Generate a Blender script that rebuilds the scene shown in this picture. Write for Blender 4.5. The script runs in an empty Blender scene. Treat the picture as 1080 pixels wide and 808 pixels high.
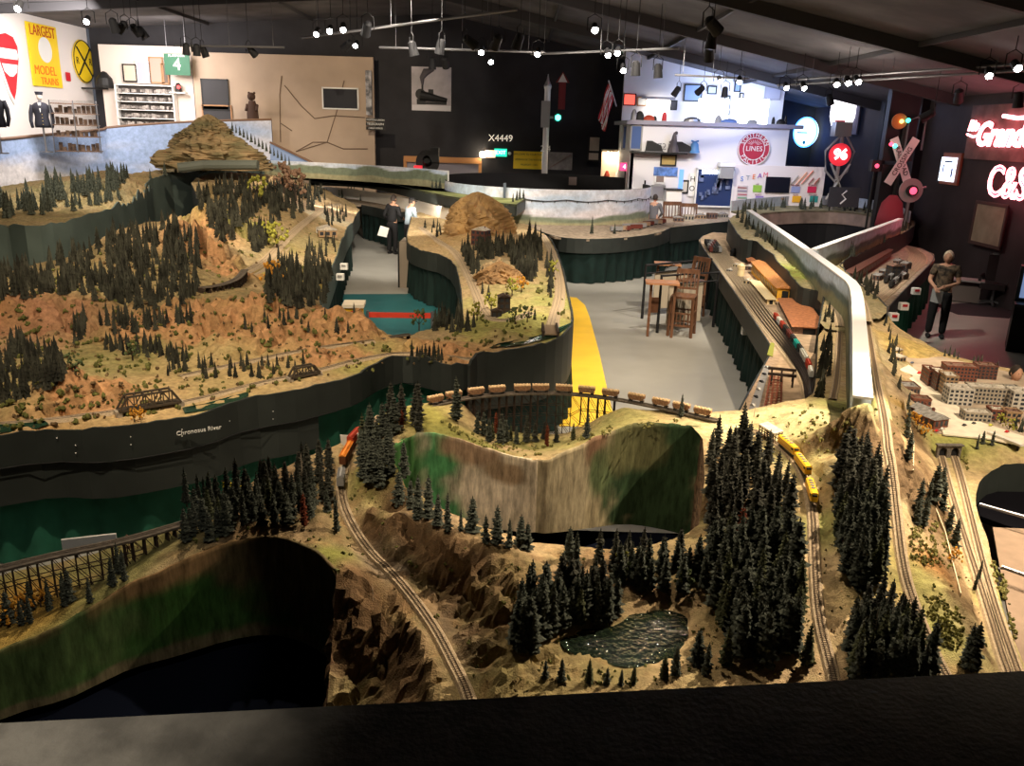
import bpy, math, random
import numpy as np
from mathutils import Vector, Matrix, Euler
random.seed(7)
SC = bpy.context.scene
COL = SC.collection
PI = math.pi
# -- camera
FPX = 870.0; PITCH = math.radians(17); ROLL = math.radians(1.7)
CAM = np.array([0.0, 0.0, 3.7])
_F = np.array([0, math.cos(PITCH), -math.sin(PITCH)])
_R0 = np.array([1.0, 0, 0]); _U0 = np.array([0, math.sin(PITCH), math.cos(PITCH)])
_R = math.cos(ROLL)*_R0 + math.sin(ROLL)*_U0
_U = math.cos(ROLL)*_U0 - math.sin(ROLL)*_R0
cd = bpy.data.cameras.new('camera'); cam = bpy.data.objects.new('camera', cd); COL.objects.link(cam)
cd.sensor_fit = 'HORIZONTAL'; cd.sensor_width = 36.0; cd.lens = 36.0*FPX/1080.0
cd.clip_start = 0.05; cd.clip_end = 200
cam.matrix_world = Matrix(((_R[0], _U[0], -_F[0], CAM[0]), (_R[1], _U[1], -_F[1], CAM[1]), (_R[2], _U[2], -_F[2], CAM[2]), (0, 0, 0, 1)))
SC.camera = cam
# -- view and world
SC.view_settings.view_transform = 'Standard'; SC.view_settings.look = 'None'
SC.view_settings.gamma = 1.0; SC.view_settings.use_curve_mapping = False
SC.view_settings.exposure = 0.12
w = bpy.data.worlds.new('room_air'); SC.world = w; w.use_nodes = True
w.node_tree.nodes['Background'].inputs[0].default_value = (0.75, 0.78, 0.9, 1)
w.node_tree.nodes['Background'].inputs[1].default_value = 0.11
# -- lights of the room (ceiling track spots, and area lamps added to brighten dim walls)
WARM = (1.0, 0.80, 0.56); NEUT = (1.0, 0.88, 0.72); BLUE = (0.40, 0.55, 1.0); PINK = (1.0, 0.62, 0.62)
def spot(loc, target, energy, color=WARM, deg=60, blend=0.5, r=0.06):
 l = bpy.data.lights.new('track_spot_light', 'SPOT'); l.energy = energy; l.color = color
 l.spot_size = math.radians(deg); l.spot_blend = blend; l.shadow_soft_size = r
 o = bpy.data.objects.new('track_spot_light', l); COL.objects.link(o)
 o.location = loc
 o.rotation_euler = (Vector(target)-Vector(loc)).to_track_quat('-Z', 'Y').to_euler()
 return o
def area(loc, target, energy, size, color=NEUT, sy=None):
 l = bpy.data.lights.new('area_light', 'AREA'); l.energy = energy; l.color = color; l.size = size
 if sy: l.shape = 'RECTANGLE'; l.size_y = sy
 o = bpy.data.objects.new('area_light', l); COL.objects.link(o)
 o.location = loc
 o.rotation_euler = (Vector(target)-Vector(loc)).to_track_quat('-Z', 'Y').to_euler()
 return o
spot((4.6, 6.9, 6.0), (2.3, 4.2, 1.2), 2500, WARM, 62)
spot((1.2, 8.6, 6.2), (0.3, 5.0, 1.2), 650, WARM, 58)
spot((-2.4, 7.6, 6.2), (-1.0, 4.6, 1.2), 520, WARM, 60)
spot((5.4, 4.0, 6.0), (4.4, 6.6, 1.1), 1800, WARM, 66)
spot((-1.6, 2.6, 5.8), (0.1, 6.2, 1.1), 620, WARM, 34)
spot((-0.6, 0.9, 5.6), (-2.9, 3.9, 0.85), 170, NEUT, 30, 0.35)
spot((-3.5, 4.6, 6.2), (-4.6, 8.8, 1.3), 950, WARM, 74)
spot((-0.8, 5.5, 6.4), (-2.0, 10.0, 1.2), 850, WARM, 74)
spot((-6.0, 9.5, 6.4), (-6.2, 13.5, 1.4), 1100, WARM, 80)
spot((-3.0, 13.0, 6.8), (-5.4, 18.5, 1.5), 1500, WARM, 80)
spot((-9.0, 16.5, 6.4), (-11.6, 22.5, 2.0), 1500, NEUT, 86)
spot((-6.0, 21.0, 6.8), (-9.5, 27.0, 2.8), 1100, WARM, 60)
spot((1.0, 11.0, 6.6), (-0.2, 15.0, 1.2), 1250, WARM, 74)
spot((2.2, 10.5, 6.6), (2.4, 13.5, 0.0), 800, NEUT, 70)
spot((-2.6, 20.0, 6.8), (-2.6, 24.0, 0.5), 900, NEUT, 70)
spot((-2.0, 18.5, 6.8), (-3.6, 24.5, 1.8), 1500, NEUT, 70)
area((-3.6, 24.4, 1.5), (-4.6, 27.5, 1.3), 45, 5.0, NEUT, .1)  # strip lamp added under the upper shelf to brighten the white backdrop
spot((2.0, 18.5, 6.8), (2.2, 23.6, 1.4), 1700, NEUT, 70)
spot((1.4, 6.8, 6.2), (3.2, 9.0, 1.3), 420, WARM, 52)
spot((4.4, 9.0, 6.2), (3.6, 11.8, 1.1), 1150, WARM, 76)
spot((5.0, 14.0, 6.0), (5.4, 18.0, 1.2), 1500, NEUT, 80)
spot((7.6, 11.5, 5.8), (7.0, 15.5, 1.2), 900, PINK, 80)
spot((8.8, 13.5, 5.6), (9.0, 16.5, 0.8), 900, (0.95, 0.75, 0.9), 80)
area((-13.6, 26.5, 6.3), (-16.5, 28.5, 4.2), 420, 2.0, (1, .93, .88)); area((-13.0, 31.0, 6.0), (-13.2, 34, 4.5), 160, 1.5, (1, .9, .85))  # area lamps added to brighten the left wall and its displays
spot((-6.0, 27.0, 6.6), (-8.0, 33.3, 4.0), 700, WARM, 90); spot((-2.5, 28.5, 6.5), (-3.4, 34.1, 5.2), 160, NEUT, 50)
spot((4.0, 23.0, 6.0), (6.4, 28.0, 2.6), 900, NEUT, 66); spot((8.5, 21.5, 5.2), (8.2, 25.2, 2.2), 300, (1, .85, .82), 60)
area((7.0, 25.8, 4.6), (7.2, 28, 2.8), 60, 1.2, BLUE)
spot((-1.4, 0.2, 5.2), (-0.75, 0.95, 2.9), 420, NEUT, 22, 1.0)
# -- pixel <-> place helpers (the photograph is 1080 x 808)
def _ray(px, py): return _F*FPX + _R*(px-540.0) - _U*(py-404.0)
def P(px, py, z):
 d = _ray(px, py); t = (z-CAM[2])/d[2]; return Vector(CAM + d*t)
def D(px, py, Y):
 d = _ray(px, py); t = (Y-CAM[1])/d[1]; return Vector(CAM + d*t)
def DX(px, py, X):
 d = _ray(px, py); t = (X-CAM[0])/d[0]; return Vector(CAM + d*t)
# -- tags
def tag(o, label=None, cat=None, group=None, kind=None):
 if label: o['label'] = label
 if cat: o['category'] = cat
 if group: o['group'] = group
 if kind: o['kind'] = kind
 return o
def empty(name, loc=(0, 0, 0), rz=0.0, label=None, cat=None, group=None, kind=None):
 o = bpy.data.objects.new(name, None); COL.objects.link(o)
 o.location = loc; o.rotation_euler = (0, 0, rz); o.empty_display_size = 0.1
 return tag(o, label, cat, group, kind)
def copy_tree(o, parent=None):
 c = o.copy(); COL.objects.link(c); c.parent = parent
 for ch in list(o.children): copy_tree(ch, c)
 return c
# -- mesh builder
class MB:
 def __init__(s): s.v = []; s.f = []; s.m = []; s.c = None
 def add(s, vs, fs, mi=0):
  n = len(s.v); s.v.extend([tuple(v) for v in vs]); s.f.extend([tuple(i+n for i in f) for f in fs]); s.m.extend([mi]*len(fs)); return s
 def box(s, c, size, rz=0.0, mi=0, M=None):
  x, y, z = [k/2.0 for k in size]; cs, sn = math.cos(rz), math.sin(rz)
  vs = []
  for a in (-1, 1):
   for b in (-1, 1):
    for d in (-1, 1):
     p = Vector((a*x*cs-b*y*sn, a*x*sn+b*y*cs, d*z))
     if M is not None: p = M @ p
     vs.append((p[0]+c[0], p[1]+c[1], p[2]+c[2]))
  return s.add(vs, [(0, 1, 3, 2), (4, 6, 7, 5), (0, 4, 5, 1), (2, 3, 7, 6), (0, 2, 6, 4), (1, 5, 7, 3)], mi)
 def beam(s, a, b, w, h=None, mi=0):
  a = Vector(a); b = Vector(b); h = h or w; d = (b-a)
  L = d.length
  if L < 1e-6: return s
  q = d.to_track_quat('X', 'Z').to_matrix()
  return s.box((a+b)/2, (L, w, h), 0, mi, q)
 def tube(s, pts, r, n=8, mi=0, cap=True):
  pts = [Vector(p) for p in pts]; rr = r if hasattr(r, '__len__') else [r]*len(pts)
  vs = []; fs = []; ref = None
  for i, p in enumerate(pts):
   t = (pts[min(i+1, len(pts)-1)] - pts[max(i-1, 0)])
   if t.length < 1e-9: t = Vector((0, 0, 1))
   t.normalize()
   if ref is None: ref = Vector((0, 0, 1)) if abs(t.z) < 0.9 else Vector((1, 0, 0))
   u = t.cross(ref); 
   if u.length < 1e-6: u = t.cross(Vector((0, 1, 0)))
   u.normalize(); v = t.cross(u)
   for k in range(n):
    a = 2*PI*k/n; vs.append(p + (u*math.cos(a)+v*math.sin(a))*rr[i])
  for i in range(len(pts)-1):
   for k in range(n):
    fs.append((i*n+k, i*n+(k+1) % n, (i+1)*n+(k+1) % n, (i+1)*n+k))
  if cap: fs.append(tuple(range(n-1, -1, -1))); fs.append(tuple((len(pts)-1)*n+k for k in range(n)))
  return s.add(vs, fs, mi)
 def cyl(s, c, r, h, n=20, mi=0, r2=None):
  r2 = r if r2 is None else r2
  return s.tube([(c[0], c[1], c[2]), (c[0], c[1], c[2]+h)], [r, r2], n, mi)
 def lathe(s, c, prof, n=20, mi=0, M=None):
  vs = []; fs = []
  for (r, z) in prof:
   for k in range(n):
    a = 2*PI*k/n; p = Vector((r*math.cos(a), r*math.sin(a), z))
    if M is not None: p = M @ p
    vs.append((p[0]+c[0], p[1]+c[1], p[2]+c[2]))
  for i in range(len(prof)-1):
   for k in range(n): fs.append((i*n+k, i*n+(k+1) % n, (i+1)*n+(k+1) % n, (i+1)*n+k))
  fs.append(tuple(range(n-1, -1, -1))); fs.append(tuple((len(prof)-1)*n+k for k in range(n)))
  return s.add(vs, fs, mi)
 def ball(s, c, r, n=12, mi=0):
  r = r if hasattr(r, '__len__') else (r, r, r); vs = []; fs = []; m = n//2
  for i in range(m+1):
   th = PI*i/m
   for k in range(n):
    a = 2*PI*k/n; vs.append((c[0]+r[0]*math.sin(th)*math.cos(a), c[1]+r[1]*math.sin(th)*math.sin(a), c[2]+r[2]*math.cos(th)))
  for i in range(m):
   for k in range(n): fs.append((i*n+k, (i+1)*n+k, (i+1)*n+(k+1) % n, i*n+(k+1) % n))
  return s.add(vs, fs, mi)
 def prism(s, poly, z0, z1, mi=0):
  n = len(poly); vs = [(p[0], p[1], z0) for p in poly]+[(p[0], p[1], z1) for p in poly]
  fs = [tuple(range(n-1, -1, -1)), tuple(range(n, 2*n))]+[(i, (i+1) % n, n+(i+1) % n, n+i) for i in range(n)]
  return s.add(vs, fs, mi)
 def ribbon(s, top, bot, thick=0.0, mi=0, off=None):
  """wall through the points top/bot, optionally given a thickness to its back"""
  n = len(top); top = [Vector(p) for p in top]; bot = [Vector(p) for p in bot]
  if thick == 0.0:
   return s.add(top+bot, [(i, i+1, n+i+1, n+i) for i in range(n-1)], mi)
  nor = []
  for i in range(n):
   t = top[min(i+1, n-1)]-top[max(i-1, 0)]; q = Vector((-t.y, t.x, 0))
   q.normalize(); nor.append(q*thick)
  vs = top+bot+[top[i]+nor[i] for i in range(n)]+[bot[i]+nor[i] for i in range(n)]
  fs = []
  for i in range(n-1):
   fs += [(i, i+1, n+i+1, n+i), (2*n+i, 3*n+i, 3*n+i+1, 2*n+i+1), (i, 2*n+i, 2*n+i+1, i+1), (n+i, n+i+1, 3*n+i+1, 3*n+i)]
  fs += [(0, n, 3*n, 2*n), (n-1, 3*n-1, 4*n-1, 2*n-1)]
  return s.add(vs, fs, mi)
 def build(s, name, mats, parent=None, smooth=False, loc=None):
  me = bpy.data.meshes.new(name); me.from_pydata(s.v, [], s.f)
  mats = mats if isinstance(mats, (list, tuple)) else [mats]
  for m in mats: me.materials.append(m)
  if len(mats) > 1: me.polygons.foreach_set('material_index', s.m)
  if smooth: me.polygons.foreach_set('use_smooth', [True]*len(me.polygons))
  me.update()
  o = bpy.data.objects.new(name, me); COL.objects.link(o); o.parent = parent
  if loc is not None: o.location = loc
  return o
# -- materials
_MC = {}
def mat(name, color, rough=0.75, metal=0.0, noise=0.0, nscale=8.0, bump=0.0, bscale=60.0, spec=0.3, stretch=None, color2=None):
 if name in _MC: return _MC[name]
 m = bpy.data.materials.new(name); m.use_nodes = True; nt = m.node_tree; b = nt.nodes['Principled BSDF']
 b.inputs['Base Color'].default_value = (*color, 1); b.inputs['Roughness'].default_value = rough
 b.inputs['Metallic'].default_value = metal; b.inputs['Specular IOR Level'].default_value = spec
 tc = nt.nodes.new('ShaderNodeTexCoord'); src = tc.outputs['Object']
 if stretch:
  mp = nt.nodes.new('ShaderNodeMapping'); mp.inputs['Scale'].default_value = stretch
  nt.links.new(src, mp.inputs['Vector']); src = mp.outputs['Vector']
 if noise > 0:
  n = nt.nodes.new('ShaderNodeTexNoise'); n.inputs['Scale'].default_value = nscale; n.inputs['Detail'].default_value = 6
  r = nt.nodes.new('ShaderNodeValToRGB'); c2 = color2 or tuple(c*(1-noise) for c in color)
  c1 = color if color2 else tuple(min(1, c*(1+noise)) for c in color)
  r.color_ramp.elements[0].color = (*c2, 1); r.color_ramp.elements[1].color = (*c1, 1)
  r.color_ramp.elements[0].position = 0.35; r.color_ramp.elements[1].position = 0.65
  nt.links.new(src, n.inputs['Vector']); nt.links.new(n.outputs['Fac'], r.inputs['Fac']); nt.links.new(r.outputs['Color'], b.inputs['Base Color'])
 if bump > 0:
  n2 = nt.nodes.new('ShaderNodeTexNoise'); n2.inputs['Scale'].default_value = bscale; n2.inputs['Detail'].default_value = 5
  bp = nt.nodes.new('ShaderNodeBump'); bp.inputs['Strength'].default_value = bump; bp.inputs['Distance'].default_value = 0.02
  nt.links.new(src, n2.inputs['Vector']); nt.links.new(n2.outputs['Fac'], bp.inputs['Height']); nt.links.new(bp.outputs['Normal'], b.inputs['Normal'])
 _MC[name] = m; return m
def glow(name, color, strength):
 if name in _MC: return _MC[name]
 m = bpy.data.materials.new(name); m.use_nodes = True; b = m.node_tree.nodes['Principled BSDF']
 b.inputs['Base Color'].default_value = (*color, 1)
 b.inputs['Emission Color'].default_value = (*color, 1); b.inputs['Emission Strength'].default_value = strength
 _MC[name] = m; return m
def glass(name, color=(0.9, 0.95, 1), alpha=0.18, rough=0.05):
 if name in _MC: return _MC[name]
 m = bpy.data.materials.new(name); m.use_nodes = True; nt = m.node_tree
 out = nt.nodes['Material Output']; nt.nodes.remove(nt.nodes['Principled BSDF'])
 t = nt.nodes.new('ShaderNodeBsdfTransparent'); g = nt.nodes.new('ShaderNodeBsdfGlossy'); g.inputs['Roughness'].default_value = rough
 g.inputs['Color'].default_value = (*color, 1); mx = nt.nodes.new('ShaderNodeMixShader'); mx.inputs[0].default_value = alpha
 nt.links.new(t.outputs[0], mx.inputs[1]); nt.links.new(g.outputs[0], mx.inputs[2]); nt.links.new(mx.outputs[0], out.inputs['Surface'])
 _MC[name] = m; return m
def painted(name, rough=0.9, nscale=16.0, amount=0.42, bump=0.9, bscale=110.0, stretch=None, dist=0.01):
 """colour comes from the 'paint' attribute, broken up by noise"""
 if name in _MC: return _MC[name]
 m = bpy.data.materials.new(name); m.use_nodes = True; nt = m.node_tree; b = nt.nodes['Principled BSDF']
 b.inputs['Roughness'].default_value = rough; b.inputs['Specular IOR Level'].default_value = 0.12
 a = nt.nodes.new('ShaderNodeAttribute'); a.attribute_name = 'paint'
 tc = nt.nodes.new('ShaderNodeTexCoord'); src = tc.outputs['Object']
 if stretch:
  mp = nt.nodes.new('ShaderNodeMapping'); mp.inputs['Scale'].default_value = stretch
  nt.links.new(src, mp.inputs['Vector']); src = mp.outputs['Vector']
 n = nt.nodes.new('ShaderNodeTexNoise'); n.inputs['Scale'].default_value = nscale; n.inputs['Detail'].default_value = 8; n.inputs['Roughness'].default_value = 0.7
 mr = nt.nodes.new('ShaderNodeMapRange'); mr.inputs['From Min'].default_value = 0.3; mr.inputs['From Max'].default_value = 0.7
 mr.inputs['To Min'].default_value = 1-amount; mr.inputs['To Max'].default_value = 1+amount
 mul = nt.nodes.new('ShaderNodeVectorMath'); mul.operation = 'SCALE'
 nt.links.new(src, n.inputs['Vector']); nt.links.new(n.outputs['Fac'], mr.inputs['Value'])
 nt.links.new(a.outputs['Color'], mul.inputs[0]); nt.links.new(mr.outputs['Result'], mul.inputs['Scale'])
 nt.links.new(mul.outputs[0], b.inputs['Base Color'])
 if bump > 0:
  n2 = nt.nodes.new('ShaderNodeTexNoise'); n2.inputs['Scale'].default_value = bscale; n2.inputs['Detail'].default_value = 6
  bp = nt.nodes.new('ShaderNodeBump'); bp.inputs['Strength'].default_value = bump; bp.inputs['Distance'].default_value = dist
  nt.links.new(tc.outputs['Object'], n2.inputs['Vector']); nt.links.new(n2.outputs['Fac'], bp.inputs['Height']); nt.links.new(bp.outputs['Normal'], b.inputs['Normal'])
 _MC[name] = m; return m
def set_paint(o, cols):
 me = o.data; at = me.color_attributes.new('paint', 'FLOAT_COLOR', 'POINT')
 c = np.ones((len(me.vertices), 4), dtype=np.float32); c[:, :3] = cols
 at.data.foreach_set('color', c.ravel())
M_BLACK = mat('black_paint', (0.012, 0.012, 0.014), 0.7)
M_FASCIA = mat('dark_fascia_board', (0.030, 0.036, 0.034), 0.55, noise=0.12, nscale=3)
M_FASCIA_GREEN = mat('grey_green_fascia', (0.085, 0.115, 0.105), 0.6, noise=0.12, nscale=2)
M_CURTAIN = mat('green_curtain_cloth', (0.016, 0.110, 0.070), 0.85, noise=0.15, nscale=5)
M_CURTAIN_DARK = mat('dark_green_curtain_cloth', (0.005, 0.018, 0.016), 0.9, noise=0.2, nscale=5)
M_FLOOR = mat('grey_floor_paint', (0.32, 0.315, 0.29), 0.45, noise=0.08, nscale=1.2, bump=0.05)
M_CEIL = mat('dark_ceiling_lining', (0.10, 0.095, 0.10), 0.9, noise=0.3, nscale=0.8)
M_STEEL = mat('grey_steel', (0.25, 0.25, 0.27), 0.4, 0.8)
M_RAIL = mat('worn_rail_steel', (0.10, 0.075, 0.055), 0.45, 0.3)
M_TIE = mat('brown_tie_wood', (0.26, 0.19, 0.125), 0.9)
M_BALLAST = mat('grey_ballast', (0.50, 0.39, 0.26), 0.95, noise=0.2, nscale=60, bump=0.6, bscale=200)
M_TRESTLE = mat('dark_trestle_timber', (0.045, 0.03, 0.022), 0.85, noise=0.3, nscale=30)
M_WHITE = mat('white_paint', (0.78, 0.78, 0.76), 0.6)
M_WOOD = mat('red_brown_wood', (0.13, 0.06, 0.032), 0.5, noise=0.3, nscale=12, stretch=(1, 1, 0.2))
M_FOLIAGE = mat('dark_pine_needles', (0.060, 0.068, 0.054), 0.95, noise=0.5, nscale=25, spec=0.1)
M_FOLIAGE2 = mat('olive_pine_needles', (0.07, 0.078, 0.042), 0.95, noise=0.5, nscale=25, spec=0.1)
M_RUST = mat('rust_red_needles', (0.13, 0.035, 0.018), 0.95, noise=0.4, nscale=25, spec=0.1)
M_TRUNK = mat('brown_bark', (0.05, 0.035, 0.025), 0.95)
# -- numpy noise
def _h(ix, iy, s):
 n = (ix.astype(np.int64)*374761393 + iy.astype(np.int64)*668265263 + s*1442695041) & 0xffffffff
 n = ((n ^ (n >> 13))*1274126177) & 0xffffffff
 n = (n ^ (n >> 16)) & 0xffffffff
 return n/4294967295.0
def vnoise(x, y, s=0):
 ix = np.floor(x); iy = np.floor(y); fx = x-ix; fy = y-iy
 fx = fx*fx*(3-2*fx); fy = fy*fy*(3-2*fy)
 a = _h(ix, iy, s); b = _h(ix+1, iy, s); c = _h(ix, iy+1, s); d = _h(ix+1, iy+1, s)
 return (a*(1-fx)+b*fx)*(1-fy)+(c*(1-fx)+d*fx)*fy
def fbm(x, y, s=0, o=4):
 t = 0; a = 0.5; k = 0
 for i in range(o):
  t = t+a*vnoise(x*2**i, y*2**i, s+i*17); k += a; a *= 0.5
 return t/k
def cells(x, y, s=0):
 ix = np.floor(x); iy = np.floor(y); best = np.full(x.shape, 9.0); hid = np.zeros(x.shape)
 for dx in (-1, 0, 1):
  for dy in (-1, 0, 1):
   cx = ix+dx; cy = iy+dy
   qx = cx+_h(cx, cy, s); qy = cy+_h(cx, cy, s+5); d = (qx-x)**2+(qy-y)**2
   m = d < best; best = np.where(m, d, best); hid = np.where(m, _h(cx, cy, s+9), hid)
 return np.sqrt(best), hid
def inside(px, py, poly):
 r = np.zeros(px.shape, bool); n = len(poly); j = n-1
 for i in range(n):
  xi, yi = poly[i]; xj, yj = poly[j]
  if yi != yj:
   c = ((yi > py) != (yj > py)) & (px < (xj-xi)*(py-yi)/(yj-yi)+xi)
   r ^= c
  j = i
 return r
def smooth_poly(pts, step=0.08, closed=False, rounds=2):
 """chaikin corner cutting then resample, for 3-D point lists"""
 pts = [np.array(p, float) for p in pts]
 for _ in range(rounds):
  out = [] if closed else [pts[0]]
  n = len(pts)
  for i in range(n if closed else n-1):
   a, b = pts[i], pts[(i+1) % n]; out += [a*0.75+b*0.25, a*0.25+b*0.75]
  if not closed: out.append(pts[-1])
  pts = out
 if closed: pts = pts+[pts[0]]
 res = [pts[0]]; 
 for i in range(len(pts)-1):
  L = np.linalg.norm(pts[i+1]-pts[i]); k = max(1, int(L/step))
  for q in range(1, k+1): res.append(pts[i]+(pts[i+1]-pts[i])*q/k)
 if closed: res = res[:-1]
 return res
class Terrain:
 def __init__(s, ctrl, boundary, holes=(), cell=0.03, base=(0.4, 0.3, 0.17), blobs=(), rocks=(), seed=1, rough=0.012, world=()):
  """ctrl: (px,py,z) height points; boundary/holes: (px,py,z) outlines; blobs: (px,py,radius,colour); rocks: (px,py,radius,amp)"""
  pts = [tuple(P(a, b, c)) for a, b, c in ctrl]+list(world)
  s.bw = [P(a, b, c) for a, b, c in boundary]; s.hw = [[P(a, b, c) for a, b, c in h] for h in holes]
  for q in s.bw: pts.append(tuple(q))
  for h in s.hw:
   for q in h: pts.append(tuple(q))
  pts = np.array(pts); s.c = pts[:, :2]
  n = len(pts); K = np.linalg.norm(s.c[:, None]-s.c[None], axis=2) - np.eye(n)*0.015
  A = np.zeros((n+1, n+1)); A[:n, :n] = K; A[:n, n] = 1; A[n, :n] = 1
  s.w = np.linalg.solve(A, np.append(pts[:, 2], 0))
  s.rough = rough; s.seed = seed; s.cell = cell; s.base = base
  s.rocks = rocks; s.blobs = blobs; s.flat = []
  s.rk = None
 def smooth_h(s, x, y):
  x = np.atleast_1d(np.asarray(x, float)); y = np.atleast_1d(np.asarray(y, float)); out = np.zeros(x.shape)
  for i in range(0, x.size, 20000):
   d = np.hypot(x[i:i+20000, None]-s.c[None, :, 0], y[i:i+20000, None]-s.c[None, :, 1])
   out[i:i+20000] = d@s.w[:-1]+s.w[-1]
  return out
 def _resolve(s):
  if s.rk is None:
   s.rk = []
   for a, b, r, amp in s.rocks:
    p = s.hit(a, b, True); s.rk.append((p[0], p[1], r, amp))
   s.bl = []
   for a, b, r, c in s.blobs:
    p = s.hit(a, b, True); s.bl.append((p[0], p[1], r, c))
 def h(s, x, y):
  s._resolve()
  z = s.smooth_h(x, y); x = np.atleast_1d(x); y = np.atleast_1d(y)
  f = np.ones(x.shape)
  for (pl, wd) in s.flat:
   d = s._pd(x, y, pl); f = np.minimum(f, np.clip((d-wd)/(wd*1.2), 0.05, 1))
  z = z+s.rough*(fbm(x*5, y*5, s.seed, 4)-0.5)*2*f + s.rough*0.35*(vnoise(x*38, y*38, s.seed+3)-0.5)*f
  if s.rk:
   wr = np.zeros(x.shape)
   for (a, b, r, amp) in s.rk: wr = np.maximum(wr, amp*np.exp(-(((x-a)**2+(y-b)**2)/r**2)**1.5))
   q = 7 if s.seed != 2 else 3.4; cd_, hid = cells(x*q+fbm(x*q, y*q, 5, 2)*1.5, y*q, s.seed+2); cd2, hid2 = cells(x*q*2.4, y*q*2.4+fbm(x*q*2, y*q*2, 8, 2), s.seed+4)
   z = z+wr*f*((hid-0.4)*1.0+(0.5-cd_)*0.5+(hid2-0.5)*0.4+(0.4-cd2)*0.3)
  for (pl, wd) in s.flat:
   dd, zz = s._pd(x, y, pl, True); k = np.clip((dd-wd)/(wd*1.6), 0, 1); k = k*k*(3-2*k)
   z = z*k+zz*(1-k)
  return z
 def _pd(s, x, y, pl, withz=False):
  best = np.full(x.shape, 1e9); bz = np.zeros(x.shape)
  for i in range(len(pl)-1):
   ax, ay, az = pl[i]; bx, by, bz_ = pl[i+1]; dx, dy = bx-ax, by-ay; L2 = dx*dx+dy*dy+1e-12
   t = np.clip(((x-ax)*dx+(y-ay)*dy)/L2, 0, 1); d = np.hypot(x-ax-t*dx, y-ay-t*dy)
   m = d < best; best = np.where(m, d, best)
   if withz: bz = np.where(m, az+(bz_-az)*t, bz)
  return (best, bz) if withz else best
 def _grid(s):
  if getattr(s, 'gz', None) is not None: return
  bx = [p.x for p in s.bw]; by = [p.y for p in s.bw]; c = s.gc = s.cell*0.8
  s.gx0 = min(bx)-0.3; s.gy0 = min(by)-0.3; nx = int((max(bx)+0.3-s.gx0)/c)+2; ny = int((max(by)+0.3-s.gy0)/c)+2
  X, Y = np.meshgrid(s.gx0+np.arange(nx)*c, s.gy0+np.arange(ny)*c); s.gz = s.h(X.ravel(), Y.ravel()).reshape(X.shape)
 def look(s, x, y):
  s._grid(); u = np.clip((x-s.gx0)/s.gc, 0, s.gz.shape[1]-1.001); v = np.clip((y-s.gy0)/s.gc, 0, s.gz.shape[0]-1.001)
  i = u.astype(int); j = v.astype(int); fu = u-i; fv = v-j; g = s.gz
  return (g[j, i]*(1-fu)+g[j, i+1]*fu)*(1-fv)+(g[j+1, i]*(1-fu)+g[j+1, i+1]*fu)*fv
 def hit(s, px, py, raw=False):
  d = _ray(px, py); d = d/np.linalg.norm(d); fn = s.smooth_h if raw else s.look
  t0 = (2.6-CAM[2])/d[2]; t1 = (0.9-CAM[2])/d[2]
  if t1 < 0: t0, t1 = 1, 40
  t = np.linspace(t0, t1, 260); q = CAM[None]+d[None]*t[:, None]
  z = fn(q[:, 0], q[:, 1]); b = np.nonzero(q[:, 2] < z)[0]
  i = int(b[0]) if len(b) else 259
  if i > 0:
   ta, tb = t[i-1], t[i]
   for _ in range(3):
    tt = np.linspace(ta, tb, 9); qq = CAM[None]+d[None]*tt[:, None]; zz = fn(qq[:, 0], qq[:, 1]); bb = np.nonzero(qq[:, 2] < zz)[0]
    k = int(bb[0]) if len(bb) else 8
    if k == 0: k = 1
    ta, tb = tt[k-1], tt[k]
   qm = CAM+d*tb
  else: qm = q[0]
  return Vector(qm)
 def add_track(s, pixels, width=0.045, z=None):
  """put a level bed on the surface along a line and return its centre line"""
  pts = []
  for q in pixels:
   if len(q) == 3: pts.append(tuple(P(*q)))
   else:
    p = s.hit(q[0], q[1], True); pts.append(tuple(p))
  pl = smooth_poly(pts, 0.10, False, 2)
  zz = [p[2] for p in pl]
  for _ in range(6): zz = [zz[0]]+[(zz[i-1]+zz[i]+zz[i+1])/3 for i in range(1, len(zz)-1)]+[zz[-1]]
  pl = [(p[0], p[1], z_) for p, z_ in zip(pl, zz)]
  s.flat.append((pl, width)); return pl
 def mesh(s, name, material):
  s._resolve()
  bx = [p.x for p in s.bw]; by = [p.y for p in s.bw]; c = s.cell
  x0, x1, y0, y1 = min(bx)-c, max(bx)+c, min(by)-c, max(by)+c
  nx = int((x1-x0)/c)+1; ny = int((y1-y0)/c)+1
  X, Y = np.meshgrid(x0+np.arange(nx)*c, y0+np.arange(ny)*c); X = X.astype(float); Y = Y.astype(float)
  bp = [(p[0], p[1]) for p in smooth_poly([tuple(q) for q in s.bw], 0.06, True, 1)]
  hp = [[(p[0], p[1]) for p in smooth_poly([tuple(q) for q in h], 0.06, True, 1)] for h in s.hw]
  s.bsm = bp; s.hsm = hp
  cx = (X[:-1, :-1]+X[1:, 1:])/2; cy = (Y[:-1, :-1]+Y[1:, 1:])/2
  ins = inside(cx.ravel(), cy.ravel(), bp)
  for h in hp: ins &= ~inside(cx.ravel(), cy.ravel(), h)
  ins = ins.reshape(cx.shape)
  used = np.zeros(X.shape, int)
  for a in (0, 1):
   for b in (0, 1): used[a:a+ins.shape[0], b:b+ins.shape[1]] += ins
  rim = (used > 0) & (used < 4)
  rx = X[rim]; ry = Y[rim]; bd = np.full(rx.shape, 1e9); nxp = rx.copy(); nyp = ry.copy()
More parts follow.
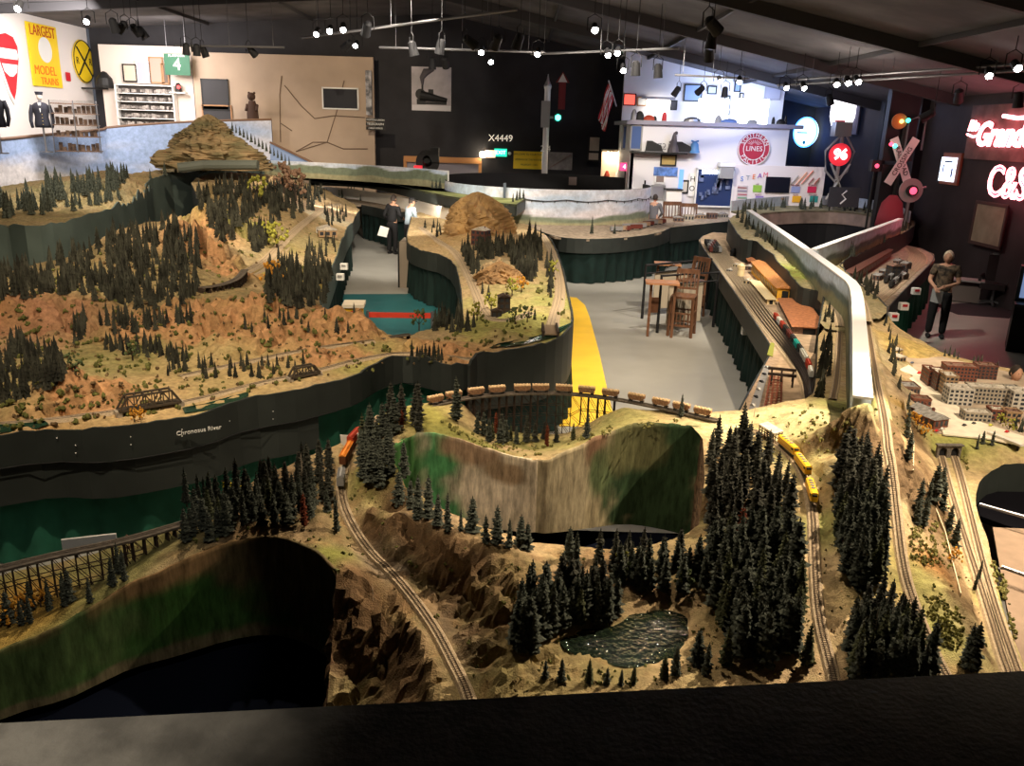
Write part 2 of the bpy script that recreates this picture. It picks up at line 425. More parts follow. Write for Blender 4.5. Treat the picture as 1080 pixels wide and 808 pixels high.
  for poly in [bp]+hp:
   for i in range(len(poly)):
    ax, ay = poly[i]; ex, ey = poly[(i+1) % len(poly)]; dx, dy = ex-ax, ey-ay; L2 = dx*dx+dy*dy+1e-12
    t = np.clip(((rx-ax)*dx+(ry-ay)*dy)/L2, 0, 1); qx = ax+t*dx; qy = ay+t*dy; d = np.hypot(rx-qx, ry-qy)
    m = d < bd; bd = np.where(m, d, bd); nxp = np.where(m, qx, nxp); nyp = np.where(m, qy, nyp)
  X[rim] = nxp; Y[rim] = nyp
  idx = -np.ones(X.shape, int); mk = used > 0; idx[mk] = np.arange(mk.sum())
  vx = X[mk]; vy = Y[mk]; vz = s.h(vx, vy)
  iy, ix = np.nonzero(ins)
  f = np.stack([idx[iy, ix], idx[iy, ix+1], idx[iy+1, ix+1], idx[iy+1, ix]], 1)
  e = 0.02; gx = (s.smooth_h(vx+e, vy)-s.smooth_h(vx-e, vy))/(2*e); gy = (s.smooth_h(vx, vy+e)-s.smooth_h(vx, vy-e))/(2*e)
  st = np.clip(np.hypot(gx, gy)-0.5, 0, 1)*(~rim[mk])
  k = (fbm(vx*9+vz*21, vy*9-vz*17, 3, 4)-0.5)*0.11*st; g = np.hypot(gx, gy)+1e-6
  vx2 = vx-gx/g*k; vy2 = vy-gy/g*k
  me = bpy.data.meshes.new(name); me.vertices.add(len(vx)); co = np.stack([vx2, vy2, vz], 1)
  me.vertices.foreach_set('co', co.ravel().astype(np.float32))
  me.loops.add(f.size); me.loops.foreach_set('vertex_index', f.ravel().astype(np.int32))
  me.polygons.add(len(f)); me.polygons.foreach_set('loop_start', (np.arange(len(f))*4).astype(np.int32))
  me.update(calc_edges=True); me.polygons.foreach_set('use_smooth', np.zeros(len(f), bool))
  me.materials.append(material); o = bpy.data.objects.new(name, me); COL.objects.link(o)
  col = np.tile(np.array(s.base), (len(vx), 1))
  n1 = fbm(vx*2.2, vy*2.2, s.seed+30, 4)
  for (a, b, r, cc) in s.bl:
   d = np.hypot(vx-a, vy-b)/r; wgt = np.clip(1.35-d+(n1-0.5)*1.4, 0, 1)[:, None]; wgt = wgt*wgt*(3-2*wgt)
   col = col*(1-wgt)+np.array(cc)*wgt
  n2 = np.clip((fbm(vx*6, vy*6, s.seed+50, 4)-0.5)*3+0.3, 0, 1)[:, None]
  gk = 0.35 if s.seed != 2 else 0.22; col = col*(1-gk*n2)+np.array((0.20, 0.20, 0.07))*gk*n2
  n3 = np.clip((fbm(vx*11, vy*11, s.seed+70, 3)-0.6)*4, 0, 1)[:, None]
  col = col*(1-0.5*n3)+np.array((0.34, 0.20, 0.09))*0.5*n3
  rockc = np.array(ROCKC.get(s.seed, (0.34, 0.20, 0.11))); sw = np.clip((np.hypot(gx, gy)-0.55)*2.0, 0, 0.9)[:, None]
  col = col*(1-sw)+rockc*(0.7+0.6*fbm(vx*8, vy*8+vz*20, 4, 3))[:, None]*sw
  set_paint(o, col)
  return o
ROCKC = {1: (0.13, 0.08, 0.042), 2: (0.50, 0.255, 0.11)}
def skirt(name, top, zbot, mt, parent=None, thick=0.0, rocky=0.0, rows=1, drop=None):
 """face hanging below an edge: a fascia board, or a rocky face when rocky > 0"""
 mb = MB()
 if rocky <= 0:
  bot = [Vector((p[0], p[1], zbot if drop is None else p[2]-drop)) for p in top]
  mb.ribbon([Vector(p) for p in top], bot, thick)
  return mb.build(name, mt, parent)
 n = len(top); T = np.array([tuple(p) for p in top]); vs = []; nor = []
 for i in range(n):
  t = T[min(i+1, n-1)]-T[max(i-1, 0)]; q = np.array([-t[1], t[0]]); q /= (np.hypot(*q)+1e-9); nor.append(q)
 nor = np.array(nor)
 for r in range(rows+1):
  z = T[:, 2]+(zbot-T[:, 2])*r/rows; L = np.cumsum(np.hypot(np.diff(T[:, 0], prepend=T[0, 0]), np.diff(T[:, 1], prepend=T[0, 1])))
  k = (fbm(L*7, z*9, 4, 4)-0.5)*2*rocky*(0 if r == 0 else 1)-r/rows*rocky*0.3
  vs += [(T[i, 0]+nor[i, 0]*k[i], T[i, 1]+nor[i, 1]*k[i], z[i]) for i in range(n)]
 fs = [(r*n+i, r*n+i+1, (r+1)*n+i+1, (r+1)*n+i) for r in range(rows) for i in range(n-1)]
 mb.add(vs, fs); return mb.build(name, mt, parent)
def on_edge(T, pix, step=0.07):
 """points (px,py,z) made into an edge line lying at the height of the terrain"""
 pl = smooth_poly([tuple(P(*q)) for q in pix], step, False, 1)
 x = np.array([p[0] for p in pl]); y = np.array([p[1] for p in pl]); z = T.h(x, y)
 return [Vector((a, b, c)) for a, b, c in zip(x, y, z)]
# -- large structure: room shell
floor_mb = MB(); floor_mb.add([(-17, -2, 0), (12, -2, 0), (12, 34.5, 0), (-17, 34.5, 0)], [(0, 1, 2, 3)])
tag(floor_mb.build('floor', M_FLOOR), kind='structure')
RIDGE = (-3.0, 7.9); EAVE_R = (11.6, 4.9); EAVE_L = (-16.9, 7.0)
def ceil_z(x):
 a, b = RIDGE
 if x > a: return b+(EAVE_R[1]-b)*(x-a)/(EAVE_R[0]-a)
 return b+(EAVE_L[1]-b)*(x-a)/(EAVE_L[0]-a)
mb = MB()
for (x0, x1) in ((EAVE_L[0]-0.5, RIDGE[0]), (RIDGE[0], EAVE_R[0]+0.5)):
 mb.add([(x0, -2, ceil_z(x0)), (x1, -2, ceil_z(x1)), (x1, 34.4, ceil_z(x1)), (x0, 34.4, ceil_z(x0)),
   (x0, -2, ceil_z(x0)+0.2), (x1, -2, ceil_z(x1)+0.2), (x1, 34.4, ceil_z(x1)+0.2), (x0, 34.4, ceil_z(x0)+0.2)],
   [(0, 3, 2, 1), (4, 5, 6, 7), (0, 1, 5, 4), (2, 3, 7, 6), (1, 2, 6, 5), (0, 4, 7, 3)])
tag(mb.build('ceiling', M_CEIL), kind='structure')
M_WALLD = mat('charcoal_wall_paint', (0.030, 0.029, 0.033), 0.8, noise=0.15, nscale=1.5)
M_WALLR = mat('dark_brown_wall_paint', (0.045, 0.036, 0.040), 0.8, noise=0.15, nscale=1.5)
tag(MB().box((-2.2, 34.3, 4.0), (29, 0.2, 8.2)).build('wall_back', M_WALLD), kind='structure')
tag(MB().box((11.7, 16.1, 2.7), (0.2, 36.2, 5.4)).build('wall_right', M_WALLR), kind='structure')
tag(MB().box((-16.9, 16.1, 3.6), (0.2, 36.2, 7.2)).build('wall_left', mat('pale_wall_paint', (0.72, 0.68, 0.66), 0.7)), kind='structure')
tag(MB().box((-2.2, -2.1, 4.0), (29, 0.2, 8.2)).build('wall_front', M_WALLD), kind='structure')
# -- scenery colours
SAND = (0.46, 0.34, 0.19); PALE = (0.55, 0.46, 0.30); GOLD = (0.56, 0.40, 0.14); GRASS = (0.22, 0.22, 0.06)
OLIVE = (0.13, 0.14, 0.04); ORANGE = (0.52, 0.28, 0.13); DIRT = (0.26, 0.18, 0.10); DARK = (0.07, 0.05, 0.03); GREY = (0.25, 0.22, 0.18)
M_SCEN = painted('scenery_ground')
M_PAINTED_BOARD = painted('scene_painted_board', 0.8, 9.0, 0.55, 0.0, stretch=(3, 3, 0.6))
# -- near scenery
pitB_front = [(742, 552, 1.15), (720, 566, 1.15), (680, 577, 1.15), (640, 581, 1.15), (600, 575, 1.15), (560, 572, 1.2), (520, 562, 1.28), (480, 545, 1.34), (440, 520, 1.40), (420, 497, 1.44), (410, 478, 1.45)]
pitB_top = [(412, 472, 1.46), (430, 460, 1.46), (450, 455, 1.46), (480, 463, 1.42), (520, 475, 1.36), (570, 488, 1.3), (600, 476, 1.34), (630, 460, 1.4), (665, 447, 1.43), (700, 446, 1.43), (740, 450, 1.42)]
pitA_top = [(355, 600, 1.3), (335, 583, 1.3), (310, 572, 1.3), (275, 566, 1.3), (230, 575, 1.28), (180, 598, 1.22), (130, 620, 1.15), (90, 645, 1.1), (60, 665, 1.06), (0, 686, 1.02), (-150, 745, 1.0)]
NB = [(-150, 645, 1.02), (0, 606, 1.05), (100, 585, 1.1), (190, 553, 1.25), (240, 522, 1.3), (300, 492, 1.35), (350, 472, 1.38), (385, 447, 1.42), (410, 434, 1.44), (455, 424, 1.45), (485, 424, 1.43),
  (505, 446, 1.2), (560, 458, 1.1), (600, 456, 1.12), (632, 440, 1.3), (655, 431, 1.41), (700, 432, 1.42), (750, 436, 1.42), (790, 432, 1.42), (830, 424, 1.5), (857, 420, 1.5),
  (861, 400, 1.36), (862, 380, 1.36), (863, 350, 1.4), (885, 335, 1.41), (905, 330, 1.41), (935, 330, 1.35), (943, 343, 1.25), (965, 356, 1.16), (990, 371, 1.12), (1040, 384, 1.1), (1120, 400, 1.1), (1180, 440, 1.1),
  (1120, 488, 1.04), (1080, 489, 1.03), (1050, 492, 1.0), (1034, 505, 1.0), (1028, 525, 1.0), (1033, 548, 1.0), (1044, 575, 1.0), (1054, 630, 1.0), (1070, 680, 1.0), (1110, 760, 1.0), (1130, 830, 1.0),
  (800, 860, 1.1), (560, 860, 1.1), (440, 850, 1.0), (335, 830, .62), (345, 750, .75), (350, 690, .92), (353, 640, 1.12)]+pitA_top
N_CTRL = [  # forest left of the train
 (210, 560, 1.3), (250, 545, 1.33), (300, 530, 1.35), (300, 560, 1.33), (330, 500, 1.37), (340, 545, 1.35), (345, 480, 1.39),
 (360, 500, 1.28), (362, 540, 1.22), (385, 575, 1.16), (420, 610, 1.12), (455, 655, 1.09), (478, 700, 1.07), (495, 735, 1.05), (510, 770, 1.04),
 (375, 470, 1.36), (372, 612, 1.24), (400, 634, 1.2), (436, 664, 1.15), (456, 700, 1.1), (462, 735, 1.07), (380, 650, 1.08), (395, 690, .84), (415, 715, .78), (430, 690, 1.0), (420, 668, 1.08), (372, 720, .80), (445, 740, .98), (410, 560, 1.14), (440, 592, 1.10), (470, 625, 1.07), (495, 660, 1.05), (510, 700, 1.04),
 (393, 528, 1.40), (398, 500, 1.43), (420, 540, 1.40), (450, 552, 1.38), (480, 566, 1.36), (510, 577, 1.34), (540, 588, 1.30), (556, 600, 1.26), (400, 470, 1.45), (395, 448, 1.46),
 (565, 625, 1.2), (555, 650, 1.17), (540, 680, 1.15), (528, 720, 1.12), (580, 600, 1.2), (620, 600, 1.18), (690, 595, 1.16), (600, 640, 1.14), (575, 700, 1.12), (620, 712, 1.12), (700, 712, 1.12),
 (600, 680, 1.09), (640, 675, 1.075), (680, 660, 1.07), (700, 680, 1.07), (720, 655, 1.08), (660, 690, 1.08), (745, 660, 1.13), (745, 700, 1.13), (740, 600, 1.2), (660, 625, 1.14),
 (750, 470, 1.42), (750, 520, 1.32), (780, 560, 1.32), (780, 450, 1.43), (800, 500, 1.40), (815, 470, 1.43), (840, 490, 1.42), (855, 530, 1.38), (858, 600, 1.30), (862, 650, 1.25), (870, 690, 1.2), (880, 730, 1.16),
 (800, 620, 1.27), (800, 690, 1.18), (835, 560, 1.34), (835, 640, 1.25), (770, 640, 1.22),
 (840, 440, 1.56), (860, 432, 1.60), (880, 440, 1.60), (860, 455, 1.56), (880, 480, 1.52), (895, 460, 1.56), (822, 452, 1.47),
 (880, 540, 1.46), (890, 600, 1.38), (905, 660, 1.3), (925, 700, 1.24), (915, 500, 1.50), (925, 560, 1.42), (935, 600, 1.34),
 (928, 380, 1.42), (935, 440, 1.42), (940, 480, 1.40), (945, 540, 1.36), (952, 600, 1.3), (965, 640, 1.25), (980, 680, 1.2), (1000, 720, 1.15), (885, 380, 1.40), (880, 400, 1.42), (900, 400, 1.42), (903, 360, 1.41),
 (950, 430, 1.38), (956, 465, 1.36), (975, 530, 1.32), (985, 580, 1.3), (1000, 620, 1.27), (1015, 660, 1.24), (1020, 690, 1.2), (944, 358, 1.3), (941, 400, 1.38),
 (966, 440, 1.12), (975, 470, 1.1), (992, 520, 1.02), (1008, 580, 1.0), (1022, 620, 1.0), (1036, 660, 1.0), (1050, 700, 1.0), (990, 490, 1.0), (1010, 500, 1.0), (1035, 600, 1.0), (1060, 700, 1.0),
 (952, 378, 1.115), (953, 392, 1.115), (958, 410, 1.115), (963, 425, 1.115), (970, 448, 1.115), (970, 400, 1.115), (1000, 400, 1.12), (1000, 440, 1.12), (1040, 430, 1.12), (1070, 450, 1.115), (985, 462, 1.115), (1010, 462, 1.115), (1050, 474, 1.1), (1030, 464, 1.11),
 (545, 466, 1.12), (560, 475, 1.12), (600, 468, 1.14), (520, 465, 1.22), (640, 450, 1.36), (700, 438, 1.42), (440, 440, 1.45), (470, 440, 1.44),
 (50, 640, 1.05), (120, 602, 1.12), (-60, 660, 1.0)]
N_BLOBS = [(280, 530, 0.9, DIRT), (380, 560, 0.3, DIRT), (430, 600, 0.35, GREY), (480, 640, 0.35, DIRT), (300, 620, 0.25, (0.30, 0.26, 0.08)), (345, 585, 0.2, GRASS), (400, 640, 0.25, DIRT), (450, 700, 0.3, DIRT),
 (400, 555, .14, (.11, .07, .04)), (425, 575, .2, (.10, .065, .035)), (460, 600, .22, (.10, .065, .035)), (500, 630, .24, (.10, .065, .035)), (530, 665, .24, (.11, .07, .04)), (535, 710, .22, (.13, .085, .045)), (385, 650, .2, (.20, .12, .06)), (440, 622, .16, (.17, .125, .08)), (470, 660, .2, (.17, .125, .08)), (498, 700, .2, (.17, .125, .08)), (400, 585, .14, (.19, .14, .09)), (400, 690, .24, (.10, .065, .035)), (430, 640, .15, (.24, .15, .08)), (520, 640, 0.3, (0.11, 0.07, 0.04)), (540, 610, 0.35, (0.2, 0.13, 0.07)), (380, 440, 0.4, (0.3, 0.27, 0.08)), (450, 440, 0.5, (0.36, 0.33, 0.09)), (480, 470, 0.4, GRASS), (560, 470, 0.5, (0.24, 0.22, 0.08)), (640, 445, 0.6, (0.34, 0.31, 0.12)),
 (400, 500, 0.3, GRASS), (430, 530, 0.3, DIRT), (500, 575, 0.3, DIRT), (640, 600, 0.4, DIRT), (600, 700, 0.5, (0.27, 0.21, 0.1)), (690, 620, 0.4, DIRT), (790, 660, 0.4, (0.36, 0.25, 0.13)), (780, 560, 0.6, (0.24, 0.18, 0.09)),
 (760, 440, 0.5, (0.5, 0.42, 0.24)), (860, 600, 0.4, (0.6, 0.44, 0.26)), (870, 680, 0.4, (0.6, 0.44, 0.26)), (850, 440, 0.7, (0.62, 0.54, 0.30)), (880, 470, 0.5, (0.5, 0.46, 0.22)), (890, 430, 0.4, (0.4, 0.4, 0.15)), (885, 550, 0.3, (0.33, 0.33, 0.12)),
 (930, 640, 0.3, (0.7, 0.55, 0.26)), (938, 580, .12, (.75, .58, .26)), (945, 620, .12, (.75, .52, .24)), (955, 655, .12, (.75, .52, .24)), (933, 545, .1, (.7, .55, .26)), (940, 520, 0.4, (0.48, 0.37, 0.23)), (880, 370, 0.7, (0.40, 0.32, 0.2)), (930, 370, 0.6, (0.42, 0.35, 0.22)), (975, 620, 0.4, (0.42, 0.38, 0.14)), (990, 600, 0.18, (0.45, 0.22, 0.08)), (960, 500, 0.3, (0.5, 0.38, 0.24)),
 (1000, 660, 0.3, (0.36, 0.36, 0.12)), (1005, 540, 0.4, (0.52, 0.40, 0.25)), (1040, 680, 0.35, (0.45, 0.38, 0.2)), (1060, 640, 0.2, (0.28, 0.3, 0.1)), (960, 365, 0.5, (0.5, 0.36, 0.13)), (990, 430, 0.9, (0.52, 0.42, 0.30)), (965, 440, 0.3, (0.5, 0.33, 0.1)), (1010, 470, 0.4, (0.33, 0.33, 0.1)), (1060, 460, 0.4, (0.38, 0.38, 0.14)),
 (60, 640, 0.6, (0.30, 0.28, 0.1)), (140, 590, 0.4, (0.27, 0.25, 0.1)), (20, 650, 0.3, (0.5, 0.3, 0.07))]
N_ROCKS = [(a, b, r*.92, k*1.15) for a, b, r, k in [(400, 560, 0.22, 0.06), (440, 580, 0.28, 0.09), (490, 610, 0.3, 0.10), (530, 640, 0.3, 0.10), (540, 690, 0.3, 0.08), (420, 540, 0.2, 0.05), (510, 580, 0.25, 0.06), (385, 650, .22, .07), (400, 690, .25, .09), (425, 680, .2, .06), (370, 640, .18, .06), (440, 720, .2, .06), (375, 710, .25, .09), (985, 600, 0.15, 0.04), (570, 620, 0.2, 0.05), (610, 590, 0.2, 0.04), (380, 540, 0.12, 0.03), (520, 670, 0.25, 0.09), (555, 660, 0.2, 0.06), (545, 720, 0.25, 0.07)]]
DE = P(910, 421, 1.9)
TN = Terrain(N_CTRL, NB, [pitB_front+pitB_top], 0.027, SAND, N_BLOBS, N_ROCKS, 1, 0.016, world=[(DE.x+a, DE.y+b, c) for a, b, c in ((0, -.05, 1.9), (-.12, -.06, 1.87), (.12, -.06, 1.87), (0, -.22, 1.84), (-.3, .0, 1.62), (.28, -.05, 1.6), (-.14, .2, 1.62), (.14, .2, 1.6), (0, -.5, 1.66), (-.3, -.4, 1.6))])
TRK = {}
TRK['valley'] = (TN, TN.add_track([(400, 440), (375, 465), (360, 500), (360, 535), (385, 577), (420, 613), (455, 657), (478, 700), (495, 735), (506, 780)], 0.045))
TRK['train'] = (TN, TN.add_track([(795, 455), (822, 470), (845, 492), (857, 530), (859, 600), (863, 655), (878, 712), (890, 770)], 0.05))
TRK['ridge'] = (TN, TN.add_track([(915, 340), (924, 400), (935, 450), (941, 500), (945, 545), (952, 600), (964, 640), (985, 690), (1010, 740)], 0.05))
TRK['left ridge'] = (TN, TN.add_track([(886, 343), (884, 380), (882, 405), (878, 422)], 0.05))
TRK['tunnel left'] = (TN, TN.add_track([(993, 482, 1.0), (1003, 520, 1.0), (1018, 570, 1.0), (1034, 620, 1.0), (1048, 665, 1.0), (1060, 705, 1.0), (1085, 760, 1.0)], 0.05))
TRK['tunnel right'] = (TN, TN.add_track([(1006, 480, 1.0), (1014, 505, 1.0), (1025, 550, 1.0), (1040, 610, 1.0), (1057, 665, 1.0), (1075, 715, 1.0)], 0.04))
POND = [(585, 672), (600, 690), (640, 702), (680, 706), (715, 702), (732, 680), (738, 655), (728, 636), (700, 630), (672, 636), (660, 655), (640, 664), (605, 664)]
# -- left mountain scenery (U-shaped round the aisle)
BB = [(-220, 480, 1.2), (-60, 470, 1.2), (0, 462, 1.2), (50, 455, 1.2), (100, 458, 1.2), (150, 452, 1.2), (215, 441, 1.2), (262, 422, 1.22), (300, 418, 1.22), (345, 408, 1.22), (377, 399, 1.22), (395, 385, 1.24), (410, 379, 1.24), (430, 377, 1.22), (450, 384, 1.22), (470, 390, 1.2), (495, 387, 1.2),
  (505, 375, 1.22), (540, 371, 1.22), (570, 367, 1.22), (590, 359, 1.22), (602, 347, 1.22), (605, 335, 1.2), (599, 310, 1.2), (593, 283, 1.18), (586, 262, 1.16), (578, 250, 1.15), (560, 238, 1.15), (520, 226, 1.15), (470, 219, 1.15), (436, 222, 1.15),
  (432, 238, 1.15), (429, 248, 1.15), (430, 259, 1.15), (447, 266, 1.15), (467, 270, 1.15), (480, 279, 1.15), (486, 300, 1.15), (489, 334, 1.15), (460, 345, 1.12), (430, 354, 1.1), (396, 358, 1.1),
  (360, 352, 1.2), (342, 335, 1.2), (337, 318, 1.2), (346, 298, 1.2), (356, 272, 1.2), (363, 250, 1.2), (372, 236, 1.18), (382, 221, 1.15),
  (355, 208, 1.3), (330, 196, 1.5), (300, 186, 1.95), (262, 182, 2.1), (225, 182, 2.1), (200, 190, 1.9), (208, 210, 1.75), (215, 228, 1.65), (205, 240, 1.6), (165, 232, 1.6), (130, 240, 1.62), (100, 258, 1.66), (80, 270, 1.6), (40, 278, 1.45), (0, 292, 1.4), (-150, 315, 1.35), (-330, 360, 1.3)]
B_CTRL = [(-60, 440, 1.25), (20, 440, 1.25), (100, 435, 1.25), (160, 430, 1.22), (230, 420, 1.25), (300, 405, 1.26), (350, 395, 1.26), (-60, 390, 1.5), (20, 385, 1.45), (60, 395, 1.35), (90, 410, 1.36), (60, 425, 1.3),
 (110, 385, 1.3), (170, 385, 1.27), (230, 375, 1.3), (300, 372, 1.28), (360, 366, 1.26), (200, 400, 1.25), (140, 405, 1.25),
 (150, 350, 1.35), (200, 355, 1.34), (250, 358, 1.33), (300, 357, 1.32), (370, 358, 1.3), (0, 350, 1.38), (50, 348, 1.36), (100, 345, 1.38),
 (0, 322, 1.62), (50, 312, 1.62), (80, 315, 1.6), (105, 322, 1.5), (160, 340, 1.48), (220, 335, 1.5), (280, 328, 1.55), (320, 325, 1.53), (370, 335, 1.45), (385, 345, 1.35),
 (130, 325, 1.46), (180, 322, 1.5), (240, 318, 1.5), (300, 315, 1.45), (330, 318, 1.4), (0, 305, 1.6), (60, 295, 1.62), (120, 300, 1.62), (180, 300, 1.6),
 (60, 283, 1.6), (110, 275, 1.75), (130, 258, 1.85), (160, 245, 1.85), (190, 250, 1.85), (190, 280, 1.72), (215, 250, 1.78), (235, 275, 1.6), (205, 285, 1.66), (240, 300, 1.5), (255, 295, 1.42), (260, 280, 1.45),
 (270, 300, 1.4), (290, 285, 1.38), (300, 265, 1.4), (315, 245, 1.42), (330, 228, 1.45), (345, 218, 1.42), (270, 265, 1.55), (250, 250, 1.7), (230, 235, 1.85), (215, 215, 1.9), (240, 215, 2.0), (270, 225, 1.85), (250, 195, 2.15), (290, 210, 1.95), (310, 200, 1.85),
 (290, 240, 1.62), (345, 240, 1.36), (340, 270, 1.3), (320, 290, 1.32), (310, 310, 1.36), (350, 250, 1.3), (300, 225, 1.75),
 (445, 232, 1.18), (460, 245, 1.17), (480, 258, 1.17), (494, 290, 1.17), (510, 330, 1.17), (478, 245, 1.3), (500, 240, 1.45), (525, 240, 1.4), (545, 248, 1.2), (500, 255, 1.3), (540, 275, 1.35), (510, 270, 1.25), (525, 285, 1.34), (520, 300, 1.25), (550, 310, 1.22), (570, 300, 1.2), (580, 280, 1.18), (585, 320, 1.18), (583, 345, 1.19),
 (540, 330, 1.28), (560, 340, 1.26), (510, 350, 1.24), (480, 360, 1.24), (450, 365, 1.24), (480, 372, 1.3), (540, 355, 1.26), (430, 366, 1.22)]
_OC = (.50, .28, .14)
B_BLOBS = [(100, 345, 2.0, (0.42, 0.25, 0.13)), (50, 330, 1.4, (0.38, 0.22, 0.13)), (300, 345, 1.5, (0.55, 0.29, 0.13)), (200, 345, 1.2, (0.5, 0.28, 0.13)), (90, 425, 0.8, (0.56, 0.32, 0.14)), (170, 410, 1.3, (0.5, 0.36, 0.18)), (40, 400, 0.8, (0.27, 0.22, 0.10)),
 (90, 385, 0.7, (0.40, 0.33, 0.16)), (160, 375, 0.7, (0.25, 0.24, 0.09)), (250, 385, 1.0, (0.46, 0.35, 0.17)), (330, 380, 0.9, (0.50, 0.36, 0.17)), (400, 368, 0.7, (0.42, 0.35, 0.14)), (470, 370, 0.8, (0.52, 0.31, 0.15)), (380, 388, 0.5, (0.4, 0.36, 0.12)),
 (60, 285, 2.0, (0.22, 0.17, 0.09)), (150, 290, 2.4, (0.26, 0.20, 0.10)), (220, 260, 1.2, (0.52, 0.33, 0.18)), (240, 235, 1.5, (0.52, 0.34, 0.18)), (250, 215, 2.0, (0.36, 0.27, 0.14)), (230, 200, 1.6, (0.34, 0.25, 0.13)), (300, 210, 2.2, (0.36, 0.26, 0.18)), (265, 245, 1.0, (0.30, 0.3, 0.08)), (290, 275, 1.2, (0.42, 0.34, 0.2)),
 (310, 295, 0.8, (0.45, 0.36, 0.1)), (330, 255, 1.2, (0.38, 0.32, 0.17)), (340, 230, 1.0, (0.40, 0.36, 0.26)), (540, 340, 1.0, (0.45, 0.44, 0.14)), (520, 320, 0.8, (0.4, 0.36, 0.15)), (560, 300, 1.0, (0.38, 0.35, 0.15)), (590, 320, 0.7, (0.36, 0.36, 0.13)), (500, 245, 1.3, (0.44, 0.30, 0.15)), (500, 280, 1.0, (0.4, 0.33, 0.2)), (525, 290, 0.7, (0.5, 0.36, 0.22)), (560, 350, 0.7, (0.4, 0.38, 0.13))]+[(a, b, r, _OC) for a, b, r in ((160, 345, .45), (200, 345, .5), (240, 345, .55), (280, 342, .55), (320, 342, .55), (355, 345, .5), (380, 350, .35), (75, 415, .3), (95, 418, .35), (115, 412, .3), (345, 375, .35), (370, 376, .3), (480, 372, .3), (215, 268, .5), (225, 250, .5), (250, 290, .4))]+[(a, b, r, (.40, .21, .12)) for a, b, r in ((10, 335, .6), (45, 335, .6), (75, 338, .5))]
B_ROCKS = [(a, b, r, k*2.8) for a, b, r, k in [(20, 335, 0.8, 0.10), (70, 335, 0.8, 0.10), (150, 345, 0.7, 0.10), (200, 345, 0.7, 0.12), (250, 342, 0.7, 0.14), (300, 342, 0.7, 0.15), (350, 345, 0.6, 0.15), (345, 376, .35, .08), (372, 376, .3, .08), (80, 415, 0.5, 0.12), (110, 420, 0.4, 0.12), (215, 265, 0.7, 0.2), (230, 240, 0.9, 0.2), (240, 215, 1.0, 0.2), (470, 375, 0.4, 0.07), (440, 370, 0.4, 0.05), (520, 355, 0.4, 0.04), (250, 375, 0.5, 0.05), (525, 285, 0.5, 0.12), (255, 290, 0.5, 0.08), (300, 200, 1.2, 0.15)]]
TB = Terrain(B_CTRL, BB, [], 0.05, SAND, B_BLOBS, B_ROCKS, 2, 0.035)
TRK['far curve'] = (TB, TB.add_track([(356, 215), (335, 228), (315, 245), (298, 262), (283, 280), (262, 292)], 0.07))
TRK['far curve twin'] = (TB, TB.add_track([(349, 216), (326, 230), (306, 247), (290, 264), (276, 278), (256, 288)], 0.07))
TRK['front'] = (TB, TB.add_track([(-60, 452), (40, 446), (125, 434), (190, 428), (270, 405), (330, 393), (385, 378), (430, 372), (500, 380)], 0.05))
TRK['middle'] = (TB, TB.add_track([(190, 398), (260, 382), (330, 368), (394, 360)], 0.05))
TRK['lobe'] = (TB, TB.add_track([(444, 240), (460, 253), (482, 266), (494, 290), (505, 315), (514, 338), (540, 338), (560, 330)], 0.06))
TRK['lobe right'] = (TB, TB.add_track([(572, 248), (582, 265), (590, 290), (591, 315), (584, 335), (580, 356)], 0.06))
# -- upper shelf running away on the right
S1 = [(862, 347, 1.42), (866, 325, 1.44), (869, 312, 1.45), (858, 307, 1.45), (844, 305, 1.46), (835, 295, 1.48), (823, 281, 1.5), (808, 265, 1.53), (796, 255, 1.56), (787, 254.5, 1.57), (779, 250, 1.58), (773, 240, 1.6), (768, 232, 1.62), (775, 226, 1.62), (790, 225.5, 1.62), (800, 236, 1.58), (853, 281, 1.48), (903, 326, 1.42), (904, 350, 1.42)]
S1_CTRL = [(800, 250, 1.6), (820, 268, 1.58), (850, 295, 1.52), (880, 320, 1.46), (880, 340, 1.44), (845, 285, 1.55), (810, 252, 1.62)]
TS1 = Terrain(S1_CTRL, S1, [], 0.06, (0.34, 0.29, 0.18), [(835, 285, 1.0, (0.34, 0.38, 0.1)), (800, 248, 1.5, (0.4, 0.34, 0.22)), (870, 320, 0.8, (0.38, 0.31, 0.18))], [], 3, 0.03)
TRK['shelf'] = (TS1, TS1.add_track([(800, 243), (828, 267), (850, 287), (872, 306), (882, 325), (886, 345)], 0.05))
S3 = [(853, 281, 1.48), (900, 262, 1.5), (950, 240, 1.52), (962, 230, 1.52), (966, 238, 1.5), (954, 246, 1.5), (930, 258, 1.48), (900, 272, 1.47), (885, 280, 1.46), (905, 300, 1.44), (935, 322, 1.4), (935, 334, 1.38), (903, 340, 1.42), (903, 325, 1.42), (878, 304, 1.45)]
TS3 = Terrain([(900, 268, 1.56), (930, 254, 1.56)], S3, [], 0.06, (0.32, 0.27, 0.16), [(910, 265, 1.0, (0.28, 0.24, 0.13))], [], 4, 0.03)
TRK['arm'] = (TS3, TS3.add_track([(883, 288), (900, 302), (912, 322), (915, 340)], 0.045))
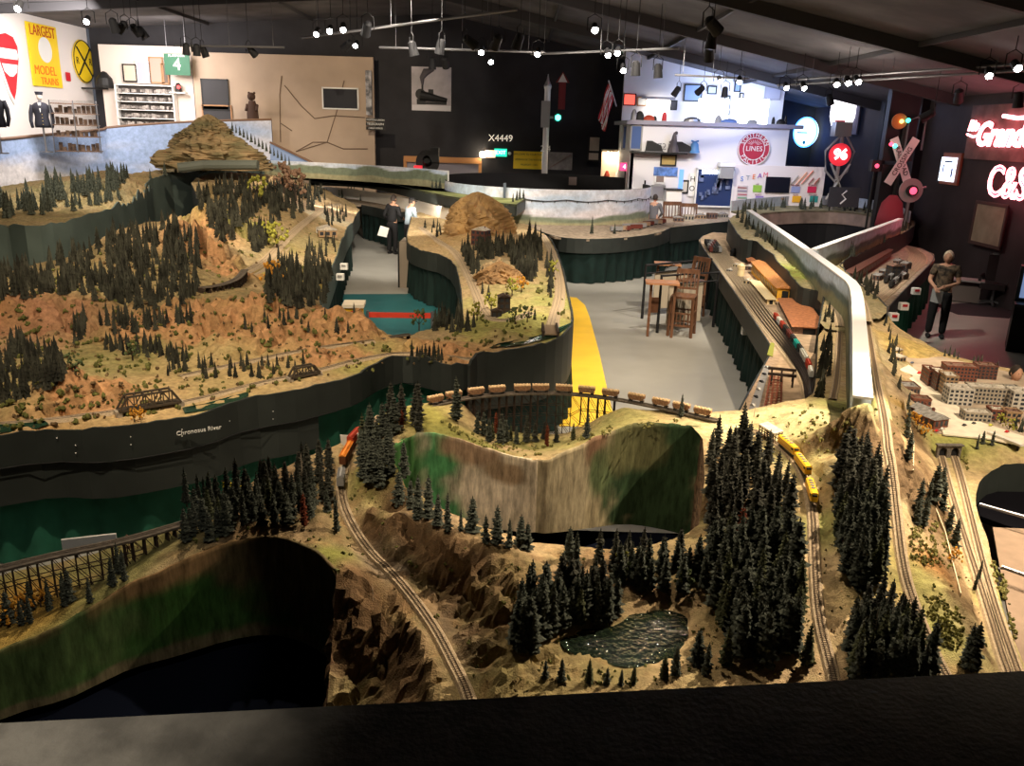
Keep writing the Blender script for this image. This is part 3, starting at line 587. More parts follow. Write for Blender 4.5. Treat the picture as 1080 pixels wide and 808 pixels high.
# -- build the scenery surfaces
def scen(o, label, cat='scenery'):
 return tag(o, label, cat)
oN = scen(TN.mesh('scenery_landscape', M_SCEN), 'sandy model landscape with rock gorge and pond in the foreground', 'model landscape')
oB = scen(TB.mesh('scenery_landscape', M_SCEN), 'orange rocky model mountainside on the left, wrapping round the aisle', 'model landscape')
oS1 = scen(TS1.mesh('scenery_landscape', M_SCEN), 'narrow grassy model shelf above the rail yard on the right', 'model landscape')
oS3 = scen(TS3.mesh('scenery_landscape', M_SCEN), 'wooded model shelf right of the white divider fork', 'model landscape')
def fold_curtain(name, line, z1, z0, mt, parent=None, amp=0.035, wl=0.16, label=None, group=None):
 pl = smooth_poly([tuple(p) for p in line], 0.035, False, 1); n = len(pl); T = np.array(pl); L = np.cumsum(np.hypot(np.diff(T[:, 0], prepend=T[0, 0]), np.diff(T[:, 1], prepend=T[0, 1])))
 mb = MB(); vs = []
 rows = 6
 for r in range(rows+1):
  f = r/rows; k = amp*(0.25+f)*(np.sin(L*2*PI/wl+2.5*np.sin(L*1.7))+0.6*np.sin(L*2*PI/(wl*2.7)+f))
  for i in range(n):
   t = T[min(i+1, n-1)]-T[max(i-1, 0)]; q = np.array([-t[1], t[0]]); q = q/(np.hypot(q[0], q[1])+1e-9)
   vs.append((T[i, 0]+q[0]*k[i], T[i, 1]+q[1]*k[i], z1+(z0-z1)*f))
 mb.add(vs, [(r*n+i, r*n+i+1, (r+1)*n+i+1, (r+1)*n+i) for r in range(rows) for i in range(n-1)])
 o = mb.build(name, mt, parent, True)
 if label: tag(o, label, 'curtain', group)
 return o
# ---- fascia and curtains of the left mountain bench
e = on_edge(TB, BB[1:17]+[(502, 379, 1.22)]); e = [p+Vector((0, -0.015, 0.03)) for p in e]
fb = tag(skirt('layout_fascia', e, 0.94, M_FASCIA, None, 0.025), 'long dark fascia board with wavy top along the front of the left mountains', 'fascia')
xs = P(337, 410, 1.2).x; low = [p for p in e if p.x < xs]
skirt('lower_board', [Vector((p.x, p.y+0.03, 0.96)) for p in low], 0.60, M_FASCIA, fb, 0.02)
sm = MB(); sm.tube([(p.x, p.y-0.012, 0.945) for p in e[::3]], 0.004, 5); sm.build('edge_trim', M_BLACK, fb)
bt = MB()
for (a_, b_) in ((60, 462), (80, 470), (80, 478), (138, 461), (138, 469), (192, 453), (192, 460), (242, 444), (242, 451), (288, 434), (288, 442), (331, 425), (331, 433), (373, 417), (373, 424)):
 k = min(e, key=lambda q: abs(q.x/q.y-(P(a_, b_, 1.15).x/P(a_, b_, 1.15).y))); c_ = D(a_, b_, k.y-0.012); bt.ball(c_, 0.006, 8)
bt.build('screw', M_WHITE, fb)
fold_curtain('skirt_curtain', [(p.x+0.02, p.y+0.20, 0) for p in e[::3]], 0.94, 0.015, M_CURTAIN, None, 0.034, 0.30, 'green cloth curtain hanging under the long left fascia')
e2 = on_edge(TB, [(495, 387, 1.2)]+BB[17:27]); e2 = [p+Vector((0.01, -0.015, 0.03)) for p in e2]
tag(skirt('layout_fascia', e2, 0.55, M_FASCIA, None, 0.03), 'dark fascia board round the nose of the centre lobe by the yellow floor', 'fascia')
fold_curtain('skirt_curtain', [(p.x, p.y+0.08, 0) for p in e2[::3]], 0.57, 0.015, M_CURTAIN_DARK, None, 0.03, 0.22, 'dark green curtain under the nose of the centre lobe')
e3 = on_edge(TB, BB[30:39]); e3 = [p+Vector((0, 0, 0.02)) for p in e3][::-1]
tag(skirt('layout_fascia', e3, 0.78, M_FASCIA, None, 0.02), 'dark fascia on the aisle side of the centre lobe', 'fascia')
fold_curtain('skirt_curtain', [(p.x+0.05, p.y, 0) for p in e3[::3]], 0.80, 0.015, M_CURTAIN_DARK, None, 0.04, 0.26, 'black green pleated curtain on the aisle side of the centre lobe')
e4 = on_edge(TB, BB[41:49]); e4 = [p+Vector((0, 0, 0.02)) for p in e4]
tag(skirt('layout_fascia', e4, 0.75, M_FASCIA_GREEN, None, 0.02), 'grey green fascia on the mountain side of the aisle', 'fascia')
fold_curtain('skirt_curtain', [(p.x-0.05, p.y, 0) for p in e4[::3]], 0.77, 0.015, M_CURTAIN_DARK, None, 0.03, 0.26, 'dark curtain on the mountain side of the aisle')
e5 = on_edge(TB, BB[39:42]); tag(skirt('layout_fascia', e5, 0.75, M_FASCIA, None, 0.02), 'short dark fascia under the small trestle at the aisle end', 'fascia')
e6 = on_edge(TB, BB[57:]); tag(skirt('layout_fascia', e6, 0.75, M_FASCIA, None, 0.02), 'dark rear fascia behind the wooded mountain ridge', 'fascia')
e7 = on_edge(TB, BB[48:58]); tag(skirt('layout_fascia', e7, 0.75, M_FASCIA, None, 0.02), 'dark end fascia of the far canyon scenery', 'fascia')
for pix, lb in (([(953, 425, 1.2), (957, 445, 1.2), (963, 470, 1.2), (962, 500, 1.2)], 'pale edge line of the upper slope beside the golden trees'), ([(986, 540, 1.2), (996, 565, 1.2), (1003, 595, 1.2), (1012, 630, 1.2)], 'pale edge line of the slope beside the tunnel tracks')):
 ln = [TN.hit(a, b) for a, b, c in pix]; m_ = MB(); m_.ribbon([p+Vector((0, 0, .03)) for p in ln], [p-Vector((0, 0, .08)) for p in ln], .006); tag(m_.build('scenery_edge', mat('pale_plaster_edge', (.62, .52, .36), .8)), lb, 'scenery edge')
e_front = e
# ---- near landscape edges
M_ROCKF = mat('brown_gorge_rock', (0.15, 0.09, 0.05), 0.95, noise=0.6, nscale=12, bump=1.0, bscale=25, stretch=(1, 1, 2.2))
ec = on_edge(TN, [(335, 830, .62), (345, 750, .75), (350, 690, .92), (353, 640, 1.12), (355, 600, 1.3)], 0.03)
r1 = skirt('cliff_face', ec[::-1], 0.45, M_ROCKF, oN, rocky=0.09, rows=26)
tag(r1, 'dark brown rock face')
ef = on_edge(TN, pitB_front, 0.03)
skirt('cliff_face', on_edge(TN, [(740, 450, 1.42), (742, 552, 1.15)], 0.03), 0.40, M_ROCKF, oN, rocky=0.02, rows=10)
r2 = skirt('cliff_face', ef, 0.40, M_ROCKF, oN, rocky=0.04, rows=10)
en = on_edge(TN, NB[:26], 0.05)
tag(skirt('rear_fascia', [p+Vector((0, 0.0, -0.01)) for p in en], 0.5, M_FASCIA, oN), None)
er = on_edge(TN, NB[26:44], 0.05)
skirt('side_fascia', [p+Vector((0, 0.0, 0.0)) for p in er], 0.5, M_FASCIA, oN)
pm = MB(); a = [P(*q) for q in pitA_top]; pm.prism([(a[0].x+0.25, a[0].y+0.2), (a[0].x+0.3, 1.2), (a[-1].x-0.3, 1.2), (a[-1].x-0.3, a[3].y+0.8), (a[4].x, a[3].y+0.8)][::-1], 0.5, 0.53)
tag(pm.build('backdrop_base_board', mat('navy_base_board', (0.006, 0.008, 0.016), 0.9, spec=0.0)), 'navy base board below the curved green backdrop', 'base board')
b = [P(*q) for q in pitB_front+pitB_top]
pm = MB(); pm.box(((min(p.x for p in b)+max(p.x for p in b))/2, (min(p.y for p in b)+max(p.y for p in b))/2, 0.38), (max(p.x for p in b)-min(p.x for p in b)+0.1, max(p.y for p in b)-min(p.y for p in b)+0.1, 0.04))
tag(pm.build('backdrop_base_board', mat('navy_base_board', (0.006, 0.008, 0.016), 0.9, spec=0.0)), 'dark base board below the canyon backdrop', 'base board')
def painted_wall(name, line, zb, thick, base, blobs, label, seed=3, stretch_noise=(7, 2.2)):
 """a painted scene board: line is the top edge; blobs are (u 0..1, v 0..1 from the foot, ru, rv, colour)"""
 n = len(line); rows = 24; T = np.array([tuple(p) for p in line]); L = np.cumsum(np.linalg.norm(np.diff(T, axis=0, prepend=T[:1]), axis=1)); Lt = L[-1]
 vs = []; cols = []
 nor = []
 for i in range(n):
  t = T[min(i+1, n-1)]-T[max(i-1, 0)]; q = np.array([-t[1], t[0]]); nor.append(q/(np.hypot(q[0], q[1])+1e-9))
 for side in (0, 1):
  for r in range(rows+1):
   v = r/rows
   for i in range(n):
    u = L[i]/Lt; zf = zb if not isinstance(zb, tuple) else zb[0]+(zb[1]-zb[0])*u; z = zf+(T[i, 2]-zf)*v
    vs.append((T[i, 0]+nor[i][0]*thick*side, T[i, 1]+nor[i][1]*thick*side, z))
    cols.append((u, v, L[i], z))
 cols = np.array(cols); u, v, LL, ZZ = cols.T
 nz = fbm(LL*stretch_noise[0], ZZ*stretch_noise[1]*3, seed, 5)-0.5; nz2 = fbm(LL*22, ZZ*6, seed+9, 4)
 c = np.tile(np.array(base), (len(u), 1))
 for (bu, bv, ru, rv, cc) in blobs:
  d = np.hypot((u-bu)/ru, (v-bv)/rv); w_ = np.clip((1.15-d+nz*1.1)*2.2, 0, 1)[:, None]; c = c*(1-w_)+np.array(cc)*w_
 c = c*(0.62+0.76*nz2)[:, None]
 f = []
 m = n*(rows+1)
 for r in range(rows):
  for i in range(n-1):
   f.append((r*n+i, r*n+i+1, (r+1)*n+i+1, (r+1)*n+i)); f.append((m+r*n+i, m+(r+1)*n+i, m+(r+1)*n+i+1, m+r*n+i+1))
 for i in range(n-1): f.append((rows*n+i, rows*n+i+1, m+rows*n+i+1, m+rows*n+i))
 for i in (0, n-1):
  for r in range(rows): f.append((r*n+i, (r+1)*n+i, m+(r+1)*n+i, m+r*n+i))
 o = MB().add(vs, f).build(name, M_PAINTED_BOARD, None, True); set_paint(o, np.clip(c, 0, 1))
 return tag(o, label, 'painted backdrop')
TANP = (0.40, 0.32, 0.20); GRN = (0.035, 0.10, 0.03); DGRN = (0.02, 0.06, 0.025)
topB = on_edge(TN, pitB_top, 0.03); 
imid = min(range(len(topB)), key=lambda i: (topB[i]-P(570, 488, 1.3)).length)
painted_wall('painted_backdrop', topB[:imid+1], 0.70, 0.02, (0.62, 0.54, 0.40),
 [(0.12, 0.75, 0.2, 0.5, (0.08, 0.22, 0.07)), (0.42, 0.35, 0.14, 0.9, (0.09, 0.30, 0.12)), (0.6, 0.9, 0.2, 0.2, (0.36, 0.25, 0.16)), (0.7, 0.45, 0.25, 0.3, (0.66, 0.58, 0.45)), (0.8, 0.75, 0.15, 0.15, (0.33, 0.24, 0.15))],
 'pale canyon painting with green streaks, left board of the canyon backdrop', 3)
painted_wall('painted_backdrop', topB[imid:], (0.70, 0.42), 0.02, (0.30, 0.25, 0.15),
 [(0.15, 0.5, 0.22, 0.6, (0.40, 0.34, 0.22)), (0.38, 0.9, 0.08, 0.25, (0.22, 0.13, 0.08)), (0.45, 0.6, 0.12, 0.3, (0.10, 0.13, 0.06)), (0.8, 0.5, 0.3, 1.3, (0.032, 0.06, 0.027)), (0.62, 0.8, 0.2, 0.25, (0.13, 0.13, 0.06))],  # dark green part lowered further to hold the shadow on this board
 'dark green canyon painting with shade put into its colour, right board of the canyon backdrop', 8)
topA = on_edge(TN, pitA_top, 0.03)[::-1]
painted_wall('painted_backdrop', [p+Vector((0, 0, 0.005)) for p in topA], 0.62, 0.02, (0.045, 0.11, 0.03),
 [(0.62, 1.0, 0.5, 0.28, (0.24, 0.15, 0.07)), (0.5, 0.5, 0.28, 0.33, (0.035, 0.095, 0.022)), (0.2, 0.5, 0.3, 0.6, (0.06, 0.10, 0.035)), (0.85, 0.7, 0.2, 0.5, (0.10, 0.08, 0.04)), (0.4, 0.05, 0.9, 0.09, (0.14, 0.12, 0.07))],
 'curved green meadow backdrop in the lower left corner', 12)
# ---- pond
pz = TN.hit(660, 672)[2]
pts = smooth_poly([tuple(P(a, b, 1.095)) for a, b in POND], 0.05, True, 2)
m = bpy.data.materials.new('pond_water'); m.use_nodes = True; nt = m.node_tree; bs = nt.nodes['Principled BSDF']
bs.inputs['Base Color'].default_value = (0.012, 0.02, 0.012, 1); bs.inputs['Roughness'].default_value = 0.04; bs.inputs['Specular IOR Level'].default_value = 0.9
n1 = nt.nodes.new('ShaderNodeTexNoise'); n1.inputs['Scale'].default_value = 30; n1.inputs['Detail'].default_value = 2
tc = nt.nodes.new('ShaderNodeTexCoord'); bp = nt.nodes.new('ShaderNodeBump'); bp.inputs['Strength'].default_value = 0.9; bp.inputs['Distance'].default_value = 0.03
nt.links.new(tc.outputs['Object'], n1.inputs['Vector']); nt.links.new(n1.outputs['Fac'], bp.inputs['Height']); nt.links.new(bp.outputs['Normal'], bs.inputs['Normal'])
pd = MB(); pd.prism([(p[0], p[1]) for p in pts], 1.07, 1.098)
tag(pd.build('pond_water', m), 'dark rippled model pond with glints between the pines', 'pond')
# ---- shelf fascias and white dividers
e = [P(*q) for q in S1[:13]]; e = [p+Vector((0, 0, 0.02)) for p in e]
e_s = on_edge(TS1, S1[:13]); sf = tag(skirt('layout_fascia', [p+Vector((0, 0, 0.02)) for p in e_s][::-1], 1.1, M_FASCIA, None, 0.02), 'dark fascia under the grassy shelf above the rail yard', 'fascia')
e_s = on_edge(TS3, S3[3:9]); tag(skirt('layout_fascia', [p+Vector((0, 0, 0.02)) for p in e_s], 1.12, M_FASCIA, None, 0.02), 'dark fascia under the wooded arm right of the fork', 'fascia')
e_s = on_edge(TS3, S3[8:12]); tag(skirt('layout_fascia', [p+Vector((0, 0, 0.01)) for p in e_s], 1.1, M_FASCIA, None, 0.02), 'short dark fascia between the wooded arm and the small yard', 'fascia')
M_DIV = mat('white_divider_paint', (0.85, 0.87, 0.90), 0.5); M_DIVF = painted('divider_scene_paint', 0.8, 6.0, 0.25, 0.0)
def divider(pix, label, thick=0.06, ztop=1.9, zb=1.35):
 pl = smooth_poly([tuple(P(a, b, ztop)) for a, b in pix], 0.15, False, 1); n = len(pl)
 mb = MB(); vs = []; cols = []; nor = []
 for i in range(n):
  t = pl[min(i+1, n-1)]-pl[max(i-1, 0)]; q = np.array([-t[1], t[0], 0]); nor.append(q/np.linalg.norm(q))
 L = 0; rows = 14; info = []
 for side in (-1, 1):
  for r in range(rows+1):
   L = 0
   for i in range(n):
    if i: L += np.linalg.norm(pl[i]-pl[i-1])
    z = zb+(ztop-zb)*r/rows; p = pl[i]+nor[i]*thick*side; vs.append((p[0], p[1], z)); info.append((L, z))
 info = np.array(info); hill = zb+(ztop-zb)*(0.45+0.5*fbm(info[:, 0]*0.8, info[:, 0]*0, 6, 4)); hill2 = hill-0.12
 c = np.tile(np.array((0.55, 0.66, 0.78)), (len(info), 1)); wf = np.clip((hill-info[:, 1])*20, 0, 1)[:, None]; c = c*(1-wf)+np.array((0.13, 0.17, 0.16))*wf
 wf = np.clip((hill2-info[:, 1])*20, 0, 1)[:, None]; c = c*(1-wf)+np.array((0.25, 0.25, 0.15))*wf
 m_ = n*(rows+1); f = []
 for r in range(rows):
  for i in range(n-1): f += [(r*n+i, r*n+i+1, (r+1)*n+i+1, (r+1)*n+i), (m_+r*n+i, m_+(r+1)*n+i, m_+(r+1)*n+i+1, m_+r*n+i+1)]
 for i in (0, n-1):
  for r in range(rows): f.append((r*n+i, (r+1)*n+i, m_+(r+1)*n+i, m_+r*n+i))
 mb.add(vs, f); o = mb.build('scene_divider', M_DIVF, None, True); set_paint(o, c)
 cb = MB(); top = []; 
 for i in range(n): top.append((pl[i]-nor[i]*thick*1.15, pl[i]+nor[i]*thick*1.15))
 vs = [tuple(a) for a, b in top]+[tuple(b) for a, b in top]; vs += [(v[0], v[1], v[2]+0.02) for v in vs]; k = 2*n
 f = []
 for i in range(n-1): f += [(k+i, k+i+1, k+n+i+1, k+n+i), (i, n+i, n+i+1, i+1), (i, i+1, k+i+1, k+i), (n+i, k+n+i, k+n+i+1, n+i+1)]
 f += [(0, k, k+n, n), (n-1, 2*n-1, k+2*n-1, k+n-1)]
 cb.add(vs, f).build('cap_board', M_DIV, o)
 tag(o, label, 'scene divider')
 return o
divider([(910, 421), (908, 380), (906, 340), (904, 312), (900, 300), (890, 292), (853, 265), (820, 242), (790, 222)], 'tall white topped divider with painted hills running away on the right')
divider([(858, 264), (885, 254), (920, 242), (950, 231)], 'white topped branch divider forking off to the right', 0.05)
# -- tracks
def build_track(name, pl, gauge=0.019, label=None, lift=0.004, ties=True, group=None):
 t = empty(name, (pl[0][0], pl[0][1], pl[0][2]), 0, label, 'model railway track', group)
 o0 = Vector(t.location); P3 = [np.array(p) for p in pl]; n = len(P3); nor = []
 for i in range(n):
  d = P3[min(i+1, n-1)]-P3[max(i-1, 0)]; q = np.array([-d[1], d[0], 0]); nor.append(q/(np.linalg.norm(q)+1e-9))
 b = MB(); w1, w2, h = gauge*1.35, gauge*2.1, 0.010; vs = []
 for i in range(n):
  for (k, z) in ((-w2, -0.012), (-w1, h), (w1, h), (w2, -0.012)): vs.append(P3[i]+nor[i]*k+np.array([0, 0, z+lift])-np.array(o0))
 b.add(vs, [(i*4+k, i*4+k+1, (i+1)*4+k+1, (i+1)*4+k) for i in range(n-1) for k in range(3)]); b.build('ballast', M_BALLAST, t)
 for s_ in (-1, 1):
  r = MB(); r.tube([P3[i]+nor[i]*s_*gauge*0.5+np.array([0, 0, h+lift+0.004])-np.array(o0) for i in range(n)], 0.0024, 4); r.build('rail', M_RAIL, t)
 if ties:
  tm = MB(); acc = 0; 
  for i in range(n-1):
   seg = P3[i+1]-P3[i]; L = np.linalg.norm(seg); k = max(1, int(L/0.014)) if gauge < 0.03 else max(1, int(L/0.03))
   ang = math.atan2(seg[1], seg[0])
   for q in range(k):
    c = P3[i]+seg*q/k-np.array(o0); tm.box((c[0], c[1], c[2]+h+lift), (0.006, gauge*1.75, 0.004), ang)
  o = tm.build('ties', M_TIE, t); o['kind'] = 'stuff'
 return t
TL = {'valley': 'curved single track winding down the gorge valley past the orange boxcar', 'train': 'single track under the yellow diesels beside the pines', 'ridge': 'single track along the right ridge line below the divider end', 'left ridge': 'short track between the trees and the left face of the white divider',
  'tunnel left': 'left hand track coming out of the twin tunnel portals', 'tunnel right': 'right hand track coming out of the twin tunnel portals', 'far curve': 'right hand track of the double curve on the mountain above the aisle', 'far curve twin': 'left hand track of the double curve on the mountain above the aisle',
  'front': 'track along the front edge of the left mountains over the truss bridge', 'middle': 'track at the foot of the orange cliff by the aisle end', 'lobe': 'track curling round the aisle side of the centre lobe', 'lobe right': 'track along the outer edge of the centre lobe',
  'shelf': 'track along the grassy shelf on the right', 'arm': 'track on the right side of the tall white divider'}
for k, (T_, pl) in TRK.items():
 build_track('railroad_track', pl, 0.021 if T_ is TN else 0.055 if 'far' in k else 0.048 if 'lobe' in k else 0.034, TL[k], ties=T_ is TN)
# -- trestles
def trestle(line, deck_z, ground, spacing, label, width=0.05, braces=True, girts=(), rail_=True, t=0.006, mt=None):
 """line: centre line points (x,y,z of deck); ground(x,y)->z"""
 mt = mt or M_TRESTLE
 pl = smooth_poly(line, 0.02, False, 2); root = empty('timber_trestle', (pl[0][0], pl[0][1], 0), 0, label, 'trestle bridge'); o = np.array([pl[0][0], pl[0][1], 0])
 n = len(pl); nor = []; L = [0]
 for i in range(n):
  d = pl[min(i+1, n-1)]-pl[max(i-1, 0)]; q = np.array([-d[1], d[0], 0]); nor.append(q/(np.linalg.norm(q)+1e-9))
  if i: L.append(L[-1]+np.linalg.norm(pl[i]-pl[i-1]))
 dk = MB()
 vs = []
 for i in range(n):
  for (k, z) in ((-width/2-0.008, 0), (-width/2-0.008, -0.014), (width/2+0.008, -0.014), (width/2+0.008, 0)): vs.append(pl[i]+nor[i]*k+np.array([0, 0, z])-o)
 f = [(i*4+k, i*4+(k+1) % 4, (i+1)*4+(k+1) % 4, (i+1)*4+k) for i in range(n-1) for k in range(4)]+[(0, 1, 2, 3), ((n-1)*4+3, (n-1)*4+2, (n-1)*4+1, (n-1)*4)]
 dk.add(vs, f); dk.build('deck', mat('grey_deck_timber', (0.12, 0.10, 0.08), 0.9, noise=0.3, nscale=40), root)
 if rail_:
  for s_ in (-1, 1):
   r = MB(); r.tube([pl[i]+nor[i]*s_*0.0105+np.array([0, 0, 0.004])-o for i in range(n)], 0.0022, 4); r.build('rail', M_RAIL, root)
 stations = []; nxt = 0.0
 for i in range(n):
  if L[i] >= nxt: stations.append(i); nxt += spacing
 prev = None; brace = MB()
 for i in stations:
  p = pl[i]; gz = float(ground(p[0], p[1])); h = p[2]-0.014-gz
  if h < 0.02: prev = None; continue
  b = MB(); feet = []
  for k in (-1, -0.33, 0.33, 1):
   topp = p+nor[i]*k*width*0.42-np.array([0, 0, 0.014]); ft = p+nor[i]*k*width*(0.42+h*0.9*0.5); ft = np.array([ft[0], ft[1], gz-0.02])
   b.beam(topp-o, ft-o, t)
   if abs(k) == 1: feet.append((topp, ft))
  b.beam(feet[0][0]-o-np.array([0, 0, 0.003]), feet[1][0]-o-np.array([0, 0, 0.003]), t, t*1.2)
  m_ = max(1, int(h/0.09))
  for q in range(m_):
   a0 = feet[0][0]+(feet[0][1]-feet[0][0])*q/m_; a1 = feet[1][0]+(feet[1][1]-feet[1][0])*(q+1)/m_
   b0 = feet[1][0]+(feet[1][1]-feet[1][0])*q/m_; b1 = feet[0][0]+(feet[0][1]-feet[0][0])*(q+1)/m_
   b.beam(a0-o, a1-o, t*0.6); b.beam(b0-o, b1-o, t*0.6)
  b.build('bent', mt, root)
  if prev is not None:
   for s_ in (0, 1):
    (ta, fa), (tb, fb_) = prev[s_], feet[s_]
    hh = min(ta[2]-fa[2], tb[2]-fb_[2]); m2 = max(1, int(hh/0.09))
    for q in range(m2+1):
     u = q/m2
     brace.beam(ta+(fa-ta)*u-o, tb+(fb_-tb)*u-o, t*0.7)
    if braces:
     for q in range(m2): brace.beam(ta+(fa-ta)*q/m2-o, tb+(fb_-tb)*(q+1)/m2-o, t*0.5)
  prev = feet
 brace.build('brace', mt, root)
 return root, pl
gN = lambda x, y: TN.h(np.array([x]), np.array([y]))[0]
gB = lambda x, y: TB.h(np.array([x]), np.array([y]))[0]
tr1, tl1 = trestle([tuple(P(-90, 620, 1.32)), tuple(P(0, 599, 1.32)), tuple(P(60, 584, 1.32)), tuple(P(130, 570, 1.32)), tuple(P(195, 551, 1.32))], 1.32, lambda x, y: 1.03 if x < -2.2 else max(1.03, min(1.3, 1.03+(x+2.2)*1.1)), 0.062, 'long curved dark timber trestle at the lower left corner', 0.06, t=0.007)
LINE2 = [(452, 428, 1.45), (490, 419, 1.46), (540, 414, 1.46), (600, 414, 1.46), (650, 420, 1.46), (700, 430, 1.45), (757, 443, 1.44)]
tr2, tl2 = trestle([tuple(P(*q)) for q in LINE2], 1.46, lambda x, y: (min(1.43, gN(x, y)) if 0 else (1.08 if -0.42 < x < 0.62 else 1.20 if 0.62 <= x < 0.95 else 1.5)), 0.075, 'tall timber trestle under the hopper train behind the canyon backdrop', 0.06, t=0.0065)
B_TRES = [((828, 0), None)]
l3 = [tuple(P(212, 303, 1.62)), tuple(P(235, 300, 1.6)), tuple(P(252, 293, 1.58)), tuple(P(258, 284, 1.58))]
trestle(l3, 1.6, lambda x, y: gB(x, y)-0.25, 0.12, 'small curved trestle on the wooded hillside below the canyon rocks', 0.09, t=0.014)
l4 = [tuple(P(393, 357, 1.26)), tuple(P(412, 355, 1.26)), tuple(P(432, 352, 1.26))]
trestle(l4, 1.26, lambda x, y: 1.0, 0.12, 'little black trestle crossing the end of the teal floored aisle', 0.07, t=0.012)
# -- truss bridge over the front river
def truss(a, b, h, w, label, n=7):
 a = Vector(a); b = Vector(b); L = (b-a).length; t = empty('truss_bridge', a, math.atan2(b.y-a.y, b.x-a.x), label, 'bridge')
 M_TR = mat('brown_bridge_steel', (0.07, 0.055, 0.04), 0.7)
 for s_ in (-1, 1):
  m_ = MB(); y = s_*w/2; dx = L/n
  m_.beam((0, y, 0), (L, y, 0), 0.014, 0.02); m_.beam((dx, y, h), (L-dx, y, h), 0.016, 0.016); m_.beam((0, y, 0), (dx, y, h), 0.016); m_.beam((L, y, 0), (L-dx, y, h), 0.016)
  for i in range(1, n): m_.beam((i*dx, y, 0), (i*dx, y, h), 0.009)
  for i in range(1, n-1): m_.beam((i*dx, y, h if i % 2 else 0), ((i+1)*dx, y, 0 if i % 2 else h), 0.008)
  m_.build('side_truss', M_TR, t)
 m_ = MB(); m_.box((L/2, 0, 0), (L, w, 0.012))
 for i in range(1, n): m_.beam((i*L/n, -w/2, h), (i*L/n, w/2, h), 0.008)
 m_.build('deck', M_TR, t)
 for x in (0.0, L): mb_ = MB(); mb_.box((x, 0, -0.09), (0.05, w*1.1, 0.18)); mb_.build('pier', mat('pale_stone', (0.35, 0.3, 0.24), 0.9, noise=0.3, nscale=30), t)
p0 = TB.hit(125, 439); p1 = TB.hit(190, 427); truss(p0+Vector((0, 0, 0.05)), p1+Vector((0, 0, 0.05)), 0.12, 0.09, 'brown steel truss bridge over the river at the front of the left mountains')
p0 = TB.hit(306, 402); p1 = TB.hit(336, 395); truss(p0+Vector((0, 0, 0.04)), p1+Vector((0, 0, 0.04)), 0.09, 0.07, 'small grey girder bridge in front of the orange cliff', 5)
M_RIVER = mat('dark_river_water', (0.02, 0.05, 0.03), 0.12, noise=0.3, nscale=20, bump=0.1, spec=0.6)
def flatpatch(name, T_, pix, dz, mt, label, cat, zc=None):
 pl = [TB.hit(a, b) if T_ is TB else T_.hit(a, b) for a, b in pix]; z = max(p.z for p in pl) if zc is None else zc
 n = len(pl); c = sum(pl, Vector())/n; mb_ = MB(); vs = [tuple(c+Vector((0, 0, dz)))]+[tuple(p+Vector((0, 0, dz))) for p in pl]
 mb_.add(vs, [(0, i+1, (i+1) % n+1) for i in range(n)]); return tag(mb_.build(name, mt), label, cat)
flatpatch('river_water', TB, [(195, 437), (215, 434), (240, 428), (262, 419), (262, 414), (240, 420), (215, 427), (192, 431)], 0.010, M_RIVER, 'dark green strip of river right of the truss bridge', 'river')
flatpatch('river_water', TB, [(0, 459), (40, 454), (52, 450), (48, 446), (20, 449), (0, 450)], 0.02, M_RIVER, 'dark green strip of river at the left edge of the mountains', 'river')
flatpatch('river_water', TB, [(515, 369), (550, 365), (585, 357), (600, 346), (604, 341), (590, 349), (560, 358), (525, 364)], 0.02, M_RIVER, 'green river along the nose of the centre lobe', 'river')
# -- trains
def along(pl, s_):
 L = 0
 for i in range(len(pl)-1):
  a = np.array(pl[i]); b = np.array(pl[i+1]); d = np.linalg.norm(b-a)
  if L+d >= s_:
   p = a+(b-a)*((s_-L)/d); return Vector(p), math.atan2(b[1]-a[1], b[0]-a[0])
  L += d
 a = np.array(pl[-2]); b = np.array(pl[-1]); return Vector(b), math.atan2(b[1]-a[1], b[0]-a[0])
def s_at(pl, px, py, z=1.4):
 q = P(px, py, z); L = 0; best = (1e9, 0)
 for i in range(len(pl)):
  if i: L += np.linalg.norm(np.array(pl[i])-np.array(pl[i-1]))
  d = (Vector(pl[i])-q).length
  if d < best[0]: best = (d, L)
 return best[1]
M_WHEEL = mat('black_wheel_steel', (0.02, 0.02, 0.02), 0.5)
def trucks(root, L, z=0.0, r=0.0055):
 for sx in (-1, 1):
  m_ = MB(); m_.box((sx*L*0.33, 0, z+0.009), (0.026, 0.022, 0.006))
  for dx in (-0.008, 0.008):
   for sy in (-1, 1): m_.tube([(sx*L*0.33+dx, sy*0.0085, z+r), (sx*L*0.33+dx, sy*0.0115, z+r)], r, 10)
  m_.build('wheel_truck', M_WHEEL, root)
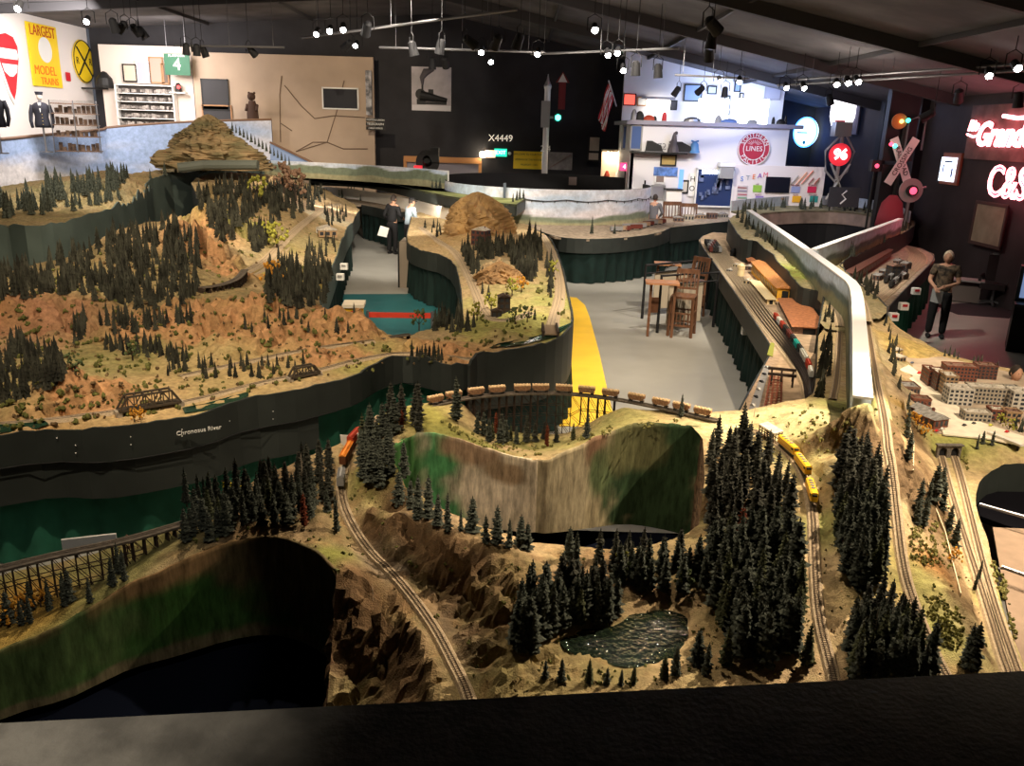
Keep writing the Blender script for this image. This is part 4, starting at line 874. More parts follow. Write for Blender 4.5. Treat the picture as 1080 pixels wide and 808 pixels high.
def hopper(L=0.145):
 t = empty('hopper_car'); m_ = MB(); w = 0.03; z0 = 0.013; z1 = 0.044
 m_.add([(-L/2, -w/2, z1), (L/2, -w/2, z1), (L/2, w/2, z1), (-L/2, w/2, z1), (-L/2+0.03, -w/2, z0), (L/2-0.03, -w/2, z0), (L/2-0.03, w/2, z0), (-L/2+0.03, w/2, z0), (-L/2, -w/2, z1-0.016), (L/2, -w/2, z1-0.016), (L/2, w/2, z1-0.016), (-L/2, w/2, z1-0.016)],
   [(0, 8, 9, 1), (8, 4, 5, 9), (3, 2, 10, 11), (11, 10, 6, 7), (0, 3, 11, 8), (8, 11, 7, 4), (1, 9, 10, 2), (9, 5, 6, 10), (4, 7, 6, 5), (0, 1, 2, 3)])
 for i in range(9):
  x = -L/2+L*(i+0.5)/9
  for s_ in (-1, 1): m_.box((x, s_*(w/2+0.001), z1-0.012), (0.002, 0.002, 0.024))
 m_.box((0, 0, z0), (L*0.98, 0.008, 0.005)); m_.build('body', mat('weathered_hopper_paint', (0.30, 0.17, 0.10), 0.75, noise=0.3, nscale=60), t)
 m_ = MB(); 
 for i in range(14):
  for j in range(3):
   m_.box((-L*0.45+L*0.9*i/13, (j-1)*0.009, z1+0.003+0.003*math.sin(i*2.3+j)), (L*0.08, 0.0095, 0.010), 0.2*math.sin(i*3+j))
 m_.build('load', mat('pale_wood_load', (0.68, 0.50, 0.30), 0.9, noise=0.25, nscale=70), t)
 trucks(t, L); return t
def boxcar(color, roof, L=0.16, name='boxcar', end=None):
 t = empty(name); w = 0.032; h = 0.042; m_ = MB(); m_.box((0, 0, 0.014+h/2), (L, w, h))
 for i in range(13): 
  for s_ in (-1, 1): m_.box((-L/2+L*(i+0.5)/13, s_*(w/2+0.0006), 0.014+h/2), (0.0018, 0.0016, h*0.95))
 m_.build('body', color, t)
 m_ = MB(); m_.add([(-L/2, -w/2-0.001, 0.014+h), (L/2, -w/2-0.001, 0.014+h), (L/2, 0, 0.014+h+0.006), (-L/2, 0, 0.014+h+0.006), (-L/2, w/2+0.001, 0.014+h), (L/2, w/2+0.001, 0.014+h)], [(0, 1, 2, 3), (3, 2, 5, 4), (0, 3, 4), (1, 5, 2), (0, 4, 5, 1)])
 for i in range(15): m_.box((-L/2+L*(i+0.5)/15, 0, 0.014+h+0.0045), (0.0016, w, 0.004))
 m_.box((0, 0, 0.014+h+0.008), (L, 0.008, 0.002)); m_.build('roof', roof, t)
 for s_ in (-1, 1): m_ = MB(); m_.box((0, s_*(w/2+0.0016), 0.014+h/2-0.001), (0.036, 0.002, h*0.88)); m_.build('door', color, t)
 trucks(t, L); return t
def diesel(L=0.20):
 t = empty('diesel_locomotive'); Y_ = mat('yellow_engine_paint', (0.90, 0.52, 0.02), 0.4); G_ = mat('grey_engine_paint', (0.16, 0.16, 0.16), 0.5); w = 0.034
 m_ = MB(); m_.box((0, 0, 0.036), (L*0.9, w, 0.034)); 
 m_.add([(L*0.45, -w/2, 0.019), (L*0.45, w/2, 0.019), (L*0.45, w/2, 0.053), (L*0.45, -w/2, 0.053), (L*0.5, -w*0.36, 0.019), (L*0.5, w*0.36, 0.019), (L*0.49, w*0.34, 0.038), (L*0.49, -w*0.34, 0.038), (L*0.455, -w*0.4, 0.053), (L*0.455, w*0.4, 0.053)],
   [(0, 4, 5, 1), (4, 7, 6, 5), (7, 8, 9, 6), (0, 3, 8, 7, 4), (1, 5, 6, 9, 2), (3, 2, 9, 8)])
 m_.add([(-L*0.45, -w/2, 0.053), (L*0.455, -w/2, 0.053), (L*0.455, -w*0.3, 0.058), (-L*0.45, -w*0.3, 0.058), (-L*0.45, w/2, 0.053), (L*0.455, w/2, 0.053), (L*0.455, w*0.3, 0.058), (-L*0.45, w*0.3, 0.058)], [(0, 1, 2, 3), (3, 2, 6, 7), (7, 6, 5, 4), (0, 3, 7, 4), (1, 5, 6, 2)])
 m_.build('body', Y_, t)
 m_ = MB(); m_.box((0, 0, 0.017), (L*0.94, w*0.9, 0.006)); m_.box((0, 0, 0.012), (L*0.28, w*0.7, 0.008)); m_.build('underframe', G_, t)
 for x in (-0.3, -0.15, 0.0, 0.15): m_ = MB(); m_.lathe((x*L, 0, 0.057), [(0.010, 0), (0.010, 0.003), (0.006, 0.0045)], 12); m_.build('roof_fan', G_, t)
 m_ = MB(); m_.box((L*0.474, 0, 0.047), (0.012, w*0.62, 0.008)); m_.build('windshield', M_BLACK, t)
 for s_ in (-1, 1):
  m_ = MB(); m_.box((L*0.40, s_*(w/2+0.0006), 0.045), (0.018, 0.002, 0.010)); m_.build('cab_window', M_BLACK, t)
  m_ = MB(); m_.box((-L*0.05, s_*(w/2+0.0006), 0.028), (L*0.75, 0.001, 0.002)); m_.build('stripe', mat('red_stripe_paint', (0.5, 0.02, 0.02), 0.5), t)
 trucks(t, L); return t
TR_UP = Vector((0, 0, 0.018))
h0 = hopper(); cars = [(735, 454), (800, 0)]
hx = [(462, 426), (480, 422), (501, 418), (525, 415.5), (549.5, 414), (571, 414), (596, 414), (620, 416), (645, 419), (670, 423.5), (695, 429), (717, 434), (739, 439)]
_ord = ['', 'second', 'third', 'fourth', 'fifth', 'sixth', 'seventh', 'sixth', 'fifth', 'fourth', 'third', 'second', '']
HOPL = ['brown hopper heaped with wood, leftmost car of the train on the tall trestle']+['brown wood-loaded hopper, %s car from the %s end of the trestle train' % (_ord[i], 'left' if i <= 6 else 'right') for i in range(1, 12)]+['brown hopper heaped with wood, rightmost car of the train on the tall trestle']
for i, (a, b) in enumerate(hx):
 s_ = s_at(tl2, a, b, 1.46); p, r = along(tl2, s_); o = h0 if i == 0 else copy_tree(h0)
 o.location = p+Vector((0, 0, 0.005)); o.rotation_euler = (0, 0, r); o.scale = (1.04, 1.3, 1.4)
 tag(o, HOPL[i], 'railway car', 'hopper cars on the tall trestle')
M_ORANGE = mat('orange_car_roof', (0.85, 0.30, 0.04), 0.5, noise=0.1); M_REDC = mat('red_car_paint', (0.45, 0.06, 0.03), 0.6, noise=0.1); M_GREYC = mat('grey_car_paint', (0.30, 0.30, 0.30), 0.6)
vl = TRK['valley'][1]
SCL = 1.45
def put_on(o, pl, px, py, z, label, group=None, cat='railway car', up=0.018, flip=False):
 p, r = along(pl, s_at(pl, px, py, z)); o.location = p+Vector((0, 0, up)); o.rotation_euler = (0, 0, r+(PI if flip else 0)); o.scale = (SCL,)*3; tag(o, label, cat, group)
put_on(boxcar(mat('brown_car_side', (0.14, 0.05, 0.02), 0.6), M_ORANGE, 0.21), vl, 357, 492, 1.32, 'orange roofed boxcar on the curved valley track')
put_on(boxcar(M_REDC, M_REDC, 0.15), vl, 369, 474, 1.35, 'red boxcar just behind the orange roofed boxcar')
put_on(boxcar(M_GREYC, M_GREYC, 0.12), vl, 356, 516, 1.28, 'grey car in front of the orange roofed boxcar, behind a lone pine')
tl = TRK['train'][1]; d0 = diesel()
for i, (a, b, lb) in enumerate([(833, 482, 'yellow diesel locomotive at the rear of the three, next to the snow shed'), (847, 503, 'middle yellow diesel locomotive of the three'), (856, 527, 'leading yellow diesel locomotive nearest the pond')]):
 o = d0 if i == 0 else copy_tree(d0); put_on(o, tl, a, b, 1.42, lb, 'yellow diesel locomotives', 'model locomotive')
p, r = along(tl, s_at(tl, 819, 468, 1.43)); t = empty('snow_shed', p, r, 'pale roofed snow shed the yellow diesels come out of', 'shed')
m_ = MB(); m_.add([(-0.11, -0.04, 0.09), (0.11, -0.04, 0.09), (0.11, 0.04, 0.105), (-0.11, 0.04, 0.105), (-0.11, -0.04, 0.098), (0.11, -0.04, 0.098), (0.11, 0.04, 0.113), (-0.11, 0.04, 0.113)], [(0, 3, 2, 1), (4, 5, 6, 7), (0, 1, 5, 4), (1, 2, 6, 5), (2, 3, 7, 6), (3, 0, 4, 7)])
m_.build('roof', mat('pale_shed_roof', (0.62, 0.55, 0.45), 0.8, noise=0.2, nscale=30), t)
for s_ in (-1, 1):
 m_ = MB()
 for i in range(6): m_.box((-0.1+i*0.04, s_*0.036, 0.05), (0.006, 0.006, 0.10+0.01*s_))
 for z in (0.03, 0.06, 0.08): m_.box((0, s_*0.036, z), (0.2, 0.004, 0.006))
 m_.build('side_wall', M_TRESTLE, t)
# -- twin tunnel portal
def portal(px, py, z, rz, label):
 c = P(px, py, z); t = empty('tunnel_portal', c, rz, label, 'tunnel portal'); st = mat('grey_stone_blocks', (0.16, 0.14, 0.12), 0.9, noise=0.35, nscale=60, bump=0.5)
 for k, x0 in enumerate((-0.055, 0.055)):
  m_ = MB(); n = 12; w, h, H = 0.055, 0.06, 0.115; r = 0.036
  inner = [(-r, 0)]+[(r*math.cos(PI-PI*i/n), h+r*math.sin(PI-PI*i/n)) for i in range(n+1)]+[(r, 0)]
  outer = [(-w, 0)]+[(-w+2*w*i/n, H) for i in range(n+1)]+[(w, 0)]
  for y in (0, 0.03): m_.v += [(x0+a, y, b) for a, b in inner]+[(x0+a, y, b) for a, b in outer]
  q = len(inner)
  for i in range(q-1):
   m_.f += [(i, i+1, q+i+1, q+i), (2*q+i, 3*q+i, 3*q+i+1, 2*q+i+1), (i, 2*q+i, 2*q+i+1, i+1), (q+i, q+i+1, 3*q+i+1, 3*q+i)]; m_.m += [0]*4
  m_.build('arch', st, t)
  m_ = MB(); m_.add([(x0-0.04, 0.02, -0.01), (x0+0.04, 0.02, -0.01), (x0+0.04, 0.02, 0.1), (x0-0.04, 0.02, 0.1)], [(0, 1, 2, 3)]); m_.build('tunnel_bore', M_BLACK, t)
 m_ = MB(); m_.box((0, 0.012, 0.12), (0.24, 0.05, 0.012)); m_.build('coping', st, t)
portal(1000, 483, 1.0, 0.05, 'twin arched stone tunnel portal below the model town')
# -- trees
def pine_mesh(seed, R=0.17, layers=15, nb=9, name='foliage', mt=None, dense=True):
 rnd = random.Random(seed); m_ = MB(); skew = rnd.uniform(0.7, 1.3)
 for k in range(layers):
  f = k/(layers-1); z = 0.10+0.86*f; r = R*(1-f)**0.55*rnd.uniform(0.7, 1.15)+0.012
  if k == 0: r *= 0.7
  for j in range(nb):
   a = 2*PI*(j+rnd.random())/nb; rr = r*rnd.uniform(0.65, 1.2); dz = -rr*rnd.uniform(0.05, 0.4)+0.01; w_ = rr*rnd.uniform(0.28, 0.42)+0.008
   c, s_ = math.cos(a), math.sin(a); t = 0.034
   p0 = (0, 0, z+0.02); pm1 = (c*rr*0.6-s_*w_, s_*rr*0.6+c*w_, z+dz*0.6-0.012); pm2 = (c*rr*0.6+s_*w_, s_*rr*0.6-c*w_, z+dz*0.6-0.012); pt = (c*rr, s_*rr, z+dz)
   pu = (c*rr*0.55, s_*rr*0.55, z+dz*0.4+t*0.5); pd_ = (c*rr*0.5, s_*rr*0.5, z+dz*0.6-t)
   m_.add([p0, pm1, pt, pm2, pu, pd_], [(0, 1, 4), (0, 4, 3), (1, 2, 4), (3, 4, 2), (0, 5, 1), (0, 3, 5), (1, 5, 2), (2, 5, 3)])
 m_.tube([(0, 0, 0.08), (0, 0, 0.5), (0, 0, 1.0)], [R*0.5, R*0.3, 0.004], 7)
 me = bpy.data.meshes.new(name); me.from_pydata(m_.v, [], m_.f); me.materials.append(mt or M_FOLIAGE); me.update(); return me
def trunk_mesh():
 m_ = MB(); m_.tube([(0, 0, -0.03), (0, 0, 0.3), (0, 0, 0.95)], [0.022, 0.014, 0.003], 7)
 me = bpy.data.meshes.new('trunk'); me.from_pydata(m_.v, [], m_.f); me.materials.append(M_TRUNK); me.update(); return me
PV = [pine_mesh(1, 0.16), pine_mesh(2, 0.19), pine_mesh(3, 0.13, 17, 8), pine_mesh(4, 0.21, 14, 10), pine_mesh(5, 0.15, 13, 9, mt=M_FOLIAGE2), pine_mesh(6, 0.11, 18, 7)]
PRUST = pine_mesh(9, 0.17, 13, 8, mt=M_RUST); TRK_M = trunk_mesh()
NTREE = [0]
def pine(loc, h, v, label, group, rnd):
 r = empty('pine_tree', loc, rnd.uniform(0, 6.28), label, 'tree', group); r.scale = (h*rnd.uniform(0.9, 1.15),)*2+(h,)
 for nm, me in (('foliage', v), ('trunk', TRK_M)):
  o = bpy.data.objects.new(nm, me); COL.objects.link(o); o.parent = r
 NTREE[0] += 1; return r
def in_poly(poly, n, rnd, mind=0.0):
 xs = [p[0] for p in poly]; ys = [p[1] for p in poly]; out = []; tries = 0
 while len(out) < n and tries < n*400:
  tries += 1; x = rnd.uniform(min(xs), max(xs)); y = rnd.uniform(min(ys), max(ys))
  if not inside(np.array([x]), np.array([y]), poly)[0]: continue
  if mind and any((x-a)**2+((y-b)*1.5)**2 < mind*mind for a, b in out): continue
  out.append((x, y))
 return out
def near_track(p, T_, d=0.05):
 for pl, wd in T_.flat:
  if float(T_._pd(np.array([p.x]), np.array([p.y]), pl)[0]) < d: return True
 return False
DENSE = []; STUFF = []      # (location, height) of the trees that are only counted as forest
def forest(T_, poly, n, h0, h1, label, group, mind=6, extra=0, kinds=(0, 1, 2, 3, 4, 0, 1, 3), seed=1, rust=0.0):
 rnd = random.Random(seed); pts = in_poly(poly, n+extra, rnd, mind)
 pts = [T_.hit(a, b) for a, b in pts]; pts = [p for p in pts if not near_track(p, T_, 0.045)]; pts.sort(key=lambda p: p.y)
 for i, p in enumerate(pts):
  h = rnd.uniform(h0, h1)
  if i < n:
   pine(p-Vector((0, 0, 0.01)), h, PRUST if rnd.random() < rust else PV[rnd.choice(kinds)], label, group, rnd)
  else: DENSE.append((p, h, rnd.choice(kinds)))
def trees_at(T_, pts, label, group, seed=1, kinds=(0, 1, 2)):
 rnd = random.Random(seed)
 for q in pts: pine(T_.hit(q[0], q[1])-Vector((0, 0, 0.01)), q[2], PV[rnd.choice(kinds)], label, group, rnd)
forest(TN, [(190, 575), (215, 535), (250, 522), (300, 502), (340, 478), (352, 490), (346, 540), (320, 552), (262, 558), (232, 570)], 38, 0.18, 0.28, 'dark pine in the dense wood left of the orange roofed boxcar', 'pines left of the orange boxcar', 9, 22, seed=11, rust=0.05)
forest(TN, [(386, 452), (402, 440), (440, 438), (468, 444), (430, 470), (412, 500), (440, 505), (398, 520), (378, 505)], 20, 0.24, 0.36, 'dark pine in the clump between the boxcar and the canyon backdrop', 'pines left of the canyon backdrop', 8, 8, seed=12, rust=0.06)
trees_at(TN, [(421, 532, .26), (433, 536, .22), (441, 545, .3), (452, 548, .32), (462, 555, .24), (472, 562, .28), (440, 548, .18), (498, 562, .26), (512, 573, .2), (524, 574, .27), (537, 578, .21), (549, 578, .24), (556, 580, .2), (600, 592, .25), (607, 602, .28), (486, 560, .16)], 'dark pine standing on the gorge rim in front of the canyon backdrop', 'pines on the gorge rim', 13)
forest(TN, [(495, 462), (520, 468), (560, 472), (610, 470), (620, 462), (560, 462), (505, 455)], 12, 0.16, 0.24, 'small pine in the hollow at the foot of the tall trestle', 'pines under the tall trestle', 6, 6, seed=14, rust=0.1)
forest(TN, [(548, 640), (570, 628), (600, 624), (640, 640), (655, 652), (640, 660), (590, 664), (560, 694), (546, 690)], 28, 0.24, 0.34, 'dark pine in the wood on the left shore of the pond', 'pines left of the pond', 9, 10, seed=15)
forest(TN, [(620, 594), (660, 588), (700, 588), (740, 600), (745, 626), (700, 626), (660, 620)], 14, 0.2, 0.3, 'dark pine between the canyon pit and the far shore of the pond', 'pines behind the pond', 9, 8, kinds=(0, 1, 3, 4), seed=16)
forest(TN, [(748, 480), (790, 462), (812, 490), (832, 525), (838, 590), (840, 640), (838, 700), (800, 702), (770, 690), (752, 650), (748, 600), (748, 545)], 60, 0.25, 0.37, 'tall dark pine in the thick forest left of the yellow diesels', 'pines left of the yellow train', 10, 45, kinds=(0, 1, 3, 1, 3, 4), seed=17, rust=0.03)
forest(TN, [(884, 500), (905, 478), (922, 495), (930, 545), (928, 600), (912, 640), (893, 622), (882, 565)], 34, 0.26, 0.36, 'tall dark pine in the column of trees right of the yellow diesels', 'pines right of the yellow train', 9, 26, kinds=(0, 1, 3, 4), seed=18)
forest(TN, [(895, 668), (925, 640), (950, 665), (985, 692), (1000, 716), (960, 726), (900, 724)], 28, 0.22, 0.32, 'dark pine in the wood by the railing right of the pond', 'pines by the railing', 10, 14, kinds=(0, 1, 3, 4), seed=19)
trees_at(TN, [(957, 432, .2), (957, 448, .18), (956, 462, .2), (957, 486, .24), (968, 540, .26), (976, 546, .3), (984, 528, .3), (992, 520, .24), (966, 552, .2), (974, 556, .22), (1000, 560, .22), (1006, 578, .24), (993, 540, .24), (1019, 702, .26), (1024, 708, .3), (1032, 612, .16), (1028, 622, .14), (1046, 470, .16), (1036, 468, .14), (1030, 474, .16)], 'small dark pine on the slope between the ridge track and the tunnel tracks', 'pines on the right slope', 20, (0, 1, 5))
forest(TN, [(0, 672), (105, 632), (150, 602), (120, 602), (40, 640), (0, 655)], 14, 0.15, 0.24, 'small slim pine under the long curved trestle', 'pines under the curved trestle', 7, 0, (0, 2, 5), seed=21)
trees_at(TN, [(575, 716, .12), (592, 718, .14), (621, 720, .15), (640, 722, .11), (655, 722, .1), (668, 721, .12), (700, 716, .17), (712, 712, .2), (745, 712, .2), (765, 702, .24), (850, 702, .26), (735, 700, .22)], 'small pine along the near shore of the pond', 'pines on the near shore of the pond', 22, (0, 1, 4))
trees_at(TN, [(197, 532, .28), (222, 527, .22), (216, 530, .2), (210, 533, .24)], 'slender pine standing clear at the right end of the curved trestle', 'pines at the end of the curved trestle', 23, (5, 2))
trees_at(TN, [(355, 562, .27)], 'lone pine right in front of the orange roofed boxcar', None, 24, (5,))
trees_at(TN, [(481, 444, .40)], 'tallest slender pine rising past the left end of the hopper train', None, 25, (2,))
trees_at(TN, [(718, 440, .22)], 'lone little pine behind the right end of the hopper train', None, 26, (2,))
for a, b, h, lb in ((321, 556, .24, 'rust red dead pine left of the curved valley track'), (424, 453, .17, 'rust red pine beyond the canyon backdrop, left of the hopper train')): pine(TN.hit(a, b), h, PRUST, lb, None, random.Random(a))
# ---- the trees too many to count one by one
def far_forest(T_, poly, n, h0, h1, seed, mind=3):
 rnd = random.Random(seed)
 for a, b in in_poly(poly, n, rnd, mind):
  p = T_.hit(a, b)
  if not near_track(p, T_, 0.07): STUFF.append((p, rnd.uniform(h0, h1)))
far_forest(TB, [(0, 292), (85, 270), (130, 244), (165, 238), (205, 242), (214, 290), (204, 322), (150, 326), (60, 310), (0, 318)], 240, 0.26, 0.42, 31, 2)
far_forest(TB, [(-20, 372), (30, 368), (62, 385), (76, 400), (45, 412), (0, 428), (-20, 430)], 70, 0.22, 0.32, 32)
far_forest(TB, [(100, 342), (130, 338), (200, 338), (212, 342), (120, 352)], 26, 0.2, 0.3, 33)
far_forest(TB, [(105, 362), (150, 362), (200, 378), (196, 386), (150, 376), (110, 372)], 34, 0.16, 0.24, 34, 4)
far_forest(TB, [(75, 348), (90, 338), (92, 355), (80, 365)], 8, 0.2, 0.3, 35)
far_forest(TB, [(205, 205), (235, 198), (262, 200), (300, 196), (340, 203), (345, 212), (325, 225), (296, 235), (275, 220), (255, 240), (240, 262), (228, 250), (215, 225)], 190, 0.3, 0.5, 36, 2)
far_forest(TB, [(262, 250), (290, 238), (282, 258), (268, 268)], 30, 0.3, 0.45, 37)
far_forest(TB, [(285, 300), (300, 285), (338, 286), (352, 284), (342, 320), (312, 326), (280, 318)], 90, 0.26, 0.42, 38)
far_forest(TB, [(276, 282), (292, 272), (318, 282), (300, 292), (280, 292)], 18, 0.24, 0.34, 39)
far_forest(TB, [(322, 262), (352, 250), (358, 262), (340, 280), (322, 285)], 24, 0.2, 0.34, 40)
far_forest(TB, [(338, 220), (370, 222), (362, 236), (345, 240)], 20, 0.2, 0.34, 41)
far_forest(TB, [(500, 262), (530, 262), (562, 255), (560, 300), (544, 292), (538, 272), (508, 275)], 80, 0.3, 0.46, 42, 2)
far_forest(TB, [(480, 262), (500, 262), (506, 285), (494, 284), (486, 272)], 16, .3, .42, 57)
far_forest(TB, [(556, 250), (572, 250), (572, 290), (562, 300)], 16, .3, .5, 58)
far_forest(TB, [(445, 240), (470, 236), (476, 250), (460, 250)], 12, .2, .34, 59)
far_forest(TB, [(575, 252), (580, 252), (585, 300), (580, 318), (576, 300)], 14, 0.24, 0.36, 43)
far_forest(TB, [(456, 345), (470, 336), (488, 330), (500, 345), (496, 352), (462, 352)], 18, 0.22, 0.34, 44)
far_forest(TB, [(420, 372), (470, 378), (466, 384), (424, 374)], 14, 0.14, 0.24, 45)
far_forest(TB, [(165, 388), (240, 386), (330, 386), (330, 394), (230, 402), (170, 398)], 30, 0.14, 0.22, 46, 5)
far_forest(TB, [(225, 345), (300, 330), (380, 330), (380, 350), (260, 352)], 14, 0.14, 0.24, 47, 5)
far_forest(TB, [(494, 285), (504, 300), (512, 320), (520, 318), (505, 285)], 10, 0.2, 0.3, 48)
far_forest(TB, [(545, 330), (575, 330), (560, 345)], 4, 0.14, 0.2, 49)
far_forest(TS1, [(777, 229), (786, 229), (802, 243), (826, 262), (850, 283), (872, 302), (866, 304), (838, 280), (812, 258), (790, 246)], 46, 0.24, 0.4, 50)
far_forest(TS1, [(870, 318), (878, 330), (878, 344), (868, 344)], 6, 0.14, 0.24, 51)
far_forest(TS3, [(862, 282), (900, 267), (950, 244), (960, 236), (962, 240), (948, 248), (905, 268), (880, 280)], 40, 0.2, 0.34, 52)
far_forest(TS3, [(880, 284), (895, 292), (925, 305), (932, 318), (918, 314), (890, 298)], 16, 0.2, 0.3, 53)
far_forest(TN, [(868, 362), (877, 362), (874, 400), (866, 420), (860, 418)], 14, 0.2, 0.32, 54, 4)
far_forest(TN, [(893, 345), (900, 345), (900, 400), (896, 410)], 9, 0.14, 0.22, 55, 4)
far_forest(TN, [(928, 340), (936, 345), (945, 360), (952, 395), (948, 420), (940, 400), (934, 370)], 14, 0.14, 0.22, 56, 4)
def low_tree(mb_, p, h, rnd):
 n = 6; R = h*rnd.uniform(0.10, 0.17); L = 7
 for k in range(L):
  f = k/L; z0 = p.z+h*(0.06+0.9*f); z1 = z0+h*(0.34-0.12*f); r = R*(1-f)**0.8; a0 = rnd.random()*6
  vs = [(p.x, p.y, min(z1, p.z+h))]
  for j in range(n*2):
   rr = r*(1.15 if j % 2 else 0.55)*rnd.uniform(0.8, 1.2); a = a0+PI*j/n; vs.append((p.x+rr*math.cos(a), p.y+rr*math.sin(a), z0-r*0.25*rnd.random()))
  mb_.add(vs, [(0, j+1, (j+1) % (n*2)+1) for j in range(n*2)])
m_ = MB(); rnd = random.Random(3)
for p, h in STUFF: low_tree(m_, p-Vector((0, 0, 0.02)), h, rnd)
PVD = [([tuple(v.co) for v in me.vertices], [tuple(f.vertices) for f in me.polygons]) for me in PV]
for p, h, k in DENSE:
 a = rnd.random()*6.28; c, s_ = math.cos(a)*h, math.sin(a)*h; m_.add([(p.x+x*c-y*s_, p.y+x*s_+y*c, p.z+z*h-.01) for x, y, z in PVD[k][0]], PVD[k][1])
tag(m_.build('pine_forest', mat('far_pine_needles', (.042, .043, .032), .95, noise=.6, nscale=6)), 'dark miniature pine woods covering the distant slopes and gaps', 'forest', kind='stuff')
# ---- scrub
def bush_mesh(mb_, p, r, rnd, n=5):
 for k in range(n):
  c = Vector(p)+Vector((rnd.uniform(-1, 1)*r*0.7, rnd.uniform(-1, 1)*r*0.7, r*rnd.uniform(0.2, 0.9))); q = r*rnd.uniform(0.35, 0.65)
  vs = []; 
  for i in range(3):
   th = PI*(i+0.5)/3
   for j in range(5):
    a = 2*PI*(j+rnd.random()*0.6)/5; rr = q*rnd.uniform(0.65, 1.25); vs.append((c.x+rr*math.sin(th)*math.cos(a), c.y+rr*math.sin(th)*math.sin(a), c.z+rr*math.cos(th)))
  vs += [(c.x, c.y, c.z+q), (c.x, c.y, c.z-q)]
  f = [(i*5+j, (i+1)*5+j, (i+1)*5+(j+1) % 5, i*5+(j+1) % 5) for i in range(2) for j in range(5)]+[(15, j, (j+1) % 5) for j in range(5)]+[(16, 10+(j+1) % 5, 10+j) for j in range(5)]
  mb_.add(vs, f)
def scrub(T_, poly, n, r0, r1, mt, label, seed, mind=0):
 rnd = random.Random(seed); m_ = MB()
 for pl_, k in (poly if isinstance(poly[0][0], (list, tuple)) and isinstance(poly[0][0][0], (list, tuple)) else [(poly, n)]):
  for a, b in in_poly(pl_, k, rnd, mind):
   p = T_.hit(a, b)
   if near_track(p, T_, 0.05): continue
   bush_mesh(m_, p, rnd.uniform(r0, r1), rnd, 3)
 tag(m_.build('ground_scrub', mt), label, 'scrub', kind='stuff')
M_SC1 = mat('olive_scrub', (0.12, 0.125, 0.035), 0.95, noise=0.4, nscale=30); M_SC2 = mat('brown_scrub', (0.15, 0.10, 0.05), 0.95, noise=0.4, nscale=30); M_SC3 = mat('moss_scrub', (0.20, 0.19, 0.06), 0.95, noise=0.4, nscale=30)
NPOLY = [(150, 600), (200, 560), (350, 480), (410, 440), (450, 440), (400, 480), (400, 520), (470, 570), (560, 600), (740, 570), (748, 450), (850, 430), (905, 430), (950, 400), (960, 470), (1010, 520), (1040, 620), (1050, 700), (560, 730), (500, 730), (440, 640), (360, 600), (280, 560)]
scrub(TN, NPOLY, 420, 0.006, 0.018, M_SC1, 'low olive scrub dotted over the near hills', 61)
scrub(TN, NPOLY, 380, 0.005, 0.014, M_SC2, 'low brown scrub dotted over the near hills', 62)
scrub(TN, [([(830, 430), (905, 425), (905, 470), (860, 480), (830, 455)], 50), ([(975, 630), (1010, 640), (1020, 690), (990, 680)], 90), ([(1045, 590), (1056, 600), (1078, 700), (1060, 690)], 110), ([(955, 560), (1000, 545), (1005, 600), (965, 600)], 110), ([(1000, 480), (1025, 480), (1025, 500), (1012, 500)], 20), ([(455, 440), (500, 470), (560, 484), (640, 450), (740, 440), (600, 470), (520, 468)], 90)], 0, 0.010, 0.024, M_SC3, 'green moss tufts on the sandy hill and the grassy slopes', 63)
BPOLY = [(0, 455), (0, 300), (130, 260), (200, 250), (250, 200), (340, 210), (340, 320), (390, 355), (430, 370), (500, 340), (500, 270), (560, 250), (590, 300), (600, 340), (500, 380), (300, 405), (150, 440)]
scrub(TB, BPOLY, 700, 0.015, 0.045, M_SC1, 'olive scrub scattered over the left mountains', 64)
scrub(TB, BPOLY, 500, 0.012, 0.035, M_SC2, 'brown scrub scattered over the left mountains', 65)
def leafy(T_, px, py, h, color, label, name='shrub', cat='tree', group=None, seed=0, n=26):
 p = T_.hit(px, py) if T_ else P(px, py, 1.12); t = empty(name, p, 0, label, cat, group); rnd = random.Random(int(px*7+py)); m_ = MB()
 for k in range(n):
  a = rnd.random()*6.28; u = rnd.random()**0.5*h*0.42; z = h*rnd.uniform(0.3, 0.95); bush_mesh(m_, (u*math.cos(a)*(1.2-z/h*0.6), u*math.sin(a)*(1.2-z/h*0.6), z-h*0.1), h*0.14, rnd, 1)
 m_.build('foliage', color, t)
 m_ = MB(); m_.tube([(0, 0, -0.01), (0, 0, h*0.5)], [h*0.04, h*0.02], 6)
 for k in range(4): m_.tube([(0, 0, h*0.25), (h*0.25*math.cos(k*1.6), h*0.25*math.sin(k*1.6), h*0.6)], [h*0.02, h*0.008], 5)
 m_.build('trunk', M_TRUNK, t); return t
M_GOLD = mat('golden_autumn_leaves', (0.55, 0.26, 0.03), 0.9, noise=0.35, nscale=30); M_LIME = mat('yellow_green_leaves', (0.30, 0.30, 0.05), 0.9, noise=0.35, nscale=30); M_BR = mat('brown_autumn_leaves', (0.22, 0.13, 0.08), 0.9, noise=0.35, nscale=30)
M_DKG = mat('dull_green_leaves', (0.09, 0.12, 0.05), 0.9, noise=0.35, nscale=30)
